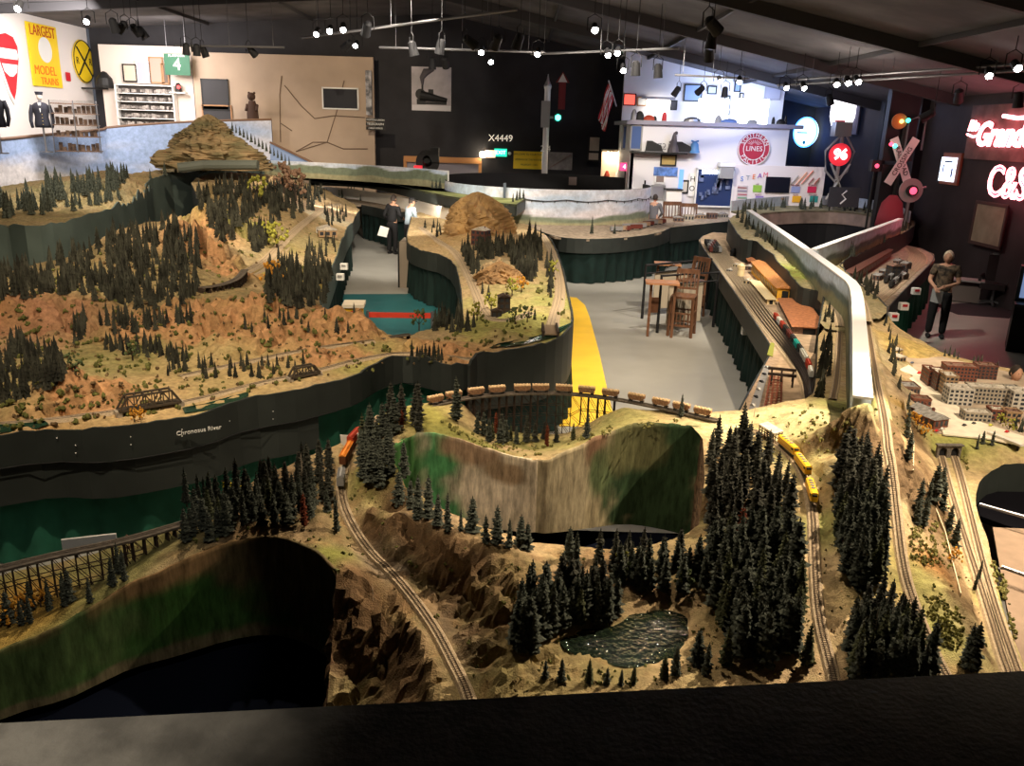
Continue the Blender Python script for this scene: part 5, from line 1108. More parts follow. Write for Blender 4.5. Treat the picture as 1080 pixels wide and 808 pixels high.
for (a, b, h, m__, lb) in [(8, 660, .16, M_GOLD, 'golden autumn tree under the curved trestle at the left edge of the photo'), (26, 650, .15, M_GOLD, 'golden autumn tree under the curved trestle, second from the left'), (43, 640, .12, M_GOLD, 'smaller golden tree under the curved trestle, right of two others'),
 (967, 452, .13, M_GOLD, 'golden tree below the grey roofed depot of the town'), (975, 462, .14, M_GOLD, 'lower golden tree between the depot and the tunnel portal'), (960, 446, .12, M_GOLD, 'upper left golden tree beside the ridge lip by the town'), (1005, 595, .12, M_GOLD, 'golden bush on the slope beside the tunnel tracks'),
 (1064, 455, .14, M_LIME, 'yellow green tree at the right edge of the town'), (1055, 448, .12, M_LIME, 'smaller yellow green tree right of the town street'), (135, 584, .12, M_BR, 'brown autumn tree behind the curved trestle'), (240, 524, .10, M_LIME, 'pale green bush beside the yellow floor sign'),
 (672, 610, .16, M_DKG, 'dull green bushy tree between pines in front of the canyon pit'), (655, 600, .13, M_LIME, 'olive leafy tree in front of the canyon pit'), (720, 622, .15, M_DKG, 'dull green tree at the far right shore of the pond')]:
 leafy(TN, a, b, h, m__, lb)
for (a, b, h, m__, lb) in [(292, 262, .5, M_LIME, 'bright green bush beside the double curve track on the mountain'), (283, 258, .45, M_LIME, 'yellow green bush uphill of the bright green one by the double curve'), (287, 300, .4, M_GOLD, 'golden bush left of the double curve track'), (272, 212, .6, M_LIME, 'olive tree high among the far pines'),
 (300, 205, .9, M_BR, 'broad brown bare tree on the far ridge'), (312, 212, .9, M_BR, 'second broad brown tree on the far ridge, nearer the white beach'), (550, 308, .3, M_GOLD, 'golden bush in the middle of the centre lobe'), (540, 312, .3, M_LIME, 'yellow green bush left of the golden one on the centre lobe'), (518, 328, .28, M_LIME, 'yellow bush by the dark tower on the centre lobe'),
 (503, 338, .26, M_LIME, 'low yellow bush at the left edge of the centre lobe'), (442, 348, .3, M_DKG, 'round green tree at the aisle end by the little black trestle'), (583, 292, .3, M_LIME, 'lime bush between the two tracks of the centre lobe'), (556, 340, .24, M_DKG, 'green bush above the river on the centre lobe'), (543, 342, .24, M_DKG, 'round green bush left of another above the river on the centre lobe'),
 (142, 445, .14, M_GOLD, 'golden bush below the truss bridge'), (148, 443, .12, M_GOLD, 'second golden bush below the truss bridge, to the right'), (80, 395, .2, M_DKG, 'low green bush right of the dense wood at the left edge'), (140, 380, .2, M_DKG, 'grey green bush on the middle meadow of the left mountains')]:
 leafy(TB, a, b, h, m__, lb)
def snag(px, py, h, label, T_=TN):
 p = T_.hit(px, py); rnd = random.Random(px); m_ = MB(); m_.tube([(0, 0, -0.01), (0.003, 0, h*0.5), (0, 0, h)], [h*0.022, h*0.015, h*0.004], 6)
 for k in range(12):
  z = h*(0.3+0.05*k); a = rnd.random()*6.28; L = h*0.16*rnd.uniform(0.5, 1.1)*(1.2-z/h)
  m_.tube([(0, 0, z), (math.cos(a)*L, math.sin(a)*L, z+L*0.5)], [h*0.008, h*0.003], 4)
 tag(m_.build('dead_tree', mat('bleached_wood', (0.6, 0.52, 0.42), 0.8), loc=p), label, 'dead tree')
snag(319, 516, 0.26, 'bleached dead tree in the wood left of the boxcar'); snag(918, 690, 0.26, 'bleached dead tree in the wood by the railing'); snag(926, 690, 0.2, 'smaller bleached dead tree beside another by the railing')
snag(795, 440, 0.14, 'pale dead tree at the edge above the rail yard'); snag(393, 632, 0.10, 'short pale dead stick on the bank of the valley track')
# -- far benches, yard, town
def slab(name, poly, z, th, mt, label, cat='layout bench'):
 m_ = MB(); m_.prism([(p.x, p.y) for p in poly][::-1], z-th, z); return tag(m_.build(name, mt), label, cat)
M_YARD = mat('brown_yard_ground', (0.46, 0.34, 0.23), 0.95, noise=0.3, nscale=6, bump=0.4, bscale=90)
M_YARD2 = mat('grey_yard_ground', (0.34, 0.27, 0.20), 0.95, noise=0.3, nscale=9, bump=0.4, bscale=90)
def edge(pix, z): return [Vector(p) for p in smooth_poly([tuple(P(a, b, z)) for a, b in pix], 0.1, False, 2)]
YL = [(768, 246), (752, 245), (741, 249), (737, 253), (742, 262), (756, 281), (775, 308), (800, 345), (815, 367), (812, 374), (790, 412), (776, 440)]
YP = [P(a, b, 1.1) for a, b in YL]+[P(a, b, 1.1) for a, b in [(860, 440), (872, 400), (868, 345), (850, 327), (835, 312), (799, 281), (777, 259), (768, 253)]]
slab('rail_yard', YP, 1.1, 0.05, M_YARD, 'brown rail yard bench with curved tip, left of the dark shelf fascia')
el = edge(YL[2:], 1.105); tag(skirt('layout_fascia', [p+Vector((-0.01, 0, 0)) for p in el], 0.78, M_FASCIA, None, 0.02), 'dark fascia along the left side of the rail yard', 'fascia')
fold_curtain('skirt_curtain', [(p.x+0.06, p.y, 0) for p in el[::2]], 0.8, 0.015, M_CURTAIN_DARK, None, 0.045, 0.3, 'dark green pleated curtain under the left side of the rail yard')
A0 = [(742, 258), (757, 281), (777, 308), (800, 341), (830, 378), (848, 402), (852, 425)]; A1 = [(764, 250), (775, 264), (794, 290), (812, 315), (838, 350), (858, 385), (861, 420)]
def lerp_line(u): return [tuple(P(a[0]*(1-u)+b[0]*u, a[1]*(1-u)+b[1]*u, 1.105)) for a, b in zip(A0, A1)]
ynames = ['outermost', 'second', 'third', 'fourth', 'fifth', 'innermost']; YT = []
for k, u in enumerate((0.06, 0.17, 0.28, 0.39, 0.5, 0.61)):
 pl = [tuple(p) for p in smooth_poly(lerp_line(u), 0.12, False, 2)]; YT.append(pl)
 build_track('railroad_track', pl, 0.03, '%s yard track counted from the left side of the rail yard' % ynames[k], ties=False)
slab('wooden_apron', [P(a, b, 1.108) for a, b in [(812, 376), (822, 378), (806, 438), (781, 438), (792, 412)]], 1.108, 0.012, mat('tan_apron', (0.42, 0.31, 0.22), 0.9, noise=0.2, nscale=20), 'tan border strip along the near left edge of the yard', 'border')
slab('model_road', [P(a, b, 1.112) for a, b in [(806, 385), (813, 386), (799, 434), (789, 434)]], 1.112, 0.01, mat('grey_asphalt', (0.27, 0.27, 0.28), 0.9), 'grey model road with small vehicles at the near end of the yard', 'model road')
slab('grass_patch', [P(a, b, 1.115) for a, b in [(813, 361), (817, 362), (815, 376), (809, 374)]], 1.115, 0.01, mat('bright_model_grass', (0.28, 0.30, 0.06), 0.95), 'small bright grass patch at the left corner of the yard', 'grass patch')
t = empty('coal_dock', P(814, 415, 1.11), 0, 'red brown open timber dock at the near end of the yard', 'dock'); o_ = t.location
for k, (a, b) in enumerate([((813, 394), (806, 432)), ((817, 395), (812, 432)), ((821, 395), (818, 431)), ((825, 396), (823, 430))]):
 m_ = MB(); m_.beam(P(*a, 1.15)-o_, P(*b, 1.15)-o_, 0.02); 
 for q in range(6): c_ = P(a[0]+(b[0]-a[0])*q/5, a[1]+(b[1]-a[1])*q/5, 1.15)-o_; m_.beam(c_, c_-Vector((0, 0, 0.05)), 0.012)
 m_.build('beam', mat('red_brown_timber', (0.22, 0.07, 0.04), 0.8), t)
m_ = MB()
for q in range(14):
 u = q/13; m_.beam(P(813+(806-813)*u, 394+38*u, 1.165)-o_, P(825+(823-825)*u, 396+34*u, 1.165)-o_, 0.008)
m_.build('crossbars', mat('red_brown_timber', (0.22, 0.07, 0.04), 0.8), t)
t = empty('gantry', P(820, 396, 1.11), 0, 'dark open gantry straddling the yard road', 'gantry'); o_ = t.location
for y0 in (388, 394):
 m_ = MB(); a = P(810, y0, 1.24)-o_; b = P(840, y0+3, 1.24)-o_; m_.beam(a, b, 0.022, 0.03)
 for q in (0.15, 0.5, 0.9): c_ = a+(b-a)*q; m_.beam(c_, (c_.x, c_.y, 0), 0.016)
 m_.build('frame', M_TRESTLE, t)
M_WIN = mat('dark_model_window', (0.03, 0.035, 0.045), 0.3)
def model_building(px, py, z, w_, d_, h_, rz, color, roof, floors, bays, label, gable=False, name='model_building', T_=None, trim_=None):
 p = P(px, py, z); t = empty(name, p, rz, label, 'model building'); m_ = MB(); m_.box((0, d_/2, h_/2), (w_, d_, h_)); wl = m_
 m_ = MB()
 if gable:
  o = 0.012; g = h_+min(w_, d_)*0.28
  m_.add([(-w_/2-o, -o, h_), (w_/2+o, -o, h_), (w_/2+o, d_+o, h_), (-w_/2-o, d_+o, h_), (0, -o, g), (0, d_+o, g)], [(0, 4, 5, 3), (1, 2, 5, 4), (0, 1, 4), (2, 3, 5), (0, 3, 2, 1)]); m_.build('roof', roof, t)
  m_ = MB(); m_.box((w_*0.25, d_*0.6, g-0.01), (0.02, 0.02, 0.05)); m_.build('chimney', color, t)
 else:
  th = 0.008; m_.box((0, d_/2, h_+0.001), (w_-th, d_-th, 0.004)); m_.build('roof', roof, t); m_ = MB()
  for (cx, cy, sx, sy) in ((0, 0, w_+0.006, th), (0, d_, w_+0.006, th), (-w_/2, d_/2, th, d_), (w_/2, d_/2, th, d_)): m_.box((cx, cy, h_+0.006), (sx, sy, 0.018))
  m_.build('cornice', trim_ or color, t)
  m_ = MB(); m_.box((w_*0.2, d_*0.5, h_+0.012), (w_*0.16, d_*0.16, 0.02)); m_.box((-w_*0.25, d_*0.65, h_+0.010), (0.02, 0.03, 0.016)); m_.build('roof_vent', roof, t)
 fh = h_/floors; wm = MB()
 for f in range(floors):
  for q in range(bays):
   wm.box((-w_/2+w_*(q+0.5)/bays, -0.0008, fh*(f+0.52)), (w_/bays*0.58, 0.003, fh*0.55))
  nb_ = max(2, int(bays*d_/w_))
  for q in range(nb_):
   for s_ in (-1, 1): wm.box((s_*(w_/2+0.0004), d_*(q+0.5)/nb_, fh*(f+0.52)), (0.003, d_/nb_*0.58, fh*0.55))
 for f_ in wm.f: wl.f.append(tuple(i+len(wl.v) for i in f_)); wl.m.append(1)
 wl.v += wm.v; wl.build('walls', [color, M_WIN], t); return t
M_BRK = mat('model_red_brick', (0.20, 0.075, 0.05), 0.85, noise=0.25, nscale=50); M_BRK2 = mat('model_dark_brick', (0.14, 0.06, 0.045), 0.85, noise=0.25, nscale=50); M_TANB = mat('model_tan_brick', (0.36, 0.24, 0.14), 0.85, noise=0.2, nscale=50)
M_STONE = mat('model_grey_stone', (0.36, 0.32, 0.26), 0.85, noise=0.2, nscale=50); M_LST = mat('model_pale_stone', (0.50, 0.47, 0.42), 0.85, noise=0.2, nscale=50)
M_ROOF1 = mat('model_grey_roof', (0.28, 0.27, 0.26), 0.9, noise=0.3, nscale=30); M_ROOF2 = mat('model_pale_roof', (0.50, 0.46, 0.40), 0.9, noise=0.3, nscale=30); M_ROOF3 = mat('model_brown_roof', (0.20, 0.12, 0.09), 0.9, noise=0.3, nscale=30)
M_YEL = mat('model_yellow_wood', (0.80, 0.42, 0.04), 0.7, noise=0.15, nscale=40); M_ORR = mat('model_orange_roof', (0.55, 0.24, 0.08), 0.8, noise=0.3, nscale=40, stretch=(1, 1, 1))
M_CRM = mat('model_cream_wood', (0.75, 0.62, 0.36), 0.7)
def shed_between(a, b, w_, h_, wall, roof, label, name='model_shed', gh=0.3, z=1.1):
 A = P(*a, z); B = P(*b, z); L = (B-A).length; t = empty(name, A, math.atan2(B.y-A.y, B.x-A.x), label, 'model building')
 wl = MB(); wl.box((L/2, 0, h_/2), (L, w_, h_))
 m_ = MB(); o = 0.03; g = h_+w_*gh; m_.add([(-o, -w_/2-o, h_), (L+o, -w_/2-o, h_), (L+o, w_/2+o, h_), (-o, w_/2+o, h_), (-o, 0, g), (L+o, 0, g)], [(0, 1, 5, 4), (2, 3, 4, 5), (0, 4, 3), (1, 2, 5), (0, 3, 2, 1)]); m_.build('roof', roof, t)
 n = max(3, int(L/0.16))
 for q in range(n):
  for s_ in (-1, 1): wl.box((L*(q+0.5)/n, s_*(w_/2), h_*0.5), (0.07, 0.006, h_*0.45), 0, 1)
 wl.build('walls', [wall, M_WIN], t)
 m_ = MB(); m_.box((-0.002, 0, h_*0.4), (0.006, w_*0.4, h_*0.8)); m_.build('doorway', M_BLACK, t); return t
shed_between((827, 318), (799, 288), 0.26, 0.22, M_YEL, M_ORR, 'long yellow shop building with orange roof beside the dark shelf fascia', gh=0.18)
shed_between((813, 321), (796, 301), 0.13, 0.08, M_CRM, M_CRM, 'long cream low building left of the orange roofed shop', gh=0.1)
shed_between((853, 353), (835, 322), 0.42, 0.10, M_ROOF3, mat('terracotta_model_roof', (0.40, 0.16, 0.07), 0.85, noise=0.25, nscale=20), 'broad terracotta roofed platform between the yard tracks and the fascia', gh=0.04)
shed_between((795, 281), (784, 266), 0.2, 0.1, M_BRK, mat('terracotta_model_roof', (0.40, 0.16, 0.07), 0.85), 'red brown shed at the far end of the yard', gh=0.2)
def tower(px, py, r, h, mt, label, z=1.1, roof=None):
 t = empty('model_tower', P(px, py, z), 0, label, 'model tower'); m_ = MB(); m_.lathe((0, 0, 0), [(r, 0), (r*0.95, h*0.7), (r*1.05, h*0.72), (r, h)], 14); m_.build('tank', mt, t)
 m_ = MB(); m_.lathe((0, 0, h), [(r*1.1, 0), (r*0.4, r*0.5), (0.004, r*0.7)], 14); m_.build('roof', roof or mt, t)
tower(781, 292, 0.07, 0.22, M_CRM, 'cream water tower in the middle of the yard'); tower(774, 270, 0.09, 0.12, M_BLACK, 'black tank at the far end of the yard')
rnd = random.Random(5)
for k, (a, b, w_, h_, mt_, lb) in enumerate([(787, 300, .14, .07, M_CRM, 'small cream shed right of the cream water tower'), (775, 282, .12, .06, M_CRM, 'small cream hut left of the cream water tower'), (788, 285, .16, .08, M_ROOF3, 'dark hut behind the cream water tower'), (768, 287, .1, .05, M_LST, 'small pale hut at the left of the cream water tower')]):
 model_building(a, b, 1.1, w_, w_*0.8, h_, -0.7, mt_, M_ROOF2, 1, 2, lb, True)
cm = [(mat('maroon_car', (0.16, 0.04, 0.03), 0.6), 'maroon'), (M_GREYC, 'grey'), (mat('tan_car', (0.42, 0.30, 0.2), 0.6), 'tan'), (mat('black_car', (0.03, 0.03, 0.03), 0.6), 'black'), (mat('teal_car', (0.02, 0.42, 0.38), 0.5), 'teal'), (mat('white_car', (0.65, 0.66, 0.62), 0.5), 'white'), (M_REDC, 'red')]
protos = {}
def getp(ci):
 if ci not in protos: protos[ci] = boxcar(cm[ci][0], cm[ci][0], 0.17, 'freight_car'); return protos[ci]
 return copy_tree(protos[ci])
def yard_car(ci, pl, px, py, label, group=None, sc=1.9):
 o = getp(ci)
 p, r = along(pl, s_at(pl, px, py, 1.1)); o.location = p+Vector((0, 0, 0.02)); o.rotation_euler = (0, 0, r); o.scale = (sc,)*3; tag(o, label, 'railway car', group)
seq = [(6, 807, 338), (5, 811, 343), (6, 815, 348), (3, 819, 353), (0, 824, 358), (3, 828, 362), (4, 833, 368), (3, 838, 374), (5, 842, 379), (5, 847, 385), (6, 851, 391), (5, 855, 397)]
pos_ = ['rear-most', 'second', 'third', 'fourth', 'fifth', 'sixth', 'seventh', 'eighth', 'ninth', 'tenth', 'eleventh', 'front-most']
for k, (ci, a, b) in enumerate(seq): yard_car(ci, YT[5], a, b, '%s freight car, %s of the coloured train on the innermost yard track' % (cm[ci][1], pos_[k] if pos_[k] not in ('second',) else 'second'), 'coloured freight train in the yard', 1.5)
k = 0
for ti in (0, 1, 2, 3):
 for q in range(4):
  p, r = along(YT[ti], 0.3+q*0.42+0.2*ti); ci = (3, 3, 1, 0)[(q+ti) % 4]
  o = getp(ci)
  o.location = p+Vector((0, 0, 0.02)); o.rotation_euler = (0, 0, r); o.scale = (2.0,)*3
  tag(o, '%s freight car number %s from the tip on the %s yard track' % (cm[ci][1], ['one', 'two', 'three', 'four'][q], ynames[ti]), 'railway car', 'cars stored on the curve at the tip of the yard')
def model_car(p, rz, mt_, label, L=0.05, group=None):
 t = empty('model_car', p, rz, label, 'model car', group); m_ = MB(); w_ = L*0.42
 prof = [(-L/2, .004), (-L/2, L*.2), (-L*.3, L*.24), (-L*.18, L*.36), (L*.15, L*.36), (L*.28, L*.23), (L/2, L*.19), (L/2, .004)]
 n = len(prof); m_.add([(x, -w_/2, z) for x, z in prof]+[(x, w_/2, z) for x, z in prof], [tuple(range(n)), tuple(range(2*n-1, n-1, -1))]+[(i, n+i, n+(i+1) % n, (i+1) % n) for i in range(n)]); m_.build('body', mt_, t)
 m_ = MB(); m_.box((-L*0.02, 0, L*.30), (L*.36, w_*1.02, L*.08)); m_.build('windows', M_WIN, t)
 for sx in (-1, 1):
  for sy in (-1, 1): m_ = MB(); m_.tube([(sx*L*.3, sy*w_*0.4, L*.09), (sx*L*.3, sy*w_*0.52, L*.09)], L*.09, 8); m_.build('wheel', M_WHEEL, t)
MC_R = mat('red_toy_car', (0.55, 0.03, 0.03), 0.3); MC_W = mat('white_toy_car', (0.7, 0.7, 0.68), 0.3); MC_K = mat('black_toy_car', (0.03, 0.03, 0.035), 0.3); MC_B = mat('blue_toy_car', (0.08, 0.12, 0.22), 0.3)
for a, b, m__, lb in [(809, 388, MC_W, 'white'), (806, 395, MC_K, 'black'), (803, 403, MC_K, 'black'), (800, 411, MC_W, 'white'), (797, 419, MC_K, 'black'), (794, 428, MC_W, 'white')]:
 i_ = [388, 395, 403, 411, 419, 428].index(b); model_car(P(a, b, 1.113), 1.9, m__, '%s toy vehicle, %s down the grey road at the near end of the yard' % (lb, ['first', 'second', 'third', 'fourth', 'fifth', 'last'][i_]), 0.06)
RL = [(905, 318), (925, 334), (936, 326), (950, 310), (968, 292), (986, 274), (985, 268), (972, 262), (955, 258), (940, 262), (915, 276), (882, 298)]
RP = [P(a, b, 1.1) for a, b in RL]; slab('rail_yard', RP, 1.1, 0.05, M_YARD2, 'smaller curved rail yard bench right of the divider by the standing woman')
er_ = edge(RL[1:9], 1.105)[::-1]; tag(skirt('layout_fascia', er_[::-1], 0.80, M_FASCIA, None, 0.02), 'dark fascia of the smaller yard beside the standing woman', 'fascia')
fold_curtain('skirt_curtain', [(p.x-0.05, p.y, 0) for p in er_[::2]], 0.82, 0.015, M_CURTAIN, None, 0.04, 0.3, 'green curtain under the smaller yard beside the standing woman')
B0 = [(900, 312), (925, 300), (948, 284), (962, 270), (955, 262)]; B1 = [(918, 328), (940, 312), (962, 290), (982, 274), (966, 262)]
for k, u in enumerate((0.1, 0.3, 0.5, 0.7, 0.9)):
 pl = [tuple(p) for p in smooth_poly([tuple(P(a[0]*(1-u)+b[0]*u, a[1]*(1-u)+b[1]*u, 1.105)) for a, b in zip(B0, B1)], 0.12, False, 2)]
 build_track('railroad_track', pl, 0.03, '%s track of the smaller yard counted from the divider' % ynames[k], ties=False)
 if k in (1, 3):
  for q in range(5):
   p, r = along(pl, 2.2+q*0.42); o = getp((3, 1)[q % 2]); o.location = p+Vector((0, 0, 0.02)); o.rotation_euler = (0, 0, r); o.scale = (2,)*3
   tag(o, '%s freight car, place %s on the %s track of the smaller yard' % (('black', 'grey')[q % 2], ['one', 'two', 'three', 'four', 'five'][q], ynames[k]), 'railway car', 'cars in the smaller yard')
shed_between((892, 299), (935, 272), 0.18, 0.2, M_BRK, M_BRK2, 'long low red brick factory against the fascia of the wooded arm', gh=0.1)
model_building(944, 296, 1.1, 0.2, 0.2, 0.28, 0.2, mat('dark_coal_timber', (0.07, 0.055, 0.045), 0.9), M_ROOF3, 4, 2, 'dark tall coaling tower in the smaller yard', True)
for k, (a, b, h_) in enumerate([(955, 296, .12), (930, 296, .1), (958, 285, .14), (950, 280, .1), (936, 290, .08)]):
 model_building(a, b, 1.1, 0.2, 0.14, h_, 0.6, M_ROOF3, M_ROOF1, 1, 3, ['brown hut just right of the coaling tower', 'brown hut left of the coaling tower', 'brown hut far right of the coaling tower', 'brown hut behind the coaling tower', 'low brown hut left behind the coaling tower'][k], True)
AO = [(771, 222), (800, 218), (850, 215), (900, 217), (940, 224), (958, 234)]; AI = [(790, 228), (812, 224), (850, 222), (890, 223), (925, 228), (945, 237)]
ao = edge(AO, 1.62); ai = edge(AI, 1.60); slab('layout_bench', ao+ai[::-1], 1.6, 0.04, mat('olive_bench_ground', (0.20, 0.18, 0.10), 0.95, noise=0.4, nscale=4), 'far curved bench closing the oval behind the white dividers')
m_ = MB(); m_.ribbon([p for p in ai], [Vector((p.x, p.y, 1.22)) for p in ai], 0.02); tag(m_.build('layout_fascia', mat('brown_painted_fascia', (0.25, 0.19, 0.16), 0.8, noise=0.3, nscale=2)), 'brown painted inner fascia of the far oval bench', 'fascia')
m_ = MB(); m_.ribbon([Vector((p.x, p.y+0.06, 1.24)) for p in ai], [Vector((p.x, p.y+0.06, 0.0)) for p in ai], 0.02); tag(m_.build('skirt_curtain', M_BLACK), 'black drape below the inner fascia of the far oval bench', 'curtain')
m_ = MB(); m_.ribbon([p+Vector((0, 0, 0.28)) for p in ao], [Vector((p.x, p.y, 1.6)) for p in ao], 0.03); tag(m_.build('scene_divider', mat('pale_blue_scene_board', (0.45, 0.52, 0.60), 0.7, noise=0.1)), 'low pale blue backdrop behind the far oval bench', 'scene divider')
m_ = MB(); rnd = random.Random(8)
for i in range(70):
 k = rnd.randrange(len(ai)); u = rnd.uniform(0.15, 0.85); q = ao[min(len(ao)-1, int(k*len(ao)/len(ai)))]*(1-u)+ai[k]*u; low_tree(m_, Vector((q.x, q.y, 1.58)), rnd.uniform(0.25, 0.42), rnd)
tag(m_.build('pine_forest', M_FOLIAGE), 'row of dark miniature pines on the far oval bench', 'forest', kind='stuff')
m_ = MB(); c_ = P(847, 238, 0.95); m_.box((c_.x, c_.y, c_.z), (0.9, 0.02, 0.5)); tag(m_.build('wall_panel', mat('dim_grey_panel', (0.12, 0.12, 0.13), 0.7)), 'dim grey panel hanging on the black drape inside the oval', 'panel')
BT = [P(a, b, 1.15) for a, b in [(708, 240), (770, 233), (790, 232), (790, 226), (700, 228), (690, 234)]]
slab('layout_bench', BT, 1.15, 0.05, M_YARD2, 'brown layout table at the back between the seated man and the rail yard')
bt_ = [P(708, 240, 1.16), P(745, 236, 1.16), P(795, 231, 1.16)]; tag(skirt('layout_fascia', bt_, 0.7, M_FASCIA, None, 0.02), 'dark fascia of the back table left of the rail yard tip', 'fascia')
fold_curtain('skirt_curtain', [(p.x, p.y+0.05, 0) for p in bt_], 0.72, 0.015, M_CURTAIN_DARK, None, 0.03, 0.3, 'dark curtain of the back table left of the rail yard tip')
rnd = random.Random(77)
for i, (a, b) in enumerate([(716, 234), (727, 233), (740, 231), (752, 231), (764, 230)]):
 model_building(a, b, 1.15, 0.3, 0.2, 0.12+0.05*(i % 2), 0.1*i, (M_ROOF3, M_STONE, M_TANB)[i % 3], M_ROOF1, 1, 3, ['brown', 'grey', 'tan'][i % 3]+' model building on the back table, %s from the left' % ['first', 'second', 'third', 'fourth', 'fifth'][i], i % 2 == 0)
KP = [(347, 218), (381, 216), (398, 219), (414, 224), (436, 223), (470, 219), (520, 227), (560, 240), (585, 250), (620, 252.5), (660, 251), (695, 246), (711, 239), (712, 233), (690, 229), (600, 216), (440, 204), (340, 200)]
kp = [P(a, b, 1.14) for a, b in KP]; slab('layout_bench', kp, 1.14, 0.05, M_YARD2, 'large round bench carrying the painted sky cylinder at the back')
e_ = edge(KP[7:14], 1.15); tag(skirt('layout_fascia', e_, 0.78, M_FASCIA, None, 0.02), 'dark curved fascia of the round bench under the sky cylinder', 'fascia')
fold_curtain('skirt_curtain', [(p.x, p.y+0.07, 0) for p in e_[::2]], 0.8, 0.015, M_CURTAIN_DARK, None, 0.05, 0.42, 'dark green curtain under the round bench behind the bar chairs')
e_ = edge(KP[1:5], 1.15); tag(skirt('layout_fascia', e_, 0.85, M_FASCIA, None, 0.02), 'dark fascia at the far end of the aisle by the two visitors', 'fascia')
fold_curtain('skirt_curtain', [(p.x, p.y+0.07, 0) for p in e_[::2]], 0.87, 0.015, M_CURTAIN_DARK, None, 0.05, 0.42, 'dark curtain at the far end of the aisle by the two visitors')
cx, cy, R_ = 0.95, 27.3, 3.3; zt, zb = 2.14, 1.13
def arc(a0, a1, n, r=R_): return [Vector((cx+r*math.cos(math.radians(a0+(a1-a0)*i/n)), cy+r*math.sin(math.radians(a0+(a1-a0)*i/n)), 0)) for i in range(n+1)]
def sky_wall(name, pts, zt_, zb_, label, th=0.05, seed=4, hills=0.28, flip=False, inner=None):
 n = len(pts); rows = 20; vs = []; info = []; L = 0; nor = []
 for i in range(n):
  t = pts[min(i+1, n-1)]-pts[max(i-1, 0)]; q = Vector((-t.y, t.x, 0)).normalized(); nor.append(q)
 ff = []
 for r in range(rows+1):
  L = 0
  for i in range(n):
   if i: L += (pts[i]-pts[i-1]).length
   z = zb_+(zt_-zb_)*r/rows; vs.append((pts[i].x, pts[i].y, z)); info.append((L, r/rows))
 info = np.array(info); u, v = info.T; c = np.tile(np.array((0.50, 0.60, 0.74)), (len(u), 1))
 cl = np.clip((fbm(u*0.7, v*3, seed, 5)-0.45)*4, 0, 1)[:, None]; c = c*(1-cl)+np.array((0.72, 0.72, 0.78))*cl
 pk = np.clip((0.55-v)*2*fbm(u*0.5, v, seed+3, 3), 0, 1)[:, None]; c = c*(1-pk)+np.array((0.75, 0.60, 0.58))*pk
 hh = hills*(0.6+0.8*fbm(u*0.9, u*0, seed+7, 4)); w_ = np.clip((hh-v)*25, 0, 1)[:, None]; c = c*(1-w_)+np.array((0.20, 0.24, 0.17))*w_
 w_ = np.clip((hh*0.45-v)*25, 0, 1)[:, None]; c = c*(1-w_)+np.array((0.38, 0.36, 0.22))*w_
 f = [(r*n+i, r*n+i+1, (r+1)*n+i+1, (r+1)*n+i) for r in range(rows) for i in range(n-1)]
 o = MB().add(vs, f).build(name, M_DIVF, None, True); set_paint(o, c)
 m_ = MB(); m_.ribbon([Vector((p.x, p.y, zt_))+nor[i]*0.004 for i, p in enumerate(pts)], [Vector((p.x, p.y, zb_))+nor[i]*0.004 for i, p in enumerate(pts)], th); m_.build('backing_board', inner or M_BLACK, o)
 return tag(o, label, 'sky backdrop')
sky_wall('sky_backdrop', arc(176, 376, 60), zt, zb, 'large curved sky painting round the outside of the cylinder at the back', inner=M_BLACK)
tag(MB().ribbon([p+Vector((0, 0, 2.26)) for p in arc(12, 176, 40, 3.34)], [p+Vector((0, 0, 1.13)) for p in arc(12, 176, 40, 3.34)], 0.05).build('cylinder_far_wall', M_BLACK), 'black far inside wall of the sky cylinder', 'wall panel')
t = empty('string_lights', (cx, cy, 0), 0, 'dark string of tiny lights hung across the sky cylinder', 'string lights'); m_ = MB(); bl = MB(); a_ = arc(255, 368, 60, R_+0.03)
pts_ = [p-Vector((cx, cy, 0))+Vector((0, 0, 1.86-0.05*abs(math.sin(i*0.26)))) for i, p in enumerate(a_)]; m_.tube(pts_, 0.012, 5)
for i, p in enumerate(pts_):
 if i % 3 == 0: m_.tube([p, p-Vector((0, 0, 0.06))], 0.01, 5)
m_.build('wire', M_BLACK, t)
SF = [(326, 187), (365, 188), (400, 191), (450, 203), (500, 212), (545, 216), (560, 206)]
sf_ = edge(SF[:6], 1.85)+[P(560, 206, 1.85)]; back = [Vector((0.9, 24.05, 0)), Vector((-0.6, 24.6, 0)), Vector((-2.0, 26.2, 0)), Vector((-3.2, 28.6, 0)), Vector((-6.5, 30.6, 0)), Vector((-9.0, 31.2, 0))]
slab('layout_shelf', sf_+back, 1.85, 0.04, mat('green_shelf_ground', (0.22, 0.24, 0.09), 0.95, noise=0.4, nscale=2), 'upper layout shelf with green fields running left from the sky cylinder')
tag(skirt('layout_fascia', [p+Vector((0, 0, 0.01)) for p in sf_], 1.56, M_FASCIA, None, 0.03), 'dark fascia of the upper shelf in front of the sky cylinder', 'fascia')
pts = [Vector((-9.4, 31.0, 0)), Vector((-6.5, 30.3, 0)), Vector((-3.4, 28.4, 0)), Vector((-2.25, 27.1, 0))]; pts = [Vector(p) for p in smooth_poly([tuple(p) for p in pts], 0.2, False, 1)]
hb = sky_wall('sky_backdrop', pts, 2.42, 1.83, 'low backdrop painted with green hills behind the upper shelf', seed=9, hills=0.75, inner=M_WHITE)
for k, (pp, zz) in enumerate([((430, 207), 1.35), ]): pass
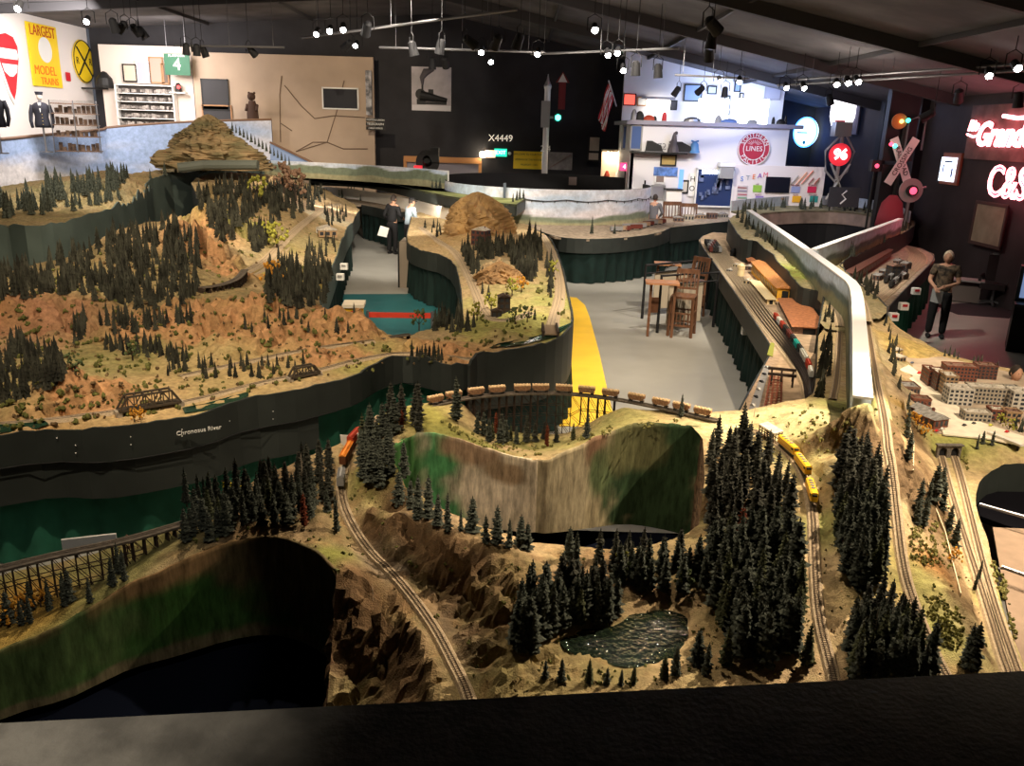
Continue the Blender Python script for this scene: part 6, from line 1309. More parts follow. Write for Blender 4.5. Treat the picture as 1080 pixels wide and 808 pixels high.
wb = edge([(331, 196), (380, 200), (430, 209), (478, 221)], 1.5); tag(MB().ribbon([p for p in wb], [Vector((p.x, p.y, 1.14)) for p in wb], 0.03).build('sky_backdrop', mat('white_beach_board', (0.80, 0.76, 0.70), 0.7)), 'plain white low backdrop below the dark upper shelf', 'sky backdrop')
m_ = MB(); rnd = random.Random(12)
for (a, b, z, h) in [(545, 212, 1.85, .3), (548, 211, 1.85, .34), (552, 210, 1.85, .28), (556, 209, 1.85, .3), (541, 213, 1.85, .25), (460, 199, 1.85, .3), (464, 199, 1.85, .35), (456, 199, 1.85, .3), (418, 193, 1.85, .3), (414, 193, 1.85, .34), (395, 190, 1.85, .3), (400, 190, 1.85, .34), (391, 190, 1.85, .3), (405, 190, 1.85, .26), (624, 247, 1.14, .5), (648, 247, 1.14, .3)]+[(345+i*3.2, 209+rnd.uniform(-3, 4), 1.14, rnd.uniform(.25, .45)) for i in range(14)]+[(440+i*4, 214+i*1.4, 1.14, rnd.uniform(.2, .35)) for i in range(9)]+[(340+i*4, 187-0.2*i, 1.85, rnd.uniform(.2, .4)) for i in range(12)]:
 low_tree(m_, P(a, b, z), h, rnd)
tag(m_.build('pine_forest', M_FOLIAGE), 'scattered dark miniature trees on the back benches', 'forest', kind='stuff')
tag(MB().beam(P(532, 209, 1.85), P(532, 209, 1.85)+Vector((0, 0, 0.42)), 0.08, 0.08).build('model_tower', mat('dark_tower_steel', (0.08, 0.10, 0.13), 0.6)), 'thin dark model tower on the upper shelf', 'model tower')
rnd = random.Random(3)
for i in range(12):
 p = P(650+i*4.2, 246-i*0.9+rnd.uniform(-2, 1), 1.14); o = getp((1, 2, 0)[i % 3]); o.location = p+Vector((0, 0, 0.01)); o.rotation_euler = (0, 0, 0.4+rnd.uniform(-0.1, 0.1)); o.scale = (2.2,)*3
 tag(o, '%s freight car on the right part of the round bench, place %d from the left' % (('grey', 'tan', 'maroon')[i % 3], i+1), 'railway car', 'cars on the round bench')
def rock_peak(name, c, r, h, mt, label, seed, n=64, ex=(1, 1), pw=0.8, parent=None, amp=0.22):
 vs = []; rows = 40
 for i in range(rows+1):
  f = i/rows
  for k in range(n):
   a = 2*PI*k/n; nz = fbm(np.array([math.cos(a)*2.2+5]), np.array([math.sin(a)*2.2+f*2.5]), seed, 5)[0]-0.5; ny = fbm(np.array([math.cos(a)*7+9]), np.array([math.sin(a)*7+f*9]), seed+5, 4)[0]-0.5; ny *= 1.5
   rr = r*(1-f**(1/pw))**0.75*(1+nz*1.0+ny*amp*2)+r*0.02; z = h*f+ny*h*0.05*(f > 0.02); vs.append((rr*math.cos(a)*ex[0], rr*math.sin(a)*ex[1], z))
 fs = [(i*n+k, i*n+(k+1) % n, (i+1)*n+(k+1) % n, (i+1)*n+k) for i in range(rows) for k in range(n)]+[tuple(rows*n+k for k in range(n))]
 o = MB().add(vs, fs).build(name, mt, parent, False, c); return tag(o, label, 'rock') if label else o
M_RK1 = mat('golden_brown_rock', (0.42, 0.26, 0.12), 0.95, noise=0.5, nscale=5, bump=1.0, bscale=22, color2=(0.20, 0.12, 0.06)); M_RK2 = mat('layered_tan_rock', (0.36, 0.25, 0.13), 0.95, noise=0.5, nscale=1.2, bump=1.0, bscale=8, color2=(0.16, 0.14, 0.07), stretch=(1, 1, 3))
rock_peak('rock_peak', P(503, 253, 1.15), 0.74, 1.12, mat('golden_crag', (.50, .33, .15), .95, noise=.5, nscale=4, bump=1, bscale=9, color2=(.27, .17, .08)), 'big golden brown rock peak at the back of the centre lobe', 3, pw=0.36, ex=(1.0, 0.8))
rock_peak('rock_peak', P(527, 298, 1.2), 0.42, 0.36, M_RK1, 'smaller brown rock cone in the middle of the centre lobe', 5)
t = model_building(507, 252, 1.25, 0.45, 0.35, 0.42, -0.5, mat('maroon_mill_siding', (0.13, 0.05, 0.04), 0.85), M_ROOF2, 3, 3, 'maroon mill building tucked into the golden rock peak', True)
t.location = P(503, 254, 1.30)+Vector((0.05, -0.72, 0)); t.scale = (.75,)*3
model_building(532, 333, 1.22, 0.16, 0.14, 0.26, 0.2, M_TRESTLE, M_TRESTLE, 3, 2, 'dark wooden loading tower on the front of the centre lobe', True)
model_building(524, 336, 1.22, 0.14, 0.1, 0.1, 0.2, M_TRESTLE, M_TRESTLE, 1, 2, 'dark low shed left of the loading tower on the centre lobe', True)
c_ = P(338, 243, 1.4)
model_building(346, 250, 1.36, 0.4, 0.3, 0.14, 0.3, M_TANB, M_ROOF2, 1, 3, 'small tan mining cabin above the aisle on the mountain side', True); model_building(340, 246, 1.38, 0.3, 0.2, 0.12, -0.2, M_LST, M_ROOF2, 1, 3, 'small pale cabin left of the tan mining cabin', True)
t = empty('girder_bridge', TB.hit(580, 352), 0, 'dark girder bridge over the river at the nose of the centre lobe', 'bridge')
for s_ in (-1, 1): m_ = MB(); m_.box((s_*0.09, 0, 0.03), (0.03, 0.5, 0.12)); m_.build('girder', M_TRESTLE, t)
m_ = MB(); m_.box((0, 0, 0.05), (0.16, 0.5, 0.02)); m_.build('deck', M_TIE, t)
M_STREET = mat('pale_concrete_street', (0.82, 0.74, 0.60), 0.9, noise=0.1, nscale=10)
zt_ = 1.135
slab('town_street', [P(a, b, zt_) for a, b in [(940, 378), (950, 378), (985, 405), (1005, 425), (1035, 445), (1080, 460), (1080, 470), (1040, 462), (995, 458), (990, 440), (975, 420), (945, 392)]], zt_, 0.012, M_STREET, 'pale concrete main street of the model town', 'model road')
slab('town_ground', [P(a, b, 1.125) for a, b in [(930, 372), (985, 374), (1030, 385), (1110, 402), (1160, 440), (1100, 470), (1040, 462), (970, 455), (955, 440), (945, 400)]], 1.125, 0.01, mat('dusty_town_ground', (0.46, 0.37, 0.28), 0.9, noise=0.2, nscale=5), 'dusty ground plate of the model town', 'town ground')
TWN = [(983, 408, .10, .25, .17, M_BRK, M_ROOF2, 4, 3, 'narrow red brick block at the left end of the main row, town'), (992, 413, .11, .28, .19, M_BRK2, M_ROOF2, 5, 3, 'dark brick block second in the main row, town'), (1001, 418, .13, .22, .21, M_TANB, M_ROOF2, 5, 3, 'tall tan brick block third in the main row, town'),
  (1012, 428, .24, .18, .17, M_LST, M_ROOF2, 4, 5, 'pale grey corner building in the middle of the town'), (1042, 427, .38, .18, .17, M_STONE, M_ROOF2, 4, 10, 'wide beige building right of the pale corner building'), (1013, 402, .34, .18, .16, M_BRK, M_ROOF3, 4, 9, 'wide brown brick block behind the pale corner building'),
  (1040, 400, .22, .16, .15, M_BRK2, M_ROOF3, 4, 5, 'dark brick block at the back right of the town'), (1062, 416, .24, .12, .07, M_STONE, M_ROOF1, 3, 5, 'grey flat roofed block behind the wide beige building'), (1077, 433, .2, .2, .18, M_LST, M_ROOF2, 4, 3, 'pale block at the right edge of the town'),
  (1031, 445, .24, .15, .08, M_STONE, M_ROOF2, 2, 6, 'low grey building at the front of the street'), (1052, 443, .13, .14, .09, M_BRK, M_ROOF2, 2, 3, 'low red building right of the low grey one'), (1068, 446, .14, .14, .10, M_TANB, M_ROOF3, 2, 3, 'low brown building at the front right of the town'),
  (972, 428, .18, .14, .06, M_BRK, M_ROOF3, 1, 5, 'low brick row house on the near side of the street'), (961, 416, .17, .22, .07, M_ROOF3, M_ROOF1, 1, 5, 'grey roofed long building at the near left of the street'), (963, 436, .16, .12, .05, M_STONE, M_ROOF1, 1, 3, 'low grey shed behind the golden trees')]
for (a, b, w_, d_, h_, m1, m2, fl, by, lb) in TWN: model_building(a, b, 1.13, w_, d_, h_, -0.12, m1, m2, fl, by, lb)
model_building(992, 452, 1.13, .17, .26, .09, 0.35, M_BRK, M_ROOF1, 1, 3, 'brick depot with grey gabled roof nearest the tunnel portal', True, name='model_depot')
model_building(978, 440, 1.13, .16, .14, .07, 0.35, M_BRK, M_ROOF1, 1, 3, 'small grey gabled annex left of the brick depot', True)
for k, (a, b) in enumerate([(948, 374), (952, 382), (944, 366)]): model_building(a, b, 1.14, .1, .1, .06, 0.4, M_TANB, M_ROOF2, 1, 2, ['tan cottage at the far left end of the street', 'tan cottage nearest the street at its far left end', 'tan cottage farthest up the slope by the divider'][k], True)
for a, b, m__, lb in [(970, 394, MC_R, 'bright red toy bus at the far end of the town street'), (1017, 449, MC_K, 'black toy car alone on the wide part of the street'), (988, 455, MC_R, 'dark red toy car in front of the brick depot'), (994, 453, MC_W, 'white toy car in front of the brick depot'), (1027, 447, MC_K, 'black toy car before the low grey building'),
      (1045, 449, mat('lime_toy_car', (0.6, 0.6, 0.1), 0.4), 'lime toy car before the low red building'), (975, 398, MC_W, 'white toy car behind the red toy bus'), (980, 403, MC_W, 'white toy car parked by the narrow brick block'), (1062, 456, MC_R, 'red toy car near the white road bridge'), (962, 383, MC_B, 'dark toy car at the very start of the street')]:
 model_car(P(a, b, 1.137), 0.6, m__, lb, 0.07 if 'bus' in lb else 0.05)
m_ = MB(); m_.beam(P(1043, 456, 1.15), P(1078, 470, 1.15), 0.05, 0.02); wbr = tag(m_.build('road_bridge', mat('white_road_bridge', (0.8, 0.76, 0.68), 0.7)), 'white road bridge at the right edge below the town', 'bridge')
m_ = MB()
for q in (0.15, 0.4, 0.65, 0.9): c_ = P(1043, 456, 1.14)*(1-q)+P(1078, 470, 1.14)*q; m_.beam(c_, c_-Vector((0, 0, 0.1)), 0.015)
m_.build('bridge_piers', M_TRESTLE, wbr)
trees_at(TN, [], '', None)
m_ = MB(); rnd = random.Random(4)
for a, b, h in [(996, 376, .12), (1001, 376, .16), (1006, 377, .13), (1010, 379, .1), (1027, 381, .1), (1031, 382, .1), (1035, 382, .11), (1052, 386, .08), (1070, 452, .14), (1076, 456, .16), (1062, 440, .1), (1080, 450, .14)]: low_tree(m_, P(a, b, 1.12), h, rnd)
tag(m_.build('town_pines', M_FOLIAGE), 'dark miniature pines at the back and right edges of the town', 'trees', kind='stuff')
t = empty('operator_pit', P(1075, 540, 0.6), 0, 'round pit at the right edge, its dark floor an added black disc', 'pit'); m_ = MB(); q = Vector((P(1085, 530, 0.75)-t.location)); m_.lathe((q.x, q.y, 0.1), [(0.65, 0), (0.65, 0.05), (0.6, 0.06)], 24)
m_.build('drape', mat('black_pit_disc', (0.006, 0.006, 0.008), 0.95, spec=0.0), t)  # black disc added so the pit looks dark instead of showing grey floor
t = empty('tan_cart', P(1090, 620, 0.9), 0.12, 'tan board top of a cart with grey pipe rails at the right edge', 'cart'); m_ = MB(); t.rotation_euler = (0, 0, 0); m_.prism([((v := P(a, b, .9)-t.location).x, v.y) for a, b in ((1047, 556), (1130, 560), (1200, 760), (1090, 760), (1062, 640))][::-1], -.02, 0); m_.build('board', mat('tan_hardboard', (0.24, 0.17, 0.12), 0.8, noise=0.1), t)
for a, b in [((1033, 532, 1.02), (1090, 548, 1.02)), ((1057, 598, 1.0), (1095, 612, 1.0))]:
 m_ = MB(); m_.tube([P(*a)-t.location, P(*b)-t.location], 0.014, 8); m_.build('pipe', M_STEEL, t)
for k in (-1, 1):
 m_ = MB(); m_.tube([(0.12+k*0.2, -0.6, -0.9), (0.12+k*0.2, -0.6, 0)], 0.015, 8); m_.tube([(0.12+k*0.2, 0.25, -0.9), (0.12+k*0.2, 0.25, 0)], 0.015, 8); m_.build('leg_pair', M_STEEL, t)
# -- far left bench with sky backdrop and mountain
FL = [(-240, 262, 1.7), (-60, 240, 1.72), (0, 237, 1.72), (35, 241, 1.72), (62, 237, 1.72), (110, 224, 1.75), (150, 212, 1.78), (164, 202, 1.8), (150, 194, 1.95), (190, 181, 2.1), (300, 178, 2.1)]
flw = [P(*q) for q in FL]
TFL = Terrain([(20, 215, 1.85), (60, 205, 2.0), (100, 195, 2.15), (130, 192, 2.1), (150, 200, 1.85), (30, 228, 1.76), (80, 222, 1.8), (120, 212, 1.85)], FL+[(300, 168, 2.35), (200, 168, 2.4), (110, 180, 2.3), (0, 200, 2.0), (-240, 215, 1.9)], [], 0.10, (0.32, 0.24, 0.13), [(30, 220, 2.5, (0.28, 0.22, 0.12)), (130, 200, 2.5, (0.42, 0.29, 0.16)), (90, 200, 2.0, (0.27, 0.23, 0.13))], [(100, 205, 1.4, 0.25), (130, 200, 1.4, 0.3), (60, 212, 1.0, 0.15)], 6, 0.06)
scen(TFL.mesh('scenery_landscape', M_SCEN), 'brown model hills in front of the long sky mural at the far left', 'model landscape')
e_ = on_edge(TFL, FL[:11], 0.15); tag(skirt('layout_fascia', [p+Vector((0, 0, 0.03)) for p in e_], 0.5, M_FASCIA_GREEN, None, 0.03), 'tall grey green fascia of the far left bench behind the wooded ridge', 'fascia')
m_ = MB(); rnd = random.Random(21)
for poly, n, h0, h1 in [([(0, 215), (40, 212), (60, 220), (50, 228), (0, 232)], 26, .35, .6), ([(50, 205), (68, 200), (68, 212), (50, 214)], 10, .5, .7), ([(75, 200), (135, 188), (140, 198), (100, 206), (80, 208)], 34, .4, .6), ([(70, 218), (130, 208), (130, 212), (75, 224)], 14, .3, .45), ([(150, 190), (200, 178), (260, 174), (290, 178), (290, 182), (190, 184)], 40, .3, .5)]:
 for a, b in in_poly(poly, n, rnd): low_tree(m_, TFL.hit(a, b), rnd.uniform(h0, h1), rnd)
for i in range(16): low_tree(m_, D(245+i*4, 135+i*2.4, 27.2)-Vector((0, 0, 0.1)), 0.3, rnd)
tag(m_.build('pine_forest', M_FOLIAGE), 'dark miniature pines in front of the sky mural at the far left', 'forest', kind='stuff')
bp_ = [D(-160, 158, 20), D(-60, 152, 23.5), D(0, 148, 26), D(60, 142, 28.2), D(108, 138, 30), D(113, 135, 30.3), D(200, 129, 31), D(286, 127, 31)]
n = 8; bl_ = [Vector(p) for p in smooth_poly([tuple(p) for p in bp_], 0.3, False, 1)]
def sky_var(name, top, zb_, label, seed):
 n = len(top); rows = 24; vs = []; info = []; L = 0
 for r in range(rows+1):
  L = 0
  for i in range(n):
   if i: L += (top[i]-top[i-1]).length
   vs.append((top[i].x, top[i].y, zb_+(top[i].z-zb_)*r/rows)); info.append((L, r/rows))
 info = np.array(info); u, v = info.T; c = np.tile(np.array((0.34, 0.44, 0.66)), (len(u), 1))
 cl = np.clip((fbm(u*0.45+v*1.5, v*2.2, seed, 5)-0.47)*4, 0, 0.8)[:, None]; c = c*(1-cl)+np.array((0.62, 0.62, 0.70))*cl
 cl = np.clip((0.62-v-0.10*(u-6)+0.5*(fbm(u*0.8, v*3, seed+2, 4)-0.5))*4, 0, 1)[:, None]; c = c*(1-cl)+np.array((0.74, 0.70, 0.70))*cl
 f = [(r*n+i, r*n+i+1, (r+1)*n+i+1, (r+1)*n+i) for r in range(rows) for i in range(n-1)]
 o = MB().add(vs, f).build(name, M_DIVF, None, True); set_paint(o, c)
 m_ = MB(); m_.ribbon([p+Vector((-0.005, 0.01, 0)) for p in top], [Vector((p.x-0.005, p.y+0.01, zb_)) for p in top], 0.08); m_.build('backing_board', mat('brown_backing', (0.12, 0.08, 0.06), 0.8), o)
 m_ = MB(); m_.tube([p+Vector((0, 0.03, 0.03)) for p in top], 0.05, 6); m_.build('top_rail', mat('brown_wood_rail', (0.20, 0.12, 0.08), 0.6), o)
 return tag(o, label, 'sky backdrop')
sky_var('sky_backdrop', bl_, 1.6, 'long blue sky mural with clouds along the far left of the room', 14)
pk_ = rock_peak('rock_peak', D(224, 178, 27.3), 1.36, 1.22, M_RK2, 'layered tan rock mountain in front of the sky mural', 8, pw=0.33, ex=(1.0, 0.8), amp=0.3)
for dx, dz, r_, h_, sd in ((0, 1.0, .62, .66, 4), (.95, .2, .42, .78, 6), (-.5, .95, .5, .35, 7)): s2 = rock_peak('summit', (dx, 0, dz), r_, h_, M_RK2, None, sd, n=40, pw=.6, amp=.3); s2.parent = pk_
tag(MB().tube([D(188, 177, 25.4), D(215, 174, 25.6), D(272, 174, 25.6)], 0.15, 10).build('covered_bridge', mat('grey_green_pipe', (0.10, 0.11, 0.09), 0.7)), 'dark rounded covered span at the foot of the tan rock mountain', 'bridge')
tag(MB().box(tuple(D(207, 236, 22)), (0.25, 0.2, 0.5)).build('junction_box', mat('pale_grey_box', (0.55, 0.56, 0.52), 0.6)), 'pale grey box on the end of the wooded ridge by the dark opening', 'box')
# -- writing
def text(name, body, loc, size, mt, parent=None, rot=(PI/2, 0, 0), ext=0.004, bevel=0.0, outline=False, align='CENTER', sx=1.0, shear=0.0):
 c = bpy.data.curves.new(name, 'FONT'); c.body = body; c.size = size; c.align_x = align; c.align_y = 'CENTER'; c.extrude = ext; c.bevel_depth = bevel
 if outline: c.fill_mode = 'NONE'; c.extrude = 0
 c.resolution_u = 3; c.materials.append(mt); c.offset = 0.0; tmp = bpy.data.objects.new(name, c); c.shear = shear; COL.objects.link(tmp); bpy.context.view_layer.update(); me = bpy.data.meshes.new_from_object(tmp.evaluated_get(bpy.context.evaluated_depsgraph_get())); bpy.data.objects.remove(tmp)
 o = bpy.data.objects.new(name, me); COL.objects.link(o); o.location = loc; o.rotation_euler = rot; o.scale = (sx, 1, 1); o.parent = parent; return o
def disc(mb_, r, y, t=0.02, n=32, mi=0, sx=1.0, cx_=0, cz_=0):
 vs = [(cx_+r*sx*math.cos(2*PI*k/n), y, cz_+r*math.sin(2*PI*k/n)) for k in range(n)]+[(cx_+r*sx*math.cos(2*PI*k/n), y+t, cz_+r*math.sin(2*PI*k/n)) for k in range(n)]
 return mb_.add(vs, [tuple(range(n)), tuple(range(2*n-1, n-1, -1))]+[(k, n+k, n+(k+1) % n, (k+1) % n) for k in range(n)], mi)
def ring(mb_, r, rt, y, sx=1.0, n=36): return mb_.tube([(r*sx*math.cos(2*PI*k/n), y, r*math.sin(2*PI*k/n)) for k in range(n+1)], rt, 6, 0, False)
MW = mat('white_sign_paint', (0.8, 0.8, 0.78), 0.5); MK = mat('black_sign_paint', (0.015, 0.015, 0.015), 0.5); MR = mat('red_sign_paint', (0.55, 0.02, 0.03), 0.45); MY = mat('yellow_sign_paint', (0.85, 0.60, 0.02), 0.45)
q = D(210, 452, 0) if 0 else min(e_front, key=lambda v: abs(v.x/v.y-P(210, 452, 1.1).x/P(210, 452, 1.1).y)); q = D(210, 454, q.y-.06); dq = e_front[60]-e_front[40]; text('river_lettering', 'Chronosus River', tuple(q), .055, MW, fb, (PI/2, 0, math.atan2(dq.y, dq.x)))
MTN = mat('tan_plaster', (0.44, 0.34, 0.26), 0.85, noise=0.06, nscale=1)
XL = -16.78
def on_left(px, py): return DX(px, py, XL+0.03)
RL_ = (0, 0, PI/2)     # local x runs along +Y, local -y faces the room
def sign_root(name, loc, rz, label, cat='sign'): return empty(name, loc, rz, label, cat)
t = sign_root('railway_sign', on_left(9, 66), PI/2, 'red and white arrowhead shaped sign at the left edge of the wall'); s_ = 0.95
m_ = MB(); sh = [(-.72, .62), (-.5, .95), (0, 1.05), (.5, .95), (.72, .62), (.66, .1), (.2, -1.05), (0, -1.35), (-.2, -1.05), (-.66, .1)]
def plate(mb_, sh, y0, y1, k=1.0, mi=0):
 n = len(sh); return mb_.add([(a*k, y0, b*k) for a, b in sh]+[(a*k, y1, b*k) for a, b in sh], [tuple(range(n)), tuple(range(2*n-1, n-1, -1))]+[(i, (i+1) % n, n+(i+1) % n, n+i) for i in range(n)], mi)
plate(m_, sh, -0.02, 0.02, s_).build('plate', MW, t); plate(MB(), [(a*0.86, b*0.9) for a, b in sh], -0.03, -0.021, s_).build('red_field', MR, t)
plate(MB(), [(-.5, .45), (.5, .45), (.55, .3), (.5, .12), (-.5, .12), (-.55, .3)], -0.04, -0.031, s_).build('white_band', MW, t); plate(MB(), [(-.45, -.05), (.45, -.05), (.36, -.3), (.1, -.45), (-.1, -.45), (-.36, -.3)], -0.04, -0.031, s_).build('white_band', MW, t)
t = sign_root('circus_poster', on_left(47, 59), PI/2, 'tall yellow and orange poster with LARGEST written across its top'); m_ = MB(); m_.box((0, 0, 0), (1.9, 0.03, 2.05)); m_.build('panel', MY, t)
text('headline', 'LARGEST', (0, -0.03, 0.78), 0.5, mat('dark_red_print', (0.45, 0.06, 0.02), 0.6), t, sx=0.8); disc(MB(), 0.42, -0.03, 0.01, cz_=0.2, cx_=0.05).build('white_disc', MW, t)
text('lower_lettering', 'MODEL', (-0.1, -0.03, -0.5), 0.42, mat('orange_print', (0.8, 0.18, 0.02), 0.6), t); text('lower_lettering', 'TRAINS', (0.1, -0.03, -0.85), 0.34, mat('orange_print', (0.8, 0.18, 0.02), 0.6), t)
t = sign_root('crossing_sign', on_left(88, 65), PI/2, 'round yellow railroad crossing warning sign on the white left wall'); disc(MB(), 0.78, -0.02, 0.03).build('plate', MY, t); ring(MB(), 0.75, 0.02, -0.03).build('border', MK, t)
m_ = MB(); m_.beam((-.5, -0.04, .5), (.5, -0.04, -.5), 0.07, 0.02); m_.beam((.5, -0.04, .5), (-.5, -0.04, -.5), 0.07, 0.02); m_.build('cross', MK, t); text('letter', 'R', (-.48, -0.03, 0), .36, MK, t); text('letter', 'R', (.48, -0.03, 0), .36, MK, t)
t = sign_root('small_red_plate', on_left(72, 81), PI/2, 'tiny red plate between the yellow poster and the round crossing sign'); MB().box((0, 0, 0), (.3, .02, .3)).build('plate', MR, t)
dsp = MB(); dsp.prism([(-16.8, 19.5), (bl_[0].x-0.25, 19.5)]+[(p.x-0.2, p.y+0.25) for p in bl_]+[(-8.4, 34.2), (-16.8, 34.2)], 2.50, 2.62)
tag(dsp.build('floor', mat('pale_display_floor', (0.6, 0.55, 0.48), 0.7)), kind='structure')
def mannequin(px, Y, zf, label, cap=True, sc=1.0):
 g = D(px, 130, Y); t = empty('mannequin', (g.x, g.y, zf), 0.35, label, 'mannequin')
 prof = [(0.19, 0.0), (0.20, 0.1), (0.17, 0.32), (0.20, 0.52), (0.22, 0.66), (0.14, 0.74), (0.07, 0.77)]; M_NV = mat('navy_uniform_cloth', (0.025, 0.025, 0.035), 0.85)
 m_ = MB(); m_.lathe((0, 0, 0.75), prof, 20, M=Matrix(((1.15*sc, 0, 0), (0, .75*sc, 0), (0, 0, sc)))); m_.build('jacket', M_NV, t, True)
 for s_ in (-1, 1): m_ = MB(); m_.tube([(s_*.22*sc, 0, 1.42*sc), (s_*.29*sc, .0, 1.2*sc), (s_*.31*sc, -.05, .95*sc), (s_*.27*sc, -.12, .75*sc)], [.075, .065, .055, .045], 10); m_.build('sleeve', M_NV, t, True)
 m_ = MB(); plate(m_, [(-.05, 1.5), (.05, 1.5), (0, 1.2)], -.155, -.15); m_.build('shirt_front', MW, t)
 m_ = MB()
 for q in range(4): m_.ball((0.04, -0.165, 1.15-q*0.1), 0.012, 8)
 m_.build('button', mat('brass', (0.6, 0.45, 0.1), 0.3, 1.0), t)
 m_ = MB(); m_.cyl((0, 0, 0), 0.03, 0.8, 10); m_.cyl((0, 0, 0), 0.2, 0.03, 20); m_.cyl((0, 0, 1.5*sc), .045, .08); m_.build('stand', M_STEEL, t)
 if cap:
  m_ = MB(); m_.ball((0, 0, 1.68*sc), (.085, .10, .12), 14); m_.build('head', mat('pale_mannequin', (0.6, 0.5, 0.42), 0.6), t, True)
  m_ = MB(); m_.lathe((0, 0, 1.73*sc), [(.10, 0), (.105, .05), (.12, .08), (.11, .10)], 20); m_.build('cap', M_NV, t)
mannequin(45, 27.2, 2.62, 'mannequin in navy conductor jacket and cap above the sky mural'); mannequin(-3, 25.2, 2.62, 'navy jacket mannequin cut off by the left edge above the sky mural', False, 1.05)
def frame_pic(name, loc, w_, h_, rz, fm, pm, label, cat='picture', t_=0.04, border=0.05):
 t = empty(name, loc, rz, label, cat); m_ = MB()
 for (cx_, cz_, sx_, sz_) in ((0, h_/2, w_+border, border), (0, -h_/2, w_+border, border), (-w_/2, 0, border, h_), (w_/2, 0, border, h_)): m_.box((cx_, 0, cz_), (sx_, t_, sz_))
 m_.build('frame', fm, t); MB().box((0, 0.005, 0), (w_, t_*0.5, h_)).build('picture', pm, t); return t
M_CASE = glass('case_glass', alpha=0.12)
t = empty('display_case', D(82, 140, 27.6), 0.3, 'tall glass display case with shelves of small goods beside the uniformed mannequin', 'display case'); t.location.z = 2.62
m_ = MB()
for z in (0.05, 0.5, 0.85, 1.2, 1.5): m_.box((0, 0, z), (1.3, 0.5, 0.03))
m_.build('shelves', mat('brown_shelf_board', (0.25, 0.16, 0.11), 0.7), t); MB().box((0, -0.27, 0.8), (1.35, 0.01, 1.6)).build('glass_front', M_CASE, t)
m_ = MB()
for x in (-.67, 0, .67): m_.box((x, -.26, .8), (.03, .03, 1.6))
m_.build('frame', M_STEEL, t)
rnd = random.Random(2); m_ = MB()
for z in (0.07, 0.52, 0.87, 1.22):
 for q in range(9): h_ = rnd.uniform(.1, .25); m_.box((-.55+q*.135, rnd.uniform(-.1, .1), z+h_/2), (.1, .1, h_))
o_ = m_.build('small_goods', mat('brown_goods', (0.22, 0.15, 0.11), 0.7, noise=0.6, nscale=6), t); o_['kind'] = 'stuff'
YB = 34.18
a = D(104, 60, 33.6); b = D(201, 60, 33.6)
tag(MB().box(((a.x+b.x)/2, 33.7, 3.9), (b.x-a.x, 0.12, 5.0)).build('wall_display', mat('warm_white_wall', (0.75, 0.66, 0.6), 0.7)), kind='structure')
a = D(201, 60, 33.2); b = D(393, 60, 33.2)
tw = tag(MB().box(((a.x+b.x)/2, 33.4, 3.1), (b.x-a.x, 0.2, 6.2)).build('wall_mural', MTN), kind='structure')
t = empty('shelf_cabinet', D(155, 112, 33.4), 0, 'wide wall case of dark shelves packed with small models', 'cabinet'); W_ = 2.2; H_ = 1.5
m_ = MB()
for z in range(6): m_.box((0, 0, -H_/2+z*H_/5), (W_, .3, .03))
for x in (-W_/2, W_/2): m_.box((x, 0, 0), (.05, .3, H_))
m_.build('shelves', MW, t); MB().box((0, .12, 0), (W_, .02, H_)).build('back', mat('dark_case_back', (0.08, 0.07, 0.065), 0.8), t)
m_ = MB()
for z in range(5):
 for q in range(24):
  if rnd.random() < .85: m_.box((-W_/2+.1+q*(W_-.2)/23, -.02, -H_/2+z*H_/5+.1), (.07, .12, rnd.uniform(.08, .18)))
o_ = m_.build('small_models', mat('grey_small_models', (0.30, 0.27, 0.25), 0.7, noise=0.7, nscale=5), t); o_['kind'] = 'stuff'
frame_pic('framed_print', D(137, 77, 33.5), .5, .6, 0, MK, mat('print_tan', (0.6, 0.5, 0.4)), 'tan framed print left of the lilac poster on the far left display wall')
frame_pic('framed_print', D(151, 76, 33.5), .5, .75, 0, MW, mat('print_lilac', (0.45, 0.4, 0.7)), 'lilac poster on the far left display wall')
frame_pic('framed_print', D(165, 74, 33.5), .5, .9, 0, mat('oak', (0.4, 0.22, 0.12)), mat('print_pink', (0.5, 0.3, 0.25)), 'brown framed pink poster right of the lilac poster')
frame_pic('framed_print', D(174, 78, 33.5), .25, .7, 0, mat('oak', (0.4, 0.22, 0.12)), mat('print_dark', (0.15, 0.12, 0.1)), 'narrow dark framed print left of the green number sign')
t = sign_root('number_sign', D(187, 68, 32.8), 0, 'green hanging sign with a white number 4'); MB().box((0, 0, 0), (.95, .04, .75)).build('plate', mat('dark_green_sign', (0.02, 0.09, 0.05), 0.6), t); text('numeral', '4', (0, -.03, -.02), .6, MW, t); text('small_lettering', 'PLATFORM', (0, -.03, .3), .12, MW, t)
m_ = MB(); m_.tube([(-.35, 0, .37), (-.35, 0, 2.5)], .01, 5); m_.tube([(.35, 0, .37), (.35, 0, 2.5)], .01, 5); m_.build('hanger', M_STEEL, t)
t = empty('lantern_shelf', D(188, 92, 33.3), 0, 'small white shelf with a lantern glowing red below the green number sign', 'lantern'); MB().box((0, 0, -.2), (.6, .3, .04)).build('shelf', MW, t); m_ = MB(); m_.lathe((0, 0, -.18), [(.1, 0), (.12, .05), (.1, .25), (.05, .33)], 14); m_.build('lantern_body', MK, t); MB().ball((.05, -.1, 0), .07, 10).build('red_lens', glow('red_lens', (1, .05, .05), 3), t)
t = empty('signal_bell', DX(110, 84, -15.9), 0, 'black bell shaped lamp on a bracket at the end of the white left wall', 'lamp'); m_ = MB(); m_.lathe((0, 0, -.3), [(.3, 0), (.32, .1), (.28, .35), (.12, .55), (.04, .6)], 18); m_.build('hood', MK, t); MB().box((-.4, 0, -.33), (1.0, .1, .06)).build('bracket', MK, t)
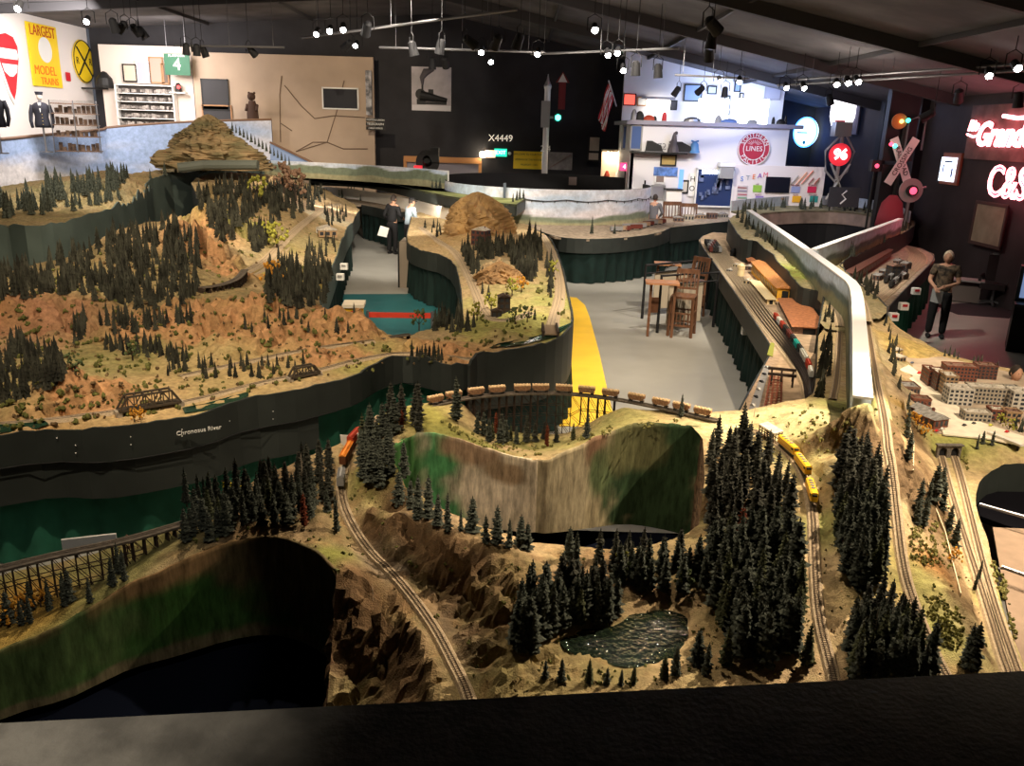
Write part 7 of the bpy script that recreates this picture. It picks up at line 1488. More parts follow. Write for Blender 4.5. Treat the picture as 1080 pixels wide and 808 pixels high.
def on_tan(px, py, o=0.04): return D(px, py, 33.3-o)
crk = MB()
for ln in [[(297, 80), (295, 100), (296, 150)], [(300, 90), (318, 112), (332, 125), (352, 122), (385, 124)], [(363, 85), (355, 118), (345, 150), (312, 160)], [(345, 150), (362, 157), (388, 157)], [(296, 130), (308, 138)], [(345, 150), (330, 150), (312, 160)]]:
 crk.tube([on_tan(a, b, .02) for a, b in ln], 0.018, 4)
t = tag(crk.build('wall_map_lines', mat('brown_line_paint', (0.16, 0.11, 0.08), 0.8)), 'thin dark route lines running over the tan wall', 'wall art')
frame_pic('wall_window', on_tan(359, 104), 1.35, .75, 0, MW, mat('dark_window_glass', (0.03, 0.03, 0.035), 0.2), 'white framed dark display window in the tan wall', 'window')
frame_pic('black_wall_panel', on_tan(227, 100), 1.0, 1.1, 0, MK, mat('dark_panel_face', (0.05, 0.05, 0.055)), 'black panel on the left part of the tan wall', 'panel')
frame_pic('wall_recess', on_tan(229, 120), 1.1, .6, 0, mat('oak', (0.4, 0.22, 0.12)), mat('dark_panel_face', (0.05, 0.05, 0.055)), 'brown framed dark recess under the black panel on the tan wall', 'panel')
t = empty('bear_carving', on_tan(267, 127, .5), 0, 'dark brown upright bear carving against the tan wall', 'statue'); t.location.z = 3.65
m_ = MB(); m_.lathe((0, 0, 0), [(.2, 0), (.22, .2), (.2, .5), (.15, .75), (.12, .85)], 16); m_.ball((0, -.05, 1.0), (.15, .17, .15), 14)
for s_ in (-1, 1): m_.ball((s_*.1, 0, 1.13), .05, 8); m_.tube([(s_*.17, 0, .7), (s_*.2, -.15, .5)], [.07, .05], 8)
m_.build('body', mat('dark_brown_wood', (0.07, 0.04, 0.03), 0.8), t, True); m_ = MB(); m_.ball((0, -.2, .97), (.06, .08, .05), 10); m_.build('muzzle', mat('dark_brown_wood', (0.07, 0.04, 0.03), 0.8), t, True)
MB().box((0, 0, -.6), (.6, .5, 1.2)).build('pedestal', mat('dark_brown_wood', (0.07, 0.04, 0.03), 0.8), t)
t = sign_root('telegraph_sign', D(396, 131, 32.9), 0, 'black and white TELEGRAPH sign at the right end of the tan wall')
for k, (s_, z) in enumerate([('WESTERN UNION', .15), ('TELEGRAPH', 0), ('CABLE OFFICE', -.15)]): MB().box((0, 0, z), (.72, .03, .13)).build('plate', MK, t); text('lettering', s_, (0, -.02, z), .12 if k == 1 else .085, MW, t)
MB().box((-.35, .25, 0), (.04, .5, .04)).build('bracket', M_STEEL, t)
m_ = MB(); c_ = D(389, 98, 33.1); m_.box((c_.x, c_.y, c_.z), (.22, .1, 1.6)); t = tag(m_.build('vertical_poster', mat('grey_print_strip', (0.3, 0.3, 0.32), 0.7, noise=0.7, nscale=5)), 'narrow vertical black and white poster at the corner of the tan wall', 'poster')
q_ = [D(285, 150, 31.0), D(285, 180, 31.0), D(340, 180, 30.6), D(333, 173, 30.6)]
m_ = MB(); m_.add([tuple(v) for v in q_]+[(v.x, v.y+.05, v.z) for v in q_], [(0, 1, 2, 3), (7, 6, 5, 4), (0, 3, 7, 4), (1, 0, 4, 5), (2, 1, 5, 6), (3, 2, 6, 7)]); wd = tag(m_.build('sky_backdrop', mat('blue_sky_board', (0.26, 0.36, 0.60), 0.7)), 'blue wedge shaped end board sloping down from the sky mural', 'sky backdrop')
MB().beam(q_[0], q_[3], .08, .06).build('top_rail', mat('brown_wood_rail', (0.20, 0.12, 0.08), 0.6), wd)
# -- dark back wall
def on_back(px, py, o=0.0): return D(px, py, 34.18-o)
t = empty('locomotive_photograph', on_back(455, 94), 0, 'large square black and white photograph of a steam locomotive on the dark wall', 'picture'); W_ = 1.55
MB().box((0, 0, 0), (W_, .04, 1.62)).build('print', mat('grey_photo_sky', (0.48, 0.44, 0.46), 0.6, noise=0.2, nscale=1.5), t)
m_ = MB(); m_.tube([(-.42, -.04, -.25), (.62, -.035, -.4)], [.2, .07], 12); disc(m_, .2, -.06, .03, cx_=-.42, cz_=-.2); m_.box((-.4, -.04, -.48), (.34, .03, .2)); m_.box((-.35, -.04, .05), (.07, .03, .2)); m_.box((-.02, -.035, -.1), (.2, .03, .18)); m_.box((.1, -.035, -.52), (1.0, .03, .1)); m_.build('engine', MK, t)
m_ = MB(); m_.tube([(-.35, -.035, .15), (-.36, -.035, .4), (-.22, -.035, .62), (.1, -.035, .72)], [.04, .1, .15, .05], 10); m_.build('smoke', mat('dark_smoke_print', (0.10, 0.09, 0.10), 0.8), t)
MB().box((0, -.025, -.7), (W_*.98, .01, .2)).build('snow', mat('pale_snow_print', (0.7, 0.68, 0.7), 0.8), t)
t = empty('station_window', on_back(467, 174), 0, 'orange wooden window frame low on the dark wall behind the sky backdrop', 'window frame'); m_ = MB(); m_.box((0, 0, .2), (3.1, .25, .22)); m_.box((-1.5, 0, -.4), (.12, .2, 1.2)); m_.box((1.5, 0, -.4), (.12, .2, 1.2)); m_.build('frame', mat('orange_oak', (0.55, 0.26, 0.10), 0.6), t); MB().box((0, .03, -.4), (2.9, .05, 1.0)).build('panel', mat('grey_lilac_panel', (0.30, 0.28, 0.33), 0.5), t)
t = empty('signal_target', D(451, 171, 30.4), 0, 'black round signal target with hood standing before the orange window frame', 'railway signal'); m_ = MB(); disc(m_, .42, 0, .05); m_.build('target', MK, t); m_ = MB(); m_.tube([(0, -.02, 0), (0, -.35, .1)], [.16, .14], 14, cap=False); m_.build('hood', MK, t); m_ = MB(); m_.tube([(0, .1, -.4), (0, .1, -2.5)], .06, 8); m_.box((.25, .05, .25), (.3, .3, .5)); m_.build('mast', MK, t)
t = empty('red_lantern', D(441, 178, 30.2), 0, 'small red glowing box beside the black signal target', 'lamp'); MB().box((0, 0, 0), (.28, .2, .22)).build('box', glow('red_box', (0.9, .03, .05), .8), t)
t = sign_root('exit_sign', on_back(528, 161), 0, 'lit green EXIT sign on the dark back wall'); MB().box((0, 0, 0), (.5, .08, .3)).build('box', glow('exit_green', (.02, .75, .45), 1.2), t); text('lettering', 'EXIT', (0, -.05, 0), .2, glow('exit_letters', (.6, 1, .9), 3), t)
for s_ in (-1, 1): m_ = MB(); m_.ball((s_*.36, 0, -.02), .07, 10); m_.build('emergency_lamp', MW, t)
t = empty('wall_lamp', on_back(509, 163, .3), 0, 'bright bare wall lamp left of the green exit sign', 'lamp'); MB().ball((0, 0, 0), .13, 12).build('bulb', glow('warm_bulb', (1, .85, .6), 30), t); MB().box((.3, .15, .03), (.4, .1, .28)).build('lit_box', glow('warm_box', (1, .7, .5), 1.0), t)
t = sign_root('number_lettering', on_back(528, 146), 0, 'pale engine number X4449 on the dark back wall'); text('lettering', 'X4449', (0, 0, 0), .36, glow('lit_numbers', (1, .9, .75), .5), t)
t = sign_root('yellow_notice', on_back(558, 169), 0, 'yellow notice board with black lettering on the dark wall'); MB().box((0, 0, 0), (1.25, .04, .68)).build('plate', MY, t)
for k, s_ in enumerate(['WELCOME TO YOUR TOWN', 'ARROW OF THE ROCKIES', 'MILEPOST  1 0 0']): text('lettering', s_, (0, -.03, .22-k*.2), .095, MK, t)
t = sign_root('grey_poster', on_back(591, 170), 0, 'grey railway poster with diagonal red band right of the signal mast'); MB().box((0, 0, 0), (.95, .04, .68)).build('plate', mat('grey_poster_print', (0.35, 0.33, 0.33), 0.7, noise=0.3, nscale=3), t); m_ = MB(); m_.beam((-.4, -.03, -.25), (.4, -.03, .25), .2, .01); m_.build('band', mat('faded_red', (0.35, 0.15, 0.12), 0.7), t)
b_ = D(574, 188, 30.9); tp = D(578, 78, 30.9); t = empty('signal_mast', (b_.x, b_.y, 0), 0, 'tall silver semaphore mast with a green signal light', 'railway signal'); H_ = tp.z
m_ = MB(); m_.tube([(0, 0, 0), (0, 0, H_-.5)], .11, 12); m_.lathe((0, 0, H_-.5), [(.12, 0), (.14, .1), (.05, .3), (.01, .5)], 12); m_.build('mast', mat('silver_paint', (0.55, 0.57, 0.60), 0.35, 0.5), t)
gz = D(586, 124, 30.9).z; m_ = MB(); m_.box((-.05, 0, gz+.1), (.3, .3, .9)); m_.beam((0, 0, gz), (.4, 0, gz), .08); m_.build('mechanism', M_STEEL, t); m_ = MB(); disc(m_, .16, -.1, .12, cx_=.4, cz_=gz); m_.build('lamp_housing', MK, t); MB().ball((.4, -.14, gz), .1, 12).build('green_lens', glow('green_lens', (.05, 1, .6), 12), t); text('number', '2 4', (0, -.15, D(574, 157, 30.9).z), .3, MW, t)
t = sign_root('arrow_sign', on_back(593, 95), 0, 'red upright arrow marker with pale tip on the dark wall'); plate(MB(), [(-.15, -.8), (.15, -.8), (.15, .3), (.3, .3), (0, .75), (-.3, .3), (-.15, .3)], -.02, .02, .9).build('arrow', mat('dull_red', (0.22, 0.03, 0.03), 0.6), t); plate(MB(), [(-.2, .32), (.2, .32), (0, .68)], -.03, -.021, .9).build('tip', MW, t)
fp = D(650, 112, 30.5); t = empty('flag', fp, 0, 'striped flag hanging from a slanted pole left of the white building', 'flag'); tp = D(642, 85, 30.0)-fp
MB().tube([(0, 0, 0), tuple(tp)], .025, 8).build('pole', mat('pale_pole', (0.5, 0.48, 0.5), 0.5), t); 
for k in range(9):
 m_ = MB(); x0 = tp.x*(.35+.06*k); z0 = tp.z*(.35+.06*k); 
 vs = []
 for r in range(9):
  v = r/8; vs += [(x0-0.25*v+.02*math.sin(v*9+k), tp.y*.5+.04*math.sin(k*1.3+v*4), z0-1.15*v-(.0 if k else 0)), (x0-.07-.25*v+.02*math.sin(v*9+k+1), tp.y*.5+.04*math.sin((k+1)*1.3+v*4), z0+.04-1.15*v)]
 m_.add(vs, [(2*r, 2*r+1, 2*r+3, 2*r+2) for r in range(8)]); m_.build('stripe', (MR, MW)[k % 2], t)
for px, py, w_, h_, mt_, lb in [(627, 152, .42, .55, mat('pale_shelf_print', (0.5, 0.42, 0.36)), 'pale crate-like shelf unit high on the dark wall'), (626, 165, .42, .3, mat('pale_shelf_print', (0.5, 0.42, 0.36)), 'lower pale shelf unit on the dark wall'), (640, 167, .28, .35, MW, 'small white framed notice beside the bright alcove')]: frame_pic('wall_frame', on_back(px, py, .9), w_, h_, 0, MK, mt_, lb)
for px, lb in [(604, 'first square plaque inside the sky cylinder from the left'), (622, 'red diamond plaque inside the sky cylinder'), (637, 'small dark plaque inside the sky cylinder, rightmost')]:
 t = sign_root('wall_plaque', D(px, 191, 30.3), 0, lb); m_ = MB(); m_.box((0, 0, 0), (.28, .03, .28), 0, 0, Matrix.Rotation(PI/4, 3, 'Y') if px == 622 else None); m_.build('plate', mat('dull_plaque', (0.25, 0.2, 0.19), .7) if px != 622 else MR, t)
# -- white building at the back right
YF = 28.0; YU = 31.5
M_BW = mat('cool_white_wall', (0.74, 0.73, 0.76), 0.7)
def bl(px, py, Y=YF): return D(px, py, Y)
x0 = bl(664, 180).x; x1 = bl(830, 160).x; zl = bl(745, 133).z
tag(MB().box(((x0+x1)/2, YF+.1, zl/2), (x1-x0, .2, zl)).build('wall_gallery_front', M_BW), kind='structure')
m_ = MB(); xa = D(660, 60, YU).x; xb = D(832, 60, YU).x; m_.add([(xa, YU, 0), (xb, YU, 0), (xb, YU, ceil_z(xb)), (xa, YU, ceil_z(xa)), (xa, YU+.15, 0), (xb, YU+.15, 0), (xb, YU+.15, ceil_z(xb)), (xa, YU+.15, ceil_z(xa))], [(0, 1, 2, 3), (7, 6, 5, 4), (0, 3, 7, 4), (1, 5, 6, 2)])
tag(m_.build('wall_gallery_back', M_BW), kind='structure')
tag(MB().box(((x0+x1)/2+.1, (YF+YU)/2, zl+.05), (x1-x0+.6, YU-YF+.3, .12)).build('floor_gallery', mat('gallery_ledge', (0.30, 0.29, 0.36), 0.6)), kind='structure')
tag(MB().box((x0+.05, (YF+YU)/2, zl/2), (.12, YU-YF, zl)).build('wall_gallery_side', M_BW), kind='structure')
for px, e_, lb in [(752, 160, 'glaring white lamp panel left in the upper gallery'), (794, 160, 'glaring white lamp panel right in the upper gallery')]:
 c_ = D(px, 118, 30.4); t = empty('lamp_panel', c_, 0, lb, 'lamp'); MB().box((0, 0, 0), (1.05, .06, .85)).build('panel', glow('gallery_glow', (0.80, 0.88, 1.0), 6.0), t); MB().box((0, .05, -.45), (1.1, .12, .06)).build('base', M_STEEL, t); MB().box((0, .05, -.55), (.3, .1, .25)).build('stand', M_STEEL, t)
area(D(752, 110, 30.2), D(752, 105, 33), 60, .8, BLUE); area(D(800, 112, 30.2), D(800, 105, 33), 55, .8, BLUE)
t = empty('lamp_panel', D(694, 112, 31.2), 0, 'warm glaring lamp over the shelf at the left of the upper gallery', 'lamp'); MB().box((0, 0, 0), (.85, .05, .4)).build('panel', glow('gallery_warm', (1, .94, .85), 5), t); MB().box((0, .04, .28), (1.2, .12, .08)).build('hood', M_STEEL, t)
for px, py, w_, h_, fm, pm, lb in [(664, 105, .42, .38, MK, glow('red_neon_small', (1, .12, .08), 1.2), 'black framed picture glowing red at the left of the upper gallery'), (677, 107, .3, .28, mat('oak', (0.4, 0.22, 0.12)), MW, 'small brown frame right of the red glowing one'), (710, 111, .25, .3, MK, mat('dark_print', (0.05, 0.05, 0.06)), 'small black panel right of the warm lamp'), (731, 98, .62, .55, MK, mat('blue_print', (0.25, 0.35, 0.55)), 'largest framed blue picture in the upper gallery'), (751, 95, .3, .25, MK, mat('pale_print', (0.5, 0.6, 0.7)), 'small framed print right of the largest blue picture'), (767, 104, .18, .18, MK, mat('pale_print', (0.5, 0.6, 0.7)), 'topmost tiny frame of the column in the upper gallery'), (767, 112, .14, .14, MK, mat('pale_print', (0.5, 0.6, 0.7)), 'middle tiny frame of the column in the upper gallery'), (767, 119, .12, .12, MK, mat('pale_print', (0.5, 0.6, 0.7)), 'lowest tiny frame of the column in the upper gallery'), (778, 91, .2, .35, MK, mat('blue_print', (0.25, 0.35, 0.55)), 'upright blue frame near the sloping ceiling of the gallery'), (782, 102, .12, .22, MK, MW, 'tiny oval style frame below the upright blue frame'), (815, 98, .55, .45, mat('grey_trim', (.35, .35, .4)), mat('grey_print', (.4, .4, .48)), 'grey panel on the right part of the gallery wall')]:
 frame_pic('framed_picture', D(px, py, YU-.06), w_, h_, 0, fm, pm, lb, border=.04)
rnd = random.Random(9)
for k, (px, w_, h_, mt_, lb) in enumerate([(668, .22, .35, M_STEEL, 'grey pot at the left end of the gallery ledge'), (674, .3, .3, MK, 'dark box of goods on the gallery ledge'), (684, .4, .18, M_REDC, 'low red brown tray on the gallery ledge'), (690, .14, .16, MK, 'small black ornament on the gallery ledge'), (700, .16, .3, MR, 'round red ornament under the warm gallery lamp'), (730, .6, .16, M_STEEL, 'grey mound of goods on the gallery ledge below the left lamp'), (757, .25, .25, M_GREYC, 'small grey chair shaped stand on the gallery ledge'), (768, .6, .14, mat('blue_goods', (.12, .2, .45)), 'blue low display on the gallery ledge between the lamps'), (793, .35, .14, M_GREYC, 'grey low display under the right gallery lamp'), (815, .12, .24, MK, 'dark bottle near the right end of the gallery ledge'), (823, .3, .18, MK, 'dark box at the right end of the gallery ledge'), (828, .1, .3, MK, 'thin dark post at the right end of the gallery ledge')]):
 p = D(px, 133, 28.25); t = empty('ledge_ornament', (p.x, p.y, zl+.11), 0, lb, 'ornament'); m_ = MB(); m_.lathe((0, 0, 0), [(w_*.5, 0), (w_*.45, h_*.6), (w_*.25, h_*.9), (w_*.1, h_)], 12, M=Matrix(((1, 0, 0), (0, .5, 0), (0, 0, 1)))); m_.build('body', mt_, t); MB().box((0, 0, .01), (w_*1.05, w_*.6, .02)).build('base', M_GREYC, t)
sp = bl(688, 161); sx0 = bl(664, 161).x; sx1 = bl(723, 161).x
t = tag(MB().box(((sx0+sx1)/2, YF-.18, sp.z), (sx1-sx0, .36, .05)).build('wall_shelf', MK), 'long dark wall shelf under the gallery with ornaments', 'shelf')
for px, kind, lb in [(691, 'a', 'black model cab at the left of the long dark wall shelf'), (701, 'n', 'number 721 plate on the long dark wall shelf'), (711, 'b', 'tall dark figure group in the middle of the wall shelf'), (722, 'a', 'black slanting model right of the figure group on the shelf'), (733, 'c', 'blue bell at the right end of the wall shelf')]:
 p = bl(px-1, 160, YF-.2); t = empty('shelf_ornament', (p.x, p.y, sp.z+.03), 0, lb, 'ornament')
 if kind == 'a': plate(MB(), [(-.28, 0), (.28, 0), (.2, .2), (-.1, .34), (-.25, .34)], -.1, .1).build('body', MK, t); MB().box((0, 0, .01), (.6, .24, .02)).build('base', M_STEEL, t)
 elif kind == 'n': text('number', '721', (0, 0, .16), .3, M_STEEL, t)
 elif kind == 'b': m_ = MB(); m_.lathe((0, 0, 0), [(.2, 0), (.16, .2), (.1, .35), (.07, .5), (.03, .62)], 10); m_.ball((.05, 0, .6), .06, 8); m_.tube([(0, 0, .4), (-.15, 0, .3)], .03, 6); m_.build('figures', mat('dark_bronze', (.08, .07, .08), .5), t)
 else: m_ = MB(); m_.lathe((0, 0, 0), [(.2, 0), (.16, .08), (.12, .28), (.05, .36)], 16); m_.build('bell', mat('blue_bell_paint', (.08, .22, .45), .4), t); m_ = MB(); m_.tube([(-.12, 0, .38), (0, 0, .34), (.12, 0, .38)], .03, 6); m_.build('yoke', mat('blue_bell_paint', (.08, .22, .45), .4), t)
frame_pic('framed_certificate', bl(705, 169, YF-.03), .48, .32, 0, MK, mat('brass_plate', (.45, .33, .12), .5), 'brass framed plaque on the white wall below the shelf')
t = empty('blue_banner', bl(702, 181, YF-.04), 0, 'blue banner strip under the brass framed plaque', 'banner'); MB().box((0, 0, 0), (.78, .03, .28)).build('panel', mat('blue_banner_print', (.10, .2, .5), .5, noise=.5, nscale=6), t)
t = empty('blue_banner', bl(718, 192, YF-.04), 0, 'narrow upright glowing blue banner right of the white cabinet', 'banner'); MB().box((0, 0, 0), (.14, .03, .8)).build('panel', glow('blue_banner_glow', (.15, .35, .9), .7), t)
frame_pic('framed_photo', bl(696, 189, YF-.03), .3, .25, 0, MW, mat('sepia_print', (.22, .17, .15)), 'small sepia photograph above the grey screen'); frame_pic('framed_photo', bl(694, 203, YF-.03), .42, .42, 0, M_GREYC, mat('grey_screen_print', (.25, .24, .27)), 'grey screen on the white wall behind the seated man'); frame_pic('framed_photo', bl(722, 197, YF-.03), .22, .38, 0, MK, mat('cream_print', (.55, .52, .46)), 'black framed cream notice above the wooden chairs')
t = sign_root('vertical_sign', bl(730, 195, YF-.04), 0, 'narrow white sign with H and O letters'); MB().box((0, 0, 0), (.22, .03, .75)).build('plate', MW, t); text('letter', 'H', (0, -.02, .18), .24, MK, t); text('letter', 'O', (0, -.02, -.12), .24, MK, t)
t = empty('white_cabinet', bl(709, 212, YF-.3), 0, 'tall white cabinet against the wall behind the chairs', 'cabinet'); t.location.z = 0; MB().box((0, 0, 1.0), (.5, .5, 2.0)).build('body', MW, t); MB().box((0, -.26, 1.0), (.44, .02, 1.8)).build('door', MW, t); MB().box((0, -.02, 2.02), (.55, .56, .04)).build('top', MK, t)
c_ = D(649, 175, 31.5); t = empty('lit_alcove', c_, 0, 'brightly lit alcove left of the white building', 'alcove'); MB().box((0, .2, -.3), (1.0, .05, 1.6)).build('back_panel', mat('alcove_cream', (.75, .6, .45), .7), t); MB().box((0, 0, .55), (1.05, .4, .05)).build('ceiling_panel', mat('alcove_cream', (.75, .6, .45), .7), t)
m_ = MB(); 
for x in (-.3, 0, .3): m_.ball((x, -.05, .42), .07, 10)
m_.build('bulb', glow('alcove_bulb', (1, .85, .6), 40), t)
m_ = MB(); m_.box((0, 0, -.55), (.9, .35, .04)); m_.box((0, 0, -.9), (.9, .35, .04)); m_.build('counter', mat('brown_counter', (.2, .12, .08)), t)
area(c_+Vector((0, -.3, .3)), c_+Vector((0, 1, -.6)), 10, .5, WARM)
for k, (dx, dz, mt_, lb) in enumerate([(-.3, -.38, M_REDC, 'red model on the counter of the lit alcove'), (.1, -.35, MW, 'white figure on the counter of the lit alcove'), (.35, -.3, MK, 'dark coat hanging at the right of the lit alcove')]): t = empty('counter_item', c_+Vector((dx, -.1, dz-.15)), 0, lb, 'ornament'); m_ = MB(); m_.lathe((0, 0, 0), [(.12, 0), (.1, .2), (.04, .35)], 10); m_.build('body', mt_, t); MB().cyl((0, 0, 0), .13, .02).build('base', M_GREYC, t)
t = sign_root('round_lamp_sign', D(660, 176, 28.8), 0, 'small pink lit sign on a post at the edge of the cylinder'); MB().box((0, 0, 0), (.4, .05, .26)).build('plate', glow('pink_sign', (.9, .05, .2), 1.2), t); text('number', '41', (0, -.04, 0), .22, glow('pink_letters', (1, .8, .9), 2), t); MB().tube([(0, .05, 0), (0, .05, -1.0)], .025, 8).build('post', MK, t)
for px, lb in [(662, 'blue window left of the gallery corner'), (671, 'blue window at the gallery corner')]: frame_pic('window_frame', D(px, 145, 29.5 if px < 665 else YF-.04), .35, .75, 0, M_GREYC, mat('blue_window_glass', (.08, .13, .3), .2), lb, 'window')
t = sign_root('round_railway_emblem', bl(795, 157, YF-.05), 0, 'big round red railway emblem with SOUTHERN PACIFIC LINES on the white wall'); R0 = .52
disc(MB(), R0, -.03, .05, 48).build('disc', mat('deep_red_enamel', (.42, .03, .06), .4), t); ring(MB(), R0*.66, .012, -.04).build('ring', MW, t); ring(MB(), R0*.97, .015, -.04).build('ring', MW, t)
def arc_text(word, r, a0, a1, size, mt_, parent, y=-.045, up=True):
 for i, ch in enumerate(word):
  a = math.radians(a0+(a1-a0)*i/(len(word)-1)); o = text('letter', ch, (r*math.cos(a), y, r*math.sin(a)), size, mt_, parent, (PI/2, (PI/2-a) if up else (-PI/2-a), 0))
arc_text('SOUTHERN', R0*.81, 155, 25, .19, MW, t); arc_text('PACIFIC', R0*.81, 215, 325, .19, MW, t, up=False)
text('lettering', 'LINES', (0, -.045, 0), .22, MW, t); m_ = MB()
for k in range(9): a = math.radians(30+15*k); m_.beam((.1*math.cos(a), -.04, .08+.1*math.sin(a)), (.27*math.cos(a), -.04, .08+.2*math.sin(a)), .015, .008)
m_.build('sun_rays', MW, t)
t = empty('workshop_window', bl(753, 198, YF-.1), 0, 'wide dark blue window full of equipment in the white building', 'window'); MB().box((0, 0, 0), (1.15, .1, 1.15)).build('glass', mat('navy_window', (.03, .05, .14), .15), t)
m_ = MB()
for x in (-.6, .6): m_.box((x, -.02, 0), (.05, .14, 1.2))
for z in (-.6, .6): m_.box((0, -.02, z), (1.25, .14, .05))
m_.build('frame', MW, t); rnd = random.Random(33)
m_ = MB()
for k in range(14): m_.box((rnd.uniform(-.5, .5), -.08, rnd.uniform(-.45, .4)), (rnd.uniform(.06, .2), .06, rnd.uniform(.08, .3)))
m_.build('equipment', mat('grey_blue_equipment', (.12, .16, .3), .5, noise=.6, nscale=7), t); MB().box((-.2, -.06, .5), (.5, .03, .12)).build('strip_light', glow('shop_strip', (.85, .92, 1), 8), t)
t = empty('air_unit', bl(766, 177, YF-.3), 0, 'grey open frame unit under a white hood beside the workshop window', 'machine'); MB().box((0, 0, .1), (.5, .4, .12)).build('hood', MW, t); MB().box((0, 0, -.15), (.42, .36, .36)).build('body', M_GREYC, t)
YS = 27.8; pa = D(773, 200, YS); pb = D(868, 200, YS); zt2 = D(820, 175, YS).z
t = empty('display_wall', ((pa.x+pb.x)/2, YS, 0), -.03, 'white display wall with coloured STEAM letters and panels', 'display board'); W_ = pb.x-pa.x; MB().box((0, .1, zt2/2), (W_, .15, zt2)).build('panel', mat('warm_white_board', (.80, .74, .72), .6), t)
def dl(px, py): q = D(px, py, YS); return (q.x-t.location.x, q.z)
cols = [(.05, .2, .6), (.35, .4, .45), (.8, .2, .05), (.25, .1, .45), (.75, .15, .2)]
for i, ch in enumerate('STEAM'): x, z = dl(783+i*6.2, 189-i*1.1); text('letter', ch, (x, .01, z), .22, mat('steam_letter_%s' % ch, cols[i], .5), t)
x, z = dl(820, 195); MB().box((x, 0, z), (.78, .08, .5)).build('television', mat('black_screen', (.008, .01, .018), .25), t)
for px, py, w_, h_, c in [(783, 204, .34, .5, (.55, .50, .50)), (799, 199, .28, .22, (.30, .55, .08)), (801, 210, .26, .2, (.3, .2, .5)), (839, 200, .28, .2, (.30, .35, .6)), (840, 210, .28, .2, (.85, .45, .03)), (856, 200, .28, .2, (.65, .03, .1)), (858, 210, .26, .2, (.03, .3, .28))]:
 x, z = dl(px, py); MB().box((x, .01, z), (w_, .03, h_)).build('info_panel', mat('panel_%d_%d' % (px, py), c, .6), t)
for k in range(4): x, z = dl(783, 198+k*3.6); MB().box((x, -.01, z), (.3, .02, .03)).build('colour_strip', mat('strip_%d' % k, [(.3, .1, .1), (.2, .2, .3), (.5, .1, .15), (.1, .35, .2)][k], .6), t)
for px, py, L_, c in [(838, 190, .35, (.3, .3, .3)), (845, 188, .5, (.75, .4, .25)), (851, 187, .55, (.8, .3, .22)), (855, 191, .25, (.3, .1, .1)), (861, 191, .25, (.45, .15, .12))]:
 x, z = dl(px, py); m_ = MB(); m_.beam((x-L_*.3, 0, z-L_*.4), (x+L_*.3, 0, z+L_*.4), .07, .02); m_.build('diagonal_ruler', mat('ruler_%d' % px, c, .6), t)
for px, py, s_ in [(839, 195.5, 'MEASURE'), (857, 195.5, 'SCIENCE'), (799, 194.5, 'AIR'), (800, 205.5, 'BOATS'), (839, 205.5, 'PLAN'), (857, 205.5, 'ENGINES')]: x, z = dl(px, py); text('lettering', s_, (x, 0, z), .07, mat('maroon_print', (.25, .05, .08)), t)
x, z = dl(820, 209); MB().box((x, -.15, z), (.3, .25, .06)).build('shelf', mat('oak', (0.4, 0.22, 0.12)), t)
# -- right wall signs
XR = 11.55
def on_right(px, py, o=0.05): return DX(px, py, XR-o)
RR = -PI/2   # local -y faces -x
def ang(px): return RR
t = sign_root('oval_light_sign', on_right(850.5, 139.5, .4), -1.0, 'round white sign with blue rim glowing on the right wall'); disc(MB(), .52, -.06, .12, 40).build('face', glow('white_blue_face', (.65, .9, 1.0), 2.2), t); ring(MB(), .54, .03, -.06).build('neon_rim', glow('blue_rim', (.05, .25, 1), 7), t)
m_ = MB(); m_.box((-.12, -.09, -.02), (.5, .01, .05)); disc(m_, .07, -.075, .01, cz_=-.38); m_.build('marks', mat('teal_marks', (.02, .35, .4)), t)
t = sign_root('bottle_shaped_sign', on_right(890, 114, .5), -.95, 'tall white bottle shaped glowing sign with a dark grey backing on the right wall'); plate(MB(), [(-.35, -.62), (-.46, -.3), (-.46, .1), (-.3, .42), (-.12, .62), (.12, .62), (.3, .42), (.46, .1), (.46, -.3), (.35, -.62), (0, -.78)], -.1, .05, .95).build('face', glow('white_face', (1, .95, .97), 2.4), t); MB().box((.1, .1, 0), (.95, .1, 1.7)).build('backing', mat('slate_backing', (.12, .12, .2), .6), t); m_ = MB(); m_.box((0, -.11, .28), (.55, .01, .04)); m_.box((0, -.11, -.45), (.4, .01, .1)); m_.build('marks', MR, t)
t = sign_root('clock_calendar_sign', on_right(1002, 178, .03), RR, 'lit white square dial in a brown frame on the right wall'); MB().box((0, .03, 0), (.95, .06, .82)).build('frame', mat('brick_frame', (.30, .10, .06), .6), t); MB().box((-.08, -.01, -.02), (.78, .05, .62)).build('face', glow('dial_face', (.75, .85, 1), 2.0), t); m_ = MB(); m_.box((-.28, -.045, .0), (.04, .01, .2)); m_.box((.2, -.045, -.1), (.06, .01, .22)); m_.box((-.05, -.045, .18), (.4, .01, .04)); m_.build('marks', mat('dark_blue_print', (.03, .06, .3)), t)
RED = (1.0, .03, .06)
def neon(name, body, px, py, size, label, sx=1.0, shear=0.0):
 p = on_right(px, py, .12); t = sign_root(name, p, RR, label); o = text('tube_lettering', body, (0, -.03, 0), size, glow('neon_pink_core', (1.0, .30, .34), 7), t, outline=True, bevel=.022, align='LEFT', sx=sx, shear=shear)
 o2 = text('glow_lettering', body, (0, .0, 0), size, glow('neon_red_body', RED, 1.1), t, ext=.01, align='LEFT', sx=sx, shear=shear); return t
t = neon('script_neon_sign', 'Rio', 1023, 133, .34, 'red neon script sign reading Rio Grande at the right edge', 1.0, .3); t.name = 'script_neon_sign'
q = on_right(1023, 133, .12); o = text('tube_lettering', 'Grande', (.42, -.03, -.22), .78, glow('neon_pink_core', (1, .3, .34), 7), t, outline=True, bevel=.028, align='LEFT', shear=.3)
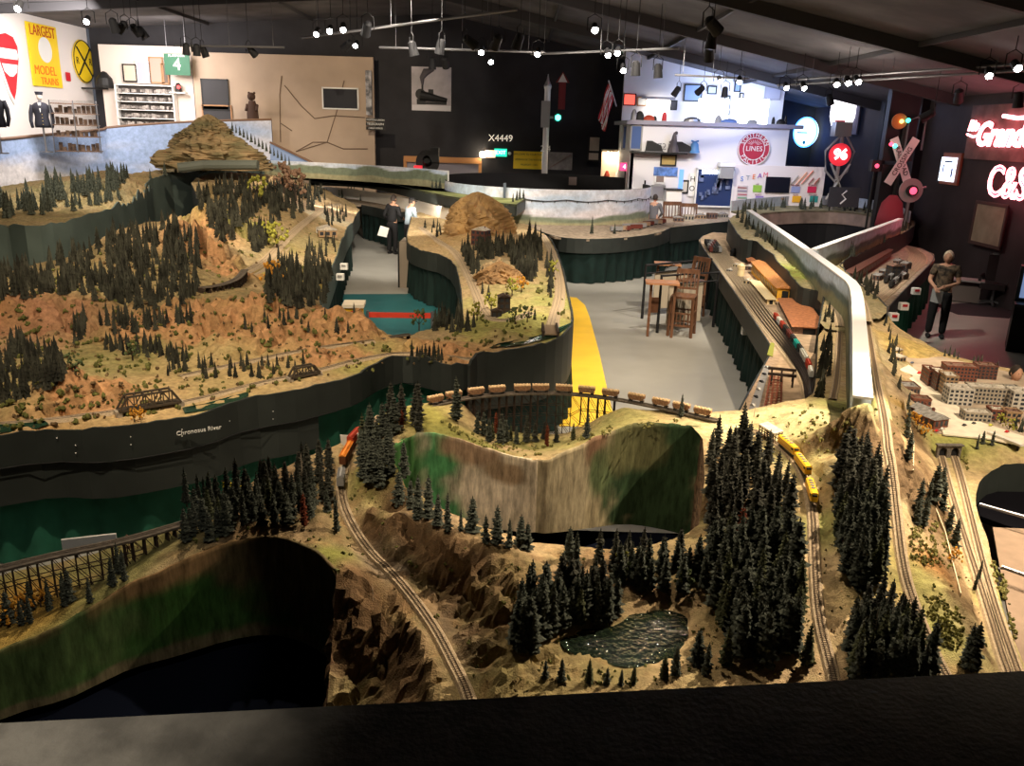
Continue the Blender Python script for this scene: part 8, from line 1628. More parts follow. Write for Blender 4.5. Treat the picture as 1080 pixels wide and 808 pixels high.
o = text('glow_lettering', 'Grande', (.42, 0, -.22), .78, glow('neon_red_body', RED, 1.1), t, ext=.01, align='LEFT', shear=.3)
m_ = MB(); m_.tube([(0, -.03, -.2), (.3, -.03, -.26), (.6, -.03, -.22)], .03, 6); m_.build('swoosh_tube', glow('neon_pink_core', (1, .3, .34), 7), t); m_ = MB(); m_.tube([(1.5, -.03, .22), (2.1, -.03, .16), (3.0, -.03, .2)], .05, 6); m_.build('swoosh_tube', glow('neon_pink_core', (1, .3, .34), 7), t); MB().box((1.6, .08, -.15), (3.5, .04, 1.3)).build('backing', mat('rusty_backing', (.13, .08, .075), .7, noise=.3, nscale=3), t)
t = neon('letter_neon_sign', 'C&S', 1043, 192, 1.02, 'red neon letters C&S at the right edge below the script sign', .9)
for loc in (on_right(1050, 145, .7), on_right(1065, 195, .7)):
 l = bpy.data.lights.new('neon_glow', 'POINT'); l.energy = 14; l.color = (1, .08, .1); l.shadow_soft_size = .4; o = bpy.data.objects.new('neon_glow', l); COL.objects.link(o); o.location = loc
for loc, c in ((on_right(850, 139, .5), (.1, .25, 1)), ):
 l = bpy.data.lights.new('neon_glow', 'POINT'); l.energy = 30; l.color = c; l.shadow_soft_size = .4; o = bpy.data.objects.new('neon_glow', l); COL.objects.link(o); o.location = loc
frame_pic('notice_board', on_right(1042, 237, .06), 1.35, .98, RR, mat('dark_wood_frame', (.08, .05, .045), .6), mat('olive_grey_board', (.30, .27, .20), .8, noise=.15, nscale=3), 'olive grey notice board on the right wall behind the standing woman', 'notice board', border=.08)
b_ = D(882, 200, 26.6); t = empty('banner_signal', (b_.x, b_.y, 0), 0, 'hanging banner signal with lit red emblem and crossed boards on a post', 'railway signal'); zc = D(881, 163, 26.6).z
m_ = MB(); m_.tube([(0, .1, 0), (0, .1, zc+.9)], .06, 8); m_.build('post', mat('weathered_silver', (.35, .33, .32), .5, .3), t); MB().box((-.1, 0, zc+.75), (.5, .4, .42)).build('motor_box', mat('weathered_silver', (.35, .33, .32), .5, .3), t)
m_ = MB(); m_.tube([(-.1, 0, zc+.55), (-.5, 0, zc+.1), (-.42, 0, zc-.5), (-.1, 0, zc-.8), (.25, 0, zc-.5), (.4, 0, zc+.1), (.1, 0, zc+.55)], .035, 6); m_.build('guard_ring', mat('weathered_silver', (.35, .33, .32), .5, .3), t)
disc(MB(), .34, -.05, .04, 30, cz_=zc, cx_=-.05).build('target', glow('dim_red_target', (.8, .03, .05), .5), t); text('emblem', '96', (-.05, -.09, zc), .42, glow('emblem_white', (1, .75, .75), 3), t, outline=True, bevel=.02)
zb2 = D(880, 190, 26.6).z
for s_ in (-1, 1): m_ = MB(); m_.beam((-.3*s_, -.05-.02*s_, zb2+.5), (.3*s_, -.05-.02*s_, zb2-.6), .16, .02); m_.build('cross_board', mat('dirty_white_board', (.38, .36, .32), .7), t)
b_ = D(946, 200, 23.0); t = empty('crossing_post', (b_.x, b_.y, 0), 0, 'white RAILROAD CROSSING crossbuck on a dark post with red and green lamps', 'railway signal'); zc = D(945, 170, 23).z
MB().tube([(0, .1, 0), (0, .1, zc+1.0)], .06, 10).build('post', MK, t)
for s_, wd in ((1, 'CROSSING'), (-1, 'RAILROAD')):
 m_ = MB(); a = math.radians(64); dx, dz = .66*math.cos(a), .66*math.sin(a); m_.beam((-dx*s_, -.02*s_, zc-dz), (dx*s_, -.02*s_, zc+dz), .02, .22); m_.build('cross_board', MW, t)
 text('lettering', wd, (0, -.02*s_-.03, zc), .17, MK, t, (PI/2, -a*s_ if s_ == 1 else a, 0))
m_ = MB(); m_.tube([(.05, .05, zc+.2), (.05, .05, zc+1.05), (.3, .05, zc+1.15), (.5, .05, zc+1.05), (.5, .05, zc+.3)], .03, 8); m_.build('hoop', M_STEEL, t)
for px, py, c, nm in [(937, 152, (1, .05, .1), 'red'), (941, 154, (.05, 1, .8), 'green'), (948, 128, (1, .4, .1), 'amber'), (955, 127, (.05, .9, .6), 'green')]:
 q = D(px+3, py, 22.8)-Vector(t.location); MB().ball(tuple(q), .055, 10).build('lamp_lens', glow('lens_'+nm, c, 5), t)
q = D(949, 128, 22.85)-Vector(t.location); disc(MB(), .2, q.y, .05, cx_=q.x, cz_=q.z).build('amber_disc', mat('amber_disc', (.4, .18, .05), .5), t); m_ = MB(); m_.box((-.05, .3, zc+1.0), (.8, .25, 2.0)); m_.box((-.05, .3, (zc-.1)/2), (.7, .25, zc-.1)); m_.build('signal_case', mat('near_black_case', (.014, .013, .016), .6), t)
b_ = D(961, 201, 22.3); t = empty('bell_lamp', b_, 0, 'round grey crossing lamp with red lens on a bracket by the crossbuck', 'railway signal'); disc(MB(), .31, 0, .04, 32).build('backing_disc', M_GREYC, t); disc(MB(), .14, -.12, .12, 20).build('hood', MK, t); MB().ball((0, -.1, 0), .1, 12).build('red_lens', glow('dim_red_lens', (1, .1, .2), 1.5), t); m_ = MB(); m_.tube([(0, .05, 0), (0, .05, -b_.z)], .05, 8); m_.tube([(0, .05, 0), (.4, .05, .1)], .03, 6); m_.build('post', M_STEEL, t)
t = empty('maroon_coat', D(941, 214, 22.4), 0, 'maroon jacket hung on a stand below the crossbuck', 'coat'); m_ = MB(); m_.lathe((0, 0, -.6), [(.38, 0), (.34, .3), (.28, .6), (.1, .8)], 18, M=Matrix(((1, 0, 0), (0, .5, 0), (0, 0, 1)))); m_.build('jacket', mat('maroon_cloth', (.25, .04, .06), .9), t, True); MB().tube([(0, 0, -.5), (0, 0, -t.location.z)], .03, 8).build('stand', MK, t)
t = empty('dark_poster', D(890, 208, 26.2), 0, 'dark framed poster with a pale swirl leaning beside the banner signal', 'poster'); MB().box((0, 0, 0), (.95, .04, .6)).build('panel', mat('dark_print', (0.05, 0.05, 0.06)), t); m_ = MB(); m_.tube([(-.1, -.04, -.2), (.05, -.04, -.05), (-.08, -.04, .08), (.05, -.04, .2)], .025, 6); m_.build('swirl', MW, t); m_ = MB(); m_.tube([(-.4, 0, -.3), (-.4, .1, -t.location.z)], .02, 6); m_.tube([(.4, 0, -.3), (.4, .1, -t.location.z)], .02, 6); m_.build('easel', MK, t)
for k, (px, lb) in enumerate([(924, 'far left red marker lamp left of the crossbuck'), ]):
 t = empty('marker_lamp', D(px+1, 175, 23.2), 0, lb, 'lamp'); MB().ball((0, 0, 0), .06, 10).build('lens', glow('dim_red_lens', (1, .1, .2), 1.5), t); MB().box((0, .12, 0), (.25, .2, .3)).build('housing', MK, t); MB().tube([(0, .12, -.1), (0, .12, -t.location.z)], .03, 6).build('post', MK, t)
for px in (930, 968): q = DX(px, 150, 11.5); tag(MB().box((11.5, q.y, 2.6), (.25, .35, 5.2)).build('trim_pilaster', mat('pilaster_paint', (.02, .02, .025), .7)), kind='structure')
# -- ceiling gear
ZT = 5.6
def up(px, py, z=ZT): return P(px, py, z)
M_PIPE = mat('grey_pipe', (.16, .16, .17), .45, .5)
for a, b, z, lb in [((318, 40), (545, 10), 5.9, 'pale pipe batten crossing the upper left of the ceiling'), ((560, 57), (716, 51), 5.6, 'lighting pipe in front of the flag'), ((400, 50), (575, 55), 5.6, 'lighting pipe above the locomotive photograph'), ((712, 79), (790, 83), 5.3, 'short lighting pipe before the gallery'), ((820, 90), (1085, 74), 5.1, 'lower of the twin lighting pipes on the right'), ((838, 84), (1085, 67), 5.2, 'upper of the twin lighting pipes on the right'), ((185, 48), (300, 50), 5.8, 'lighting pipe at the left before the mural wall')]:
 A = up(*a, z); B = up(*b, z); t = empty('lighting_pipe', A, 0, lb, 'pipe'); MB().tube([(0, 0, 0), tuple(B-A)], .03, 8).build('pipe', M_PIPE, t)
 for k in (.1, .5, .9): q = (B-A)*k; MB().tube([tuple(q), (q.x, q.y, min(ceil_z(A.x+q.x), 9)-A.z)], .006, 5).build('hanger_rod', M_PIPE, t)
def can(px, py, z, yaw, pitch, label, lit=None, sc=1.0, group=None):
 p = up(px, py, z); t = empty('track_light', p, yaw, label, 'track light', group); R = Matrix.Rotation(pitch, 3, 'X')
 m_ = MB(); g = .62 if lit else .9; m_.lathe((0, 0, 0), [(.05*g, -.02), (.10*g, .02), (.11*g, .16*g), (.125*g, .34*g)], 14, M=R@Matrix.Rotation(PI, 3, 'X')); m_.build('can', M_BLACK, t)
 m_ = MB(); m_.tube([(.14, 0, -.12), (.14, 0, .12), (0, 0, .2), (-.14, 0, .12), (-.14, 0, -.12)], .012, 5); m_.tube([(0, 0, .2), (0, 0, ceil_z(p.x)-p.z)], .008, 5); m_.build('yoke', M_BLACK, t)
 if lit: q = R@Vector((0, 0, -.20)); MB().ball(tuple(q), .068, 10).build('lamp_bulb', glow('spot_bulb', (1, .95, .86), 80), t)
lit = [(22, 3, 5.9), (336, 31, 5.9), (349, 29, 5.9), (362, 26, 5.9), (377, 45, 5.9), (508, 50, 5.6), (517, 62, 5.6), (568, 52, 5.6), (640, 53, 5.6), (652, 52, 5.6), (657, 69, 5.3), (758, 82, 5.3), (780, 82, 5.3), (828, 89, 5.1), (846, 88, 5.1), (882, 85, 5.1), (893, 82, 5.1), (902, 82, 5.1), (1042, 73, 5.1), (1069, 66, 5.1), (93, 19, 6.0), (627, 27, 5.8)]
_n = ['first', 'second', 'third', 'fourth', 'fifth', 'sixth', 'seventh', 'eighth', 'ninth', 'tenth', 'eleventh', 'twelfth', 'thirteenth', 'fourteenth', 'fifteenth', 'sixteenth', 'seventeenth', 'eighteenth', 'nineteenth', 'twentieth', 'twenty-first', 'twenty-second', 'twenty-third', 'twenty-fourth', 'twenty-fifth', 'twenty-sixth', 'twenty-seventh', 'twenty-eighth', 'twenty-ninth', 'thirtieth']
lit.sort()
for k, (a, b, z) in enumerate(lit): can(a, b-1, z, .2*math.sin(k*2.1), -.95 if k % 2 else -.8, 'shining ceiling spotlight, %s lit one from the left' % _n[k], 45, 1.0, 'shining ceiling spotlights')
unlit = [(118, 20, 6), (132, 24, 6), (139, 27, 6), (146, 29, 6), (196, 46, 5.8), (207, 47, 5.8), (213, 49, 5.8), (262, 50, 5.8), (370, 44, 5.8), (388, 24, 5.9), (434, 44, 5.6), (466, 42, 5.6), (490, 39, 5.6), (456, 61, 5.6), (469, 61, 5.6), (526, 38, 5.6), (549, 36, 5.6), (671, 65, 5.3), (694, 68, 5.3), (716, 92, 5.2), (742, 92, 5.2), (765, 92, 5.2), (747, 20, 5.6), (752, 34, 5.6), (748, 50, 5.6), (964, 100, 5.0), (1012, 95, 4.9), (985, 118, 4.4), (874, 100, 5), (1075, 98, 4.8)]
for k, (a, b, z) in enumerate(sorted(unlit)): can(a, b, z, 1.2*math.sin(k*1.7), .5+.5*math.sin(k), 'dark ceiling spotlight, %s unlit one from the left' % _n[k], None, 1.0, 'dark ceiling spotlights')
for k in (3, 8, 13, 18):
 p = up(*lit[k]); l = bpy.data.lights.new('bulb_light', 'POINT'); l.energy = 60; l.color = (1, .85, .7); l.shadow_soft_size = .2; o = bpy.data.objects.new('bulb_light', l); COL.objects.link(o); o.location = (p.x, p.y, p.z-.5)
M_BEAM = mat('ceiling_beam_paint', (.05, .048, .052), .8)
for i, y in enumerate((8, 13, 18, 23, 28)):
 for x0, x1 in ((EAVE_L[0]+.1, RIDGE[0]), (RIDGE[0], EAVE_R[0]-.05)): tag(MB().beam((x0, y, ceil_z(x0)-.14), (x1, y, ceil_z(x1)-.14), .16, .26).build('ceiling_beam', M_BEAM), kind='structure')
for x in (-12, -8, 1, 4.5, 8): m_ = MB(); m_.beam((x, -1.9, ceil_z(x)-.05), (x, 34, ceil_z(x)-.05), .08, .1); tag(m_.build('ceiling_purlin', M_BEAM), kind='structure')
# -- railing in front of the viewer
A = P(-260, 776, 2.9); B = P(1350, 694, 2.9); d = (B-A).normalized(); A -= d*1.0; B = A+d*5.5; n_ = Vector((d.y, -d.x, 0)); m_ = MB()
q = [A, B, B+n_*.34, A+n_*.34]; m_.add([(v.x, v.y, 2.9) for v in q]+[(v.x, v.y, 2.84) for v in q], [(0, 3, 2, 1), (4, 5, 6, 7), (0, 1, 5, 4), (1, 2, 6, 5), (2, 3, 7, 6), (3, 0, 4, 7)])
r_ = tag(m_.build('viewing_rail', mat('worn_black_cap', (.085, .080, .070), .6, noise=.3, nscale=14, bump=.12, bscale=90, spec=.15)), 'black painted cap board of the viewing rail along the bottom', 'railing')
m_ = MB(); q = [A+n_*.08, B+n_*.08, B+n_*.2, A+n_*.2]; m_.add([(v.x, v.y, 2.84) for v in q]+[(v.x, v.y, 0) for v in q], [(0, 3, 2, 1), (4, 5, 6, 7), (0, 1, 5, 4), (1, 2, 6, 5), (2, 3, 7, 6), (3, 0, 4, 7)]); m_.build('half_wall', M_BLACK, r_)
# -- things on the floor
def mat_on_floor(name, pix, c, label, rough=.5, z=.004): pl = [P(a, b, 0) for a, b in pix]; m_ = MB(); m_.prism([(p.x, p.y) for p in pl][::-1], .0005, z); return tag(m_.build(name, mat(name+'_paint', c, rough, noise=.06, nscale=2)), label, 'floor marking')
mat_on_floor('yellow_floor_strip', [(596, 313), (608, 314), (617, 322), (622, 335), (632, 372), (642, 418), (650, 450), (590, 450)], (.95, .60, .05), 'bright yellow painted floor strip beside the nose of the centre lobe')
mat_on_floor('teal_floor_mat', [(350, 310.5), (440, 310), (500, 340), (500, 380), (350, 380)], (.02, .12, .14), 'teal painted floor at the near end of the aisle')
mat_on_floor('dark_floor_rug', [(985, 322), (1040, 318), (1075, 330), (1064, 336), (1010, 332)], (.03, .025, .03), 'dark rug under the armchair by the right wall', .9)
a = P(384, 350, 0); pa_ = D(388, 332, a.y); pb_ = D(456, 333, a.y-.2); t = empty('strap_barrier', (pa_.x, pa_.y, 0), 0, 'red strap barrier stretched across the aisle end', 'barrier'); o_ = Vector(t.location)
MB().beam(pa_-o_, pb_-o_, .02, .10).build('strap', mat('red_strap', (.5, .04, .02), .6), t)
for q in (pa_, pb_): m_ = MB(); v = q-o_; m_.tube([(v.x, v.y, 0), (v.x, v.y, q.z+.08)], .03, 10); m_.cyl((v.x, v.y, 0), .15, .03); m_.build('post', M_STEEL, t)
q = D(374, 338, 12.6); t = empty('yellow_hut', (q.x, q.y, 0), .1, 'yellow box with pale roof behind the orange cliff at the aisle end', 'kiosk'); zr = D(374, 322, 12.6).z
MB().box((0, 0, zr/2), (.26, .3, zr)).build('body', mat('yellow_box_paint', (.75, .42, .02), .5), t); MB().box((0, 0, zr+.02), (.33, .4, .05)).build('roof', mat('cream_roof', (.62, .56, .45), .6), t); MB().box((.02, -.155, zr-.12), (.12, .01, .12)).build('red_panel', MR, t)
t = empty('yellow_floor_sign', P(250, 520, .02), .2, 'small yellow floor sign behind the trees left of the boxcar', 'floor sign'); q = D(250, 508, P(250, 520, 0).y).z; t.location = (P(250, 512, .95).x, P(250, 512, .95).y, 0); t.scale = (1.3, 1.3, 1.02)
m_ = MB(); m_.beam((-.07, 0, .9), (-.05, 0, 0), .03); m_.beam((.09, 0, .86), (.07, 0, 0), .03); m_.build('leg', mat('yellow_box_paint', (.75, .42, .02), .5), t); plate(MB(), [(-.08, .86), (-.08, .97), (.10, .90), (.10, .86), (.0, .87), (-.03, .84)], -.01, .01).build('panel', mat('bright_yellow', (.9, .75, .02), .5), t)
q = P(95, 575, .72); t = empty('white_foam_board', (q.x, q.y, 0), .33, 'white board standing behind the long curved trestle', 'board'); MB().box((0, 0, .74), (.36, .02, .10)).build('panel', MW, t); m_ = MB(); m_.beam((-.1, .02, 0), (-.1, .02, .7), .02); m_.beam((.1, .02, 0), (.1, .02, .7), .02); m_.build('stand', MK, t)
for px, py, lb in [(366, 466, 'small white card standing beside the red boxcar'), (377, 464, 'tilted small white card right of the other by the red boxcar')]:
 p = TN.hit(px, py+6); t = empty('white_card', p, .3 if px > 370 else -.1, lb, 'card'); plate(MB(), [(-.045, .03), (.0, .0), (.045, .06), (.045, .10), (-.05, .10)], -.003, .003).build('panel', MW, t); MB().beam((0, .003, -.02), (0, .003, .05), .006).build('stick', M_TRUNK, t)
def bar_chair(loc, rz, label, grp=None, sc=1.0):
 t = empty('bar_chair', loc, rz, label, 'chair', grp); t.scale = (sc,)*3; w = .44
 for sx in (-1, 1):
  m_ = MB(); m_.beam((sx*w/2, -w/2, 0), (sx*w/2*.92, -w/2*.92, .74), .045); m_.build('leg', M_WOOD, t); m_ = MB(); m_.beam((sx*w/2, w/2, 0), (sx*w/2*.92, w/2*.95, .76), .045); m_.beam((sx*w/2*.92, w/2*.95, .74), (sx*w/2*.92, w/2+.07, 1.22), .04); m_.build('leg', M_WOOD, t)
  m_ = MB(); m_.beam((sx*w/2, -w/2, .22), (sx*w/2, w/2, .22), .03, .035); m_.beam((sx*w/2, -w/2, .46), (sx*w/2, w/2, .46), .025, .03)
  for k in range(5): y = -w/2+w*(k+1)/6; m_.beam((sx*w/2, y, .22), (sx*w/2, y, .46), .018)
  m_.build('side_rail', M_WOOD, t)
 m_ = MB()
 for y in (-w/2, w/2):
  m_.beam((-w/2, y, .22), (w/2, y, .22), .03, .035); m_.beam((-w/2, y, .46), (w/2, y, .46), .025, .03)
  for k in range(5): x = -w/2+w*(k+1)/6; m_.beam((x, y, .22), (x, y, .46), .018)
 m_.build('footrest', M_WOOD, t); MB().box((0, 0, .76), (w*1.02, w*1.02, .045)).build('seat', M_WOOD, t)
 m_ = MB(); m_.beam((-w/2, w/2+.06, 1.2), (w/2, w/2+.06, 1.2), .03, .09); m_.beam((-w/2, w/2+.0, .88), (w/2, w/2+.0, .88), .025, .04); m_.build('back_rail', M_WOOD, t)
 for k in range(5): x = -w/2+w*(k+1)/6; m_ = MB(); m_.beam((x, w/2+.0, .88), (x, w/2+.055, 1.2), .022, .012); m_.build('slat', M_WOOD, t)
bar_chair(P(718, 353, 0), -.35, 'wooden bar chair standing nearest in the grey floor area'); bar_chair(P(726, 333, 0), -.9, 'wooden bar chair half hidden behind the nearest one')
_c = D(714, 200, 26.6); bar_chair((_c.x, 26.6, 0), .1, 'left wooden chair by the white wall behind the round bench', sc=1.35); _c = D(729, 200, 26.9); bar_chair((_c.x, 26.9, 0), -.1, 'right wooden chair by the white wall behind the round bench', sc=1.3)
for i, (a, b, w_) in enumerate([((703, 357), 299, 1.0), ((708, 330), 279, .9)]):
 q = P(*a, 0); z = D(a[0], b, q.y).z; t = empty('bar_table', (q.x-.15, q.y+.1, 0), -.1, ['small wooden bar table top beside the nearest bar chair', 'wooden ledge table behind the nearest bar table'][i], 'table'); MB().box((0, 0, z), (.62*w_, .42, .035)).build('tabletop', mat('warm_table_wood', (.42, .2, .1), .4, noise=.2, nscale=6), t)
 for dx in (-.2, .25): MB().beam((dx, 0, 0), (dx, 0, z), .05).build('leg', M_WOOD, t)
for i, (pa, pb, lb) in enumerate([((677, 336), (745, 326), 'black pipe frame at the far side of the bar tables'), ((693, 351), (752, 345), 'black pipe frame carrying panels beside the bar tables')]):
 A = P(*pa, 0); B = P(*pb, 0); t = empty('pipe_frame', A, 0, lb, 'frame'); v = B-A; m_ = MB(); m_.tube([(0, 0, 0), (0, 0, 1.12), (v.x, v.y, 1.12), (v.x, v.y, 0)], .03, 8); m_.tube([(0, 0, .95), (v.x, v.y, .95)], .015, 6); m_.build('pipe', M_BLACK, t); MB().beam((v.x*.15, v.y*.15+.05, .55), (v.x*.75, v.y*.75+.05, .55), .02, .8).build('panel', mat('beige_panel', (.38, .32, .24), .8), t)
 if i: MB().beam((-.16, .0, .55), (.02, .0, .55), .02, .3).build('notice', mat('brown_notice', (.2, .09, .05), .7), t)
t = empty('armchair', P(1045, 322, 0), -.7, 'black leather armchair against the right wall', 'chair'); ML = mat('black_leather', (.02, .016, .018), .35)
m_ = MB(); m_.box((0, 0, .48), (.55, .55, .14)); m_.build('seat', ML, t); m_ = MB(); m_.box((0, .3, .85), (.56, .14, .65), M=None); m_.lathe((0, .3, 1.17), [(.27, 0), (.2, .05), (.02, .07)], 14, M=Matrix(((1, 0, 0), (0, .3, 0), (0, 0, 1)))); m_.build('backrest', ML, t)
for s_ in (-1, 1): m_ = MB(); m_.tube([(s_*.3, .2, .5), (s_*.32, .2, .7), (s_*.32, -.15, .7), (s_*.3, -.2, .5)], .035, 8); m_.build('armrest', ML, t)
m_ = MB(); m_.cyl((0, 0, .06), .035, .4)
for k in range(5): a = k*1.257; m_.beam((0, 0, .1), (.3*math.cos(a), .3*math.sin(a), .05), .04)
m_.build('base', M_STEEL, t)
q = P(1066, 370, 0); t = empty('arcade_cabinet', (q.x+.35, q.y+.1, 0), -.5, 'dark cabinet with a glowing scene screen at the right edge', 'cabinet'); m_ = MB(); m_.box((0, 0, .45), (.7, .7, .9)); m_.box((0, .2, 1.2), (.7, .3, .7)); m_.build('body', mat('black_green_cabinet', (.015, .022, .02), .4), t); MB().box((0, .03, 1.22), (.58, .03, .5)).build('screen', glow('cabinet_screen', (.18, .25, .45), .8), t); m_ = MB(); m_.box((0, -.355, .45), (.66, .01, .8)); m_.build('door', M_BLACK, t)
t = empty('low_table', P(1010, 318, 0), -.5, 'low pale table behind the standing woman', 'table'); MB().box((0, 0, .55), (1.0, .5, .04)).build('tabletop', M_GREYC, t); MB().box((0, .1, .27), (.9, .35, .5)).build('base', mat('grey_brown_base', (.16, .13, .12), .7), t)
for px, py, Y_, lb in [(363, 281, 16.2, 'upper white socket box on the aisle side of the mountain fascia'), (359, 292, 15.4, 'lower white socket box on the aisle side of the mountain fascia'), (481, 317, 17.2, 'grey socket box on the curtain side of the centre lobe'), (787, 349, 13.1, 'grey socket box on the side of the rail yard'), (966, 307, 15.3, 'right lit box on the fascia beside the standing woman'), (953, 323, 13.6, 'middle lit box on the fascia beside the standing woman'), (942, 334, 12.8, 'left lit box on the fascia beside the standing woman'), (789, 272, 19.2, 'white box on the rail yard fascia far side')]:
 q = D(px, py, Y_); t = empty('socket_box', q, 0, lb, 'socket box'); MB().box((0, 0, 0), (.14, .1, .12)).build('body', MW, t); MB().box((0, -.055, .02), (.08, .01, .04)).build('plate', MR if 'lit' in lb else M_GREYC, t)
# -- people
M_SKIN = mat('skin', (.50, .28, .19), .6); M_HAIRG = mat('grey_blond_hair', (.62, .52, .40), .8, noise=.4, nscale=30); M_HAIRD = mat('dark_hair', (.03, .022, .018), .7)
def skinmesh(name, chains, mt, parent, lv=2):
 """chains: lists of (x,y,z,r); points closer than 1 mm are shared, so limbs grow out of the body"""
 vs = []; rs = []; es = []
 def idx(p):
  for i, v in enumerate(vs):
   if (Vector(v)-Vector(p[:3])).length < .001: return i
  vs.append(p[:3]); rs.append(p[3]); return len(vs)-1
 for c in chains:
  k = [idx(p) for p in c]; es += [(k[i], k[i+1]) for i in range(len(k)-1)]
 me = bpy.data.meshes.new(name); me.from_pydata(vs, es, []); o = bpy.data.objects.new(name, me); COL.objects.link(o)
 m1 = o.modifiers.new('skin', 'SKIN'); m1.use_smooth_shade = True
 for i, sv in enumerate(me.skin_vertices[0].data): r = rs[i]; sv.radius = r if hasattr(r, '__len__') else (r, r)
 me.skin_vertices[0].data[0].use_root = True
 m2 = o.modifiers.new('sub', 'SUBSURF'); m2.levels = m2.render_levels = lv
 bpy.context.view_layer.update(); nm = bpy.data.meshes.new_from_object(o.evaluated_get(bpy.context.evaluated_depsgraph_get())); bpy.data.objects.remove(o)
 nm.materials.clear(); nm.materials.append(mt); nm.polygons.foreach_set('use_smooth', [True]*len(nm.polygons)); o = bpy.data.objects.new(name, nm); COL.objects.link(o); o.parent = parent; return o
def person(loc, rz, H, label, top, bottom, hair, arms, legs=None, lean=0.0, hairstyle='short', skin=None, cap=None, head_yaw=0.0, shoe=None):
 """arms: two lists elbow, wrist (metres at height 1.7), figure faces local -y"""
 t = empty('person', loc, rz, label, 'person'); k = H/1.7; t.scale = (k,)*3; L = lean; sk = skin or M_SKIN
 hy = lambda z: -L*max(0, z-.95)
 sh = [(s_*.175, hy(1.40), 1.40) for s_ in (-1, 1)]; legs = legs or [[(-.10, 0, .88), (-.11, -.01, .48), (-.115, .02, .09)], [(.10, 0, .88), (.11, -.01, .48), (.115, .02, .09)]]
 pel = (0, 0, .95, (.15, .11)); ch = [[pel, (0, hy(1.12), 1.12, (.135, .10)), (0, hy(1.3), 1.3, (.155, .11)), (0, hy(1.41), 1.41, (.11, .08)), (0, hy(1.47), 1.47, .05), (0, hy(1.53)-.01, 1.53, .05)]]
 hands = []
 for i in (0, 1):
  e, w = arms[i]; S = sh[i]; ch.append([(0, hy(1.41), 1.41, (.11, .08)), (*S, .062), (*e, .042), (*w, .027)])
  d = (Vector(w)-Vector(e)).normalized(); side = d.cross(Vector((0, 0, 1))); side = side.normalized() if side.length > .1 else Vector((1, 0, 0)); pm = Vector(w)+d*.07; ch[-1].append((*pm, .032))
  for q in range(4): b_ = pm+side*(q-1.5)*.021+d*.03; c_ = b_+d*(.035+.006*(1.5-abs(q-1.5))); e_ = c_+d*.022+Vector((0, 0, -.02)); ch.append([(*pm, .032), (*b_, .0095), (*c_, .009), (*e_, .0075)])
  th = Vector(w)+d*.03; ch.append([(*w, .027), (*(th+Vector((0, -.01, .03))), .011), (*(th+d*.03+Vector((0, -.01, .042))), .009)])
 for lg in legs: ch.append([pel, (*lg[0], .085), (*lg[1], .055), (*lg[2], .038)])
 body = skinmesh('body', ch, sk, t, 1)
 m_ = MB(); n = 24; hz = 1.60; vs = []
 for i in range(17):
  th = PI*i/16
  for j in range(n):
   a = 2*PI*j/n; x = .076*math.sin(th)*math.cos(a); y = .094*math.sin(th)*math.sin(a); z = .118*math.cos(th)
   if z < 0: x *= 1-.35*(-z/.118)**1.5; y = y*(1-.12*(-z/.118))-.012*(-z/.118)
   f = max(0, -math.sin(a))*math.sin(th)
   if f > .7: y += -.020*math.exp(-((z+.012)/.022)**2-(x/.013)**2)+.007*math.exp(-((z-.012)/.014)**2)*(math.exp(-((abs(x)-.03)/.015)**2))-.006*math.exp(-((z+.055)/.012)**2-(x/.025)**2)
   vs.append((x, y, z))
 cs, sn = math.cos(head_yaw), math.sin(head_yaw); hc = Vector((0, hy(1.6)-.015, hz)); W = lambda v: (hc.x+v[0]*cs-v[1]*sn, hc.y+v[0]*sn+v[1]*cs, hc.z+v[2])
 m_.add([W(v) for v in vs], [(i*n+j, (i+1)*n+j, (i+1)*n+(j+1) % n, i*n+(j+1) % n) for i in range(16) for j in range(n)])
 for s_ in (-1, 1): m_.ball(W((s_*.077, .005, -.005)), (.012, .02, .03), 8)
 hd = m_.build('head', sk); import bmesh; bm = bmesh.new(); bm.from_mesh(body.data); bm.from_mesh(hd.data)
 for f in bm.faces: f.smooth = True
 bm.to_mesh(body.data); bm.free(); bpy.data.objects.remove(hd)
 for s_ in (-1, 1): m_ = MB(); m_.ball(W((s_*.028, -.083, .012)), (.010, .006, .006), 8); m_.build('eye', M_BLACK, t)
 MB().ball(W((0, -.088, -.055)), (.022, .006, .005), 8).build('lips', mat('lips', (.3, .09, .08), .6), t)
 m_ = MB(); hv = []; hr = 1.12
 for i in range(13):
  th = PI*i/12*(.62 if hairstyle == 'short' else .72)
  for j in range(n):
   a = 2*PI*j/n; front = max(0, -math.sin(a)); tt = th*(1-.64*front**1.1); bump_ = 1+.05*math.sin(a*7+i); hv.append(W((.076*hr*bump_*math.sin(tt)*math.cos(a), .094*hr*bump_*math.sin(tt)*math.sin(a)+.006, .118*hr*math.cos(tt)+.004)))
 m_.add(hv, [(i*n+j, (i+1)*n+j, (i+1)*n+(j+1) % n, i*n+(j+1) % n) for i in range(12) for j in range(n)]); m_.build('hair', hair, t, True)
 if cap: m_ = MB(); m_.lathe(W((0, .005, .055)), [(.092, 0), (.095, .04), (.07, .075), (.01, .085)], 18); m_.box(W((0, -.11, .01)), (.13, .08, .012)); m_.build('cap', cap, t, True)
 c = [[(0, 0, .90, (.175, .13)), (0, hy(1.0), 1.0, (.165, .125)), (0, hy(1.12), 1.12, (.158, .12)), (0, hy(1.3), 1.3, (.175, .128)), (0, hy(1.40), 1.405, (.13, .095)), (0, hy(1.45), 1.45, .066)]]
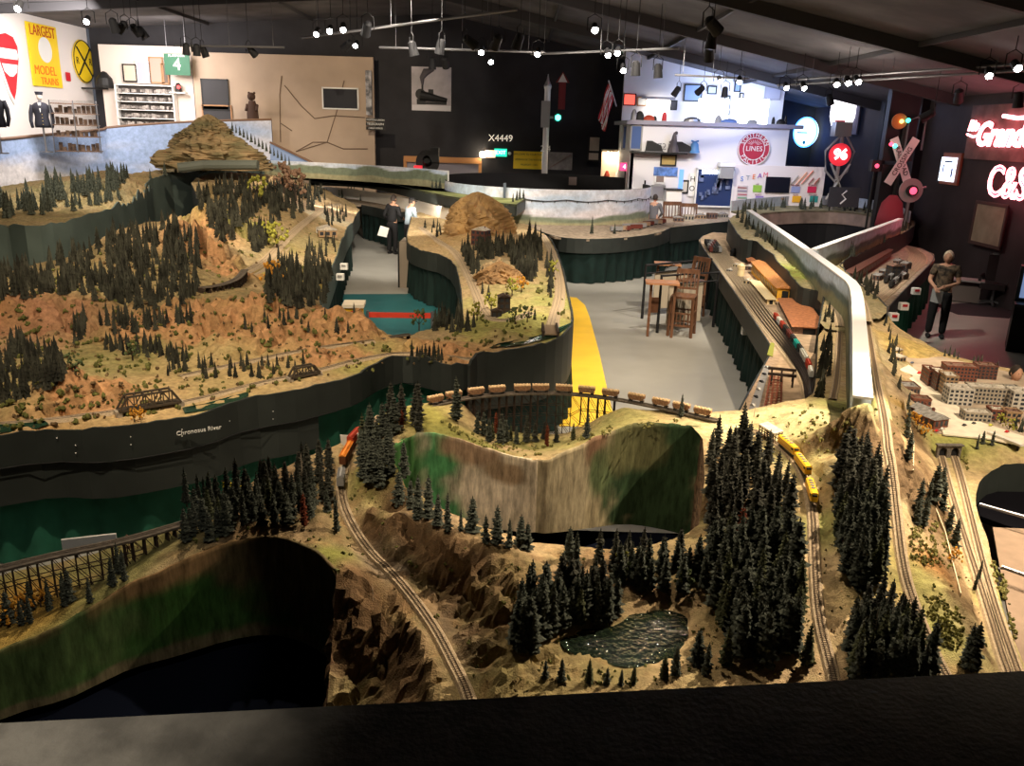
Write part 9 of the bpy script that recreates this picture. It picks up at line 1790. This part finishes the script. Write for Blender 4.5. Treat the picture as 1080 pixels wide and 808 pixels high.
 for i in (0, 1): e, w = arms[i]; S = sh[i]; c.append([(0, hy(1.40), 1.405, (.13, .095)), (*S, .078), (*(Vector(S)*.3+Vector(e)*.7), .064)]+([] if top[1] == 'short' else [(*e, .056), (*(Vector(e)*.15+Vector(w)*.85), .042)]))
 skinmesh('shirt', c, top[0], t, 1)
 c = [[(0, 0, 1.0, (.15, .112)), (0, 0, .92, (.165, .125))]+[]]
 for lg in legs: c.append([(0, 0, .92, (.165, .125)), (lg[0][0], lg[0][1], lg[0][2]-.05, .105), (*lg[1], .078), (lg[2][0], lg[2][1], lg[2][2]-.02, .064)])
 skinmesh('trousers', c, bottom, t, 1)
 for lg in legs: m_ = MB(); x, y, z = lg[2]; m_.ball((x, y-.06, z-.045), (.048, .13, .045), 14); m_.build('shoe', shoe or M_BLACK, t, True)
 return t
M_BLKC = mat('black_cloth', (.012, .012, .014), .9); M_PAT = mat('black_patterned_blouse', (.018, .016, .015), .8, noise=.9, nscale=14, color2=(.17, .125, .085)); M_LBL = mat('light_blue_shirt_cloth', (.32, .40, .48), .9); M_GRYS = mat('grey_shirt_cloth', (.13, .13, .15), .9)
f0 = P(985, 356, 0)
w_ = person(f0, -.35, 1.70, 'person standing at the right in patterned blouse and black trousers, holding a paper', (M_PAT, 'short'), M_BLKC, M_HAIRG, [[(-.25, -.04, 1.14), (-.17, -.26, 1.04)], [(.24, -.06, 1.12), (.0, -.26, 1.06)]], hairstyle='bob', head_yaw=-.25)
w_.scale = (w_.scale[0]*1.06, w_.scale[1]*1.06, w_.scale[2])
t = empty('paper_sheet', f0, -.35, 'white paper held by the person in the patterned blouse', 'paper'); m_ = MB(); m_.add([(-.22, -.33, 1.02), (-.02, -.34, .98), (-.02, -.28, .72), (-.22, -.27, .76), (-.22, -.328, 1.02), (-.02, -.338, .98), (-.02, -.278, .72), (-.22, -.268, .76)], [(0, 1, 2, 3), (7, 6, 5, 4)]); m_.build('sheet', mat('paper_white', (.55, .58, .6), .7), t)
f1 = P(414, 268, 0); person(f1, 2.6, 1.74, 'person all in black with a white paper at the far end of the aisle', (M_BLKC, 'long'), M_BLKC, M_HAIRD, [[(-.28, -.02, 1.14), (-.2, -.25, 1.05)], [(.28, .02, 1.12), (.24, -.2, .95)]], lean=.12)
q = f1+Vector((-.22, -.45, 0)); t = empty('paper_sheet', q, .4, 'white paper in the hand of the person in black at the aisle end', 'paper'); plate(MB(), [(-.16, .62), (.12, .55), (.2, .82), (-.06, .9)], -.003, .003).build('sheet', MW, t)
f2 = P(431, 270, 0); person(f2, 2.2, 1.70, 'person in pale blue shirt and black cap leaning beside the one in black', (M_LBL, 'long'), M_BLKC, M_HAIRD, [[(-.27, -.1, 1.15), (-.18, -.32, 1.1)], [(.27, -.08, 1.15), (.16, -.34, 1.12)]], lean=.18, cap=M_BLACK)
q = D(690, 215, 26.7); sl = [[(-.10, 0, .9), (-.12, -.42, .88), (-.12, -.4, .46)], [(.10, 0, .9), (.12, -.42, .88), (.12, -.4, .46)]]
person((q.x, q.y, .22), 2.7, 1.66, 'person in grey shirt sitting on a high stool by the white wall', (M_GRYS, 'long'), M_BLKC, M_HAIRD, [[(-.27, -.1, 1.15), (-.12, -.3, 1.0)], [(.27, -.08, 1.15), (.1, -.3, 1.0)]], legs=sl, lean=.1)
t = empty('high_stool', (q.x, q.y, 0), 0, 'high stool under the person in the grey shirt', 'stool'); m_ = MB(); m_.cyl((0, 0, .98), .19, .04); m_.build('seat', M_WOOD, t)
for k in range(4): a = k*PI/2+.7; m_ = MB(); m_.beam((.1*math.cos(a), .1*math.sin(a), .98), (.2*math.cos(a), .2*math.sin(a), 0), .035); m_.build('leg', M_WOOD, t)
q = P(1071, 394, 1.2); person((q.x, q.y, 0), .2, 1.28, 'child with dark hair peeking over the far edge of the model town', (mat('child_shirt', (.35, .2, .2), .9), 'short'), M_BLKC, M_HAIRD, [[(-.25, -.02, 1.12), (-.26, -.1, .88)], [(.25, -.02, 1.12), (.26, -.1, .88)]])
t = empty('end_panel', (P(423, 292, 0).x+.35, P(423, 300, 0).y, 0), 0, 'tall tan end panel with dark edge beside the two visitors', 'panel'); MB().box((0, 0, .55), (.34, .9, 1.1)).build('board', mat('tan_grey_panel', (.25, .21, .17), .7), t); MB().box((-.19, -.4, .55), (.05, .06, 1.12)).build('edge_post', MK, t)
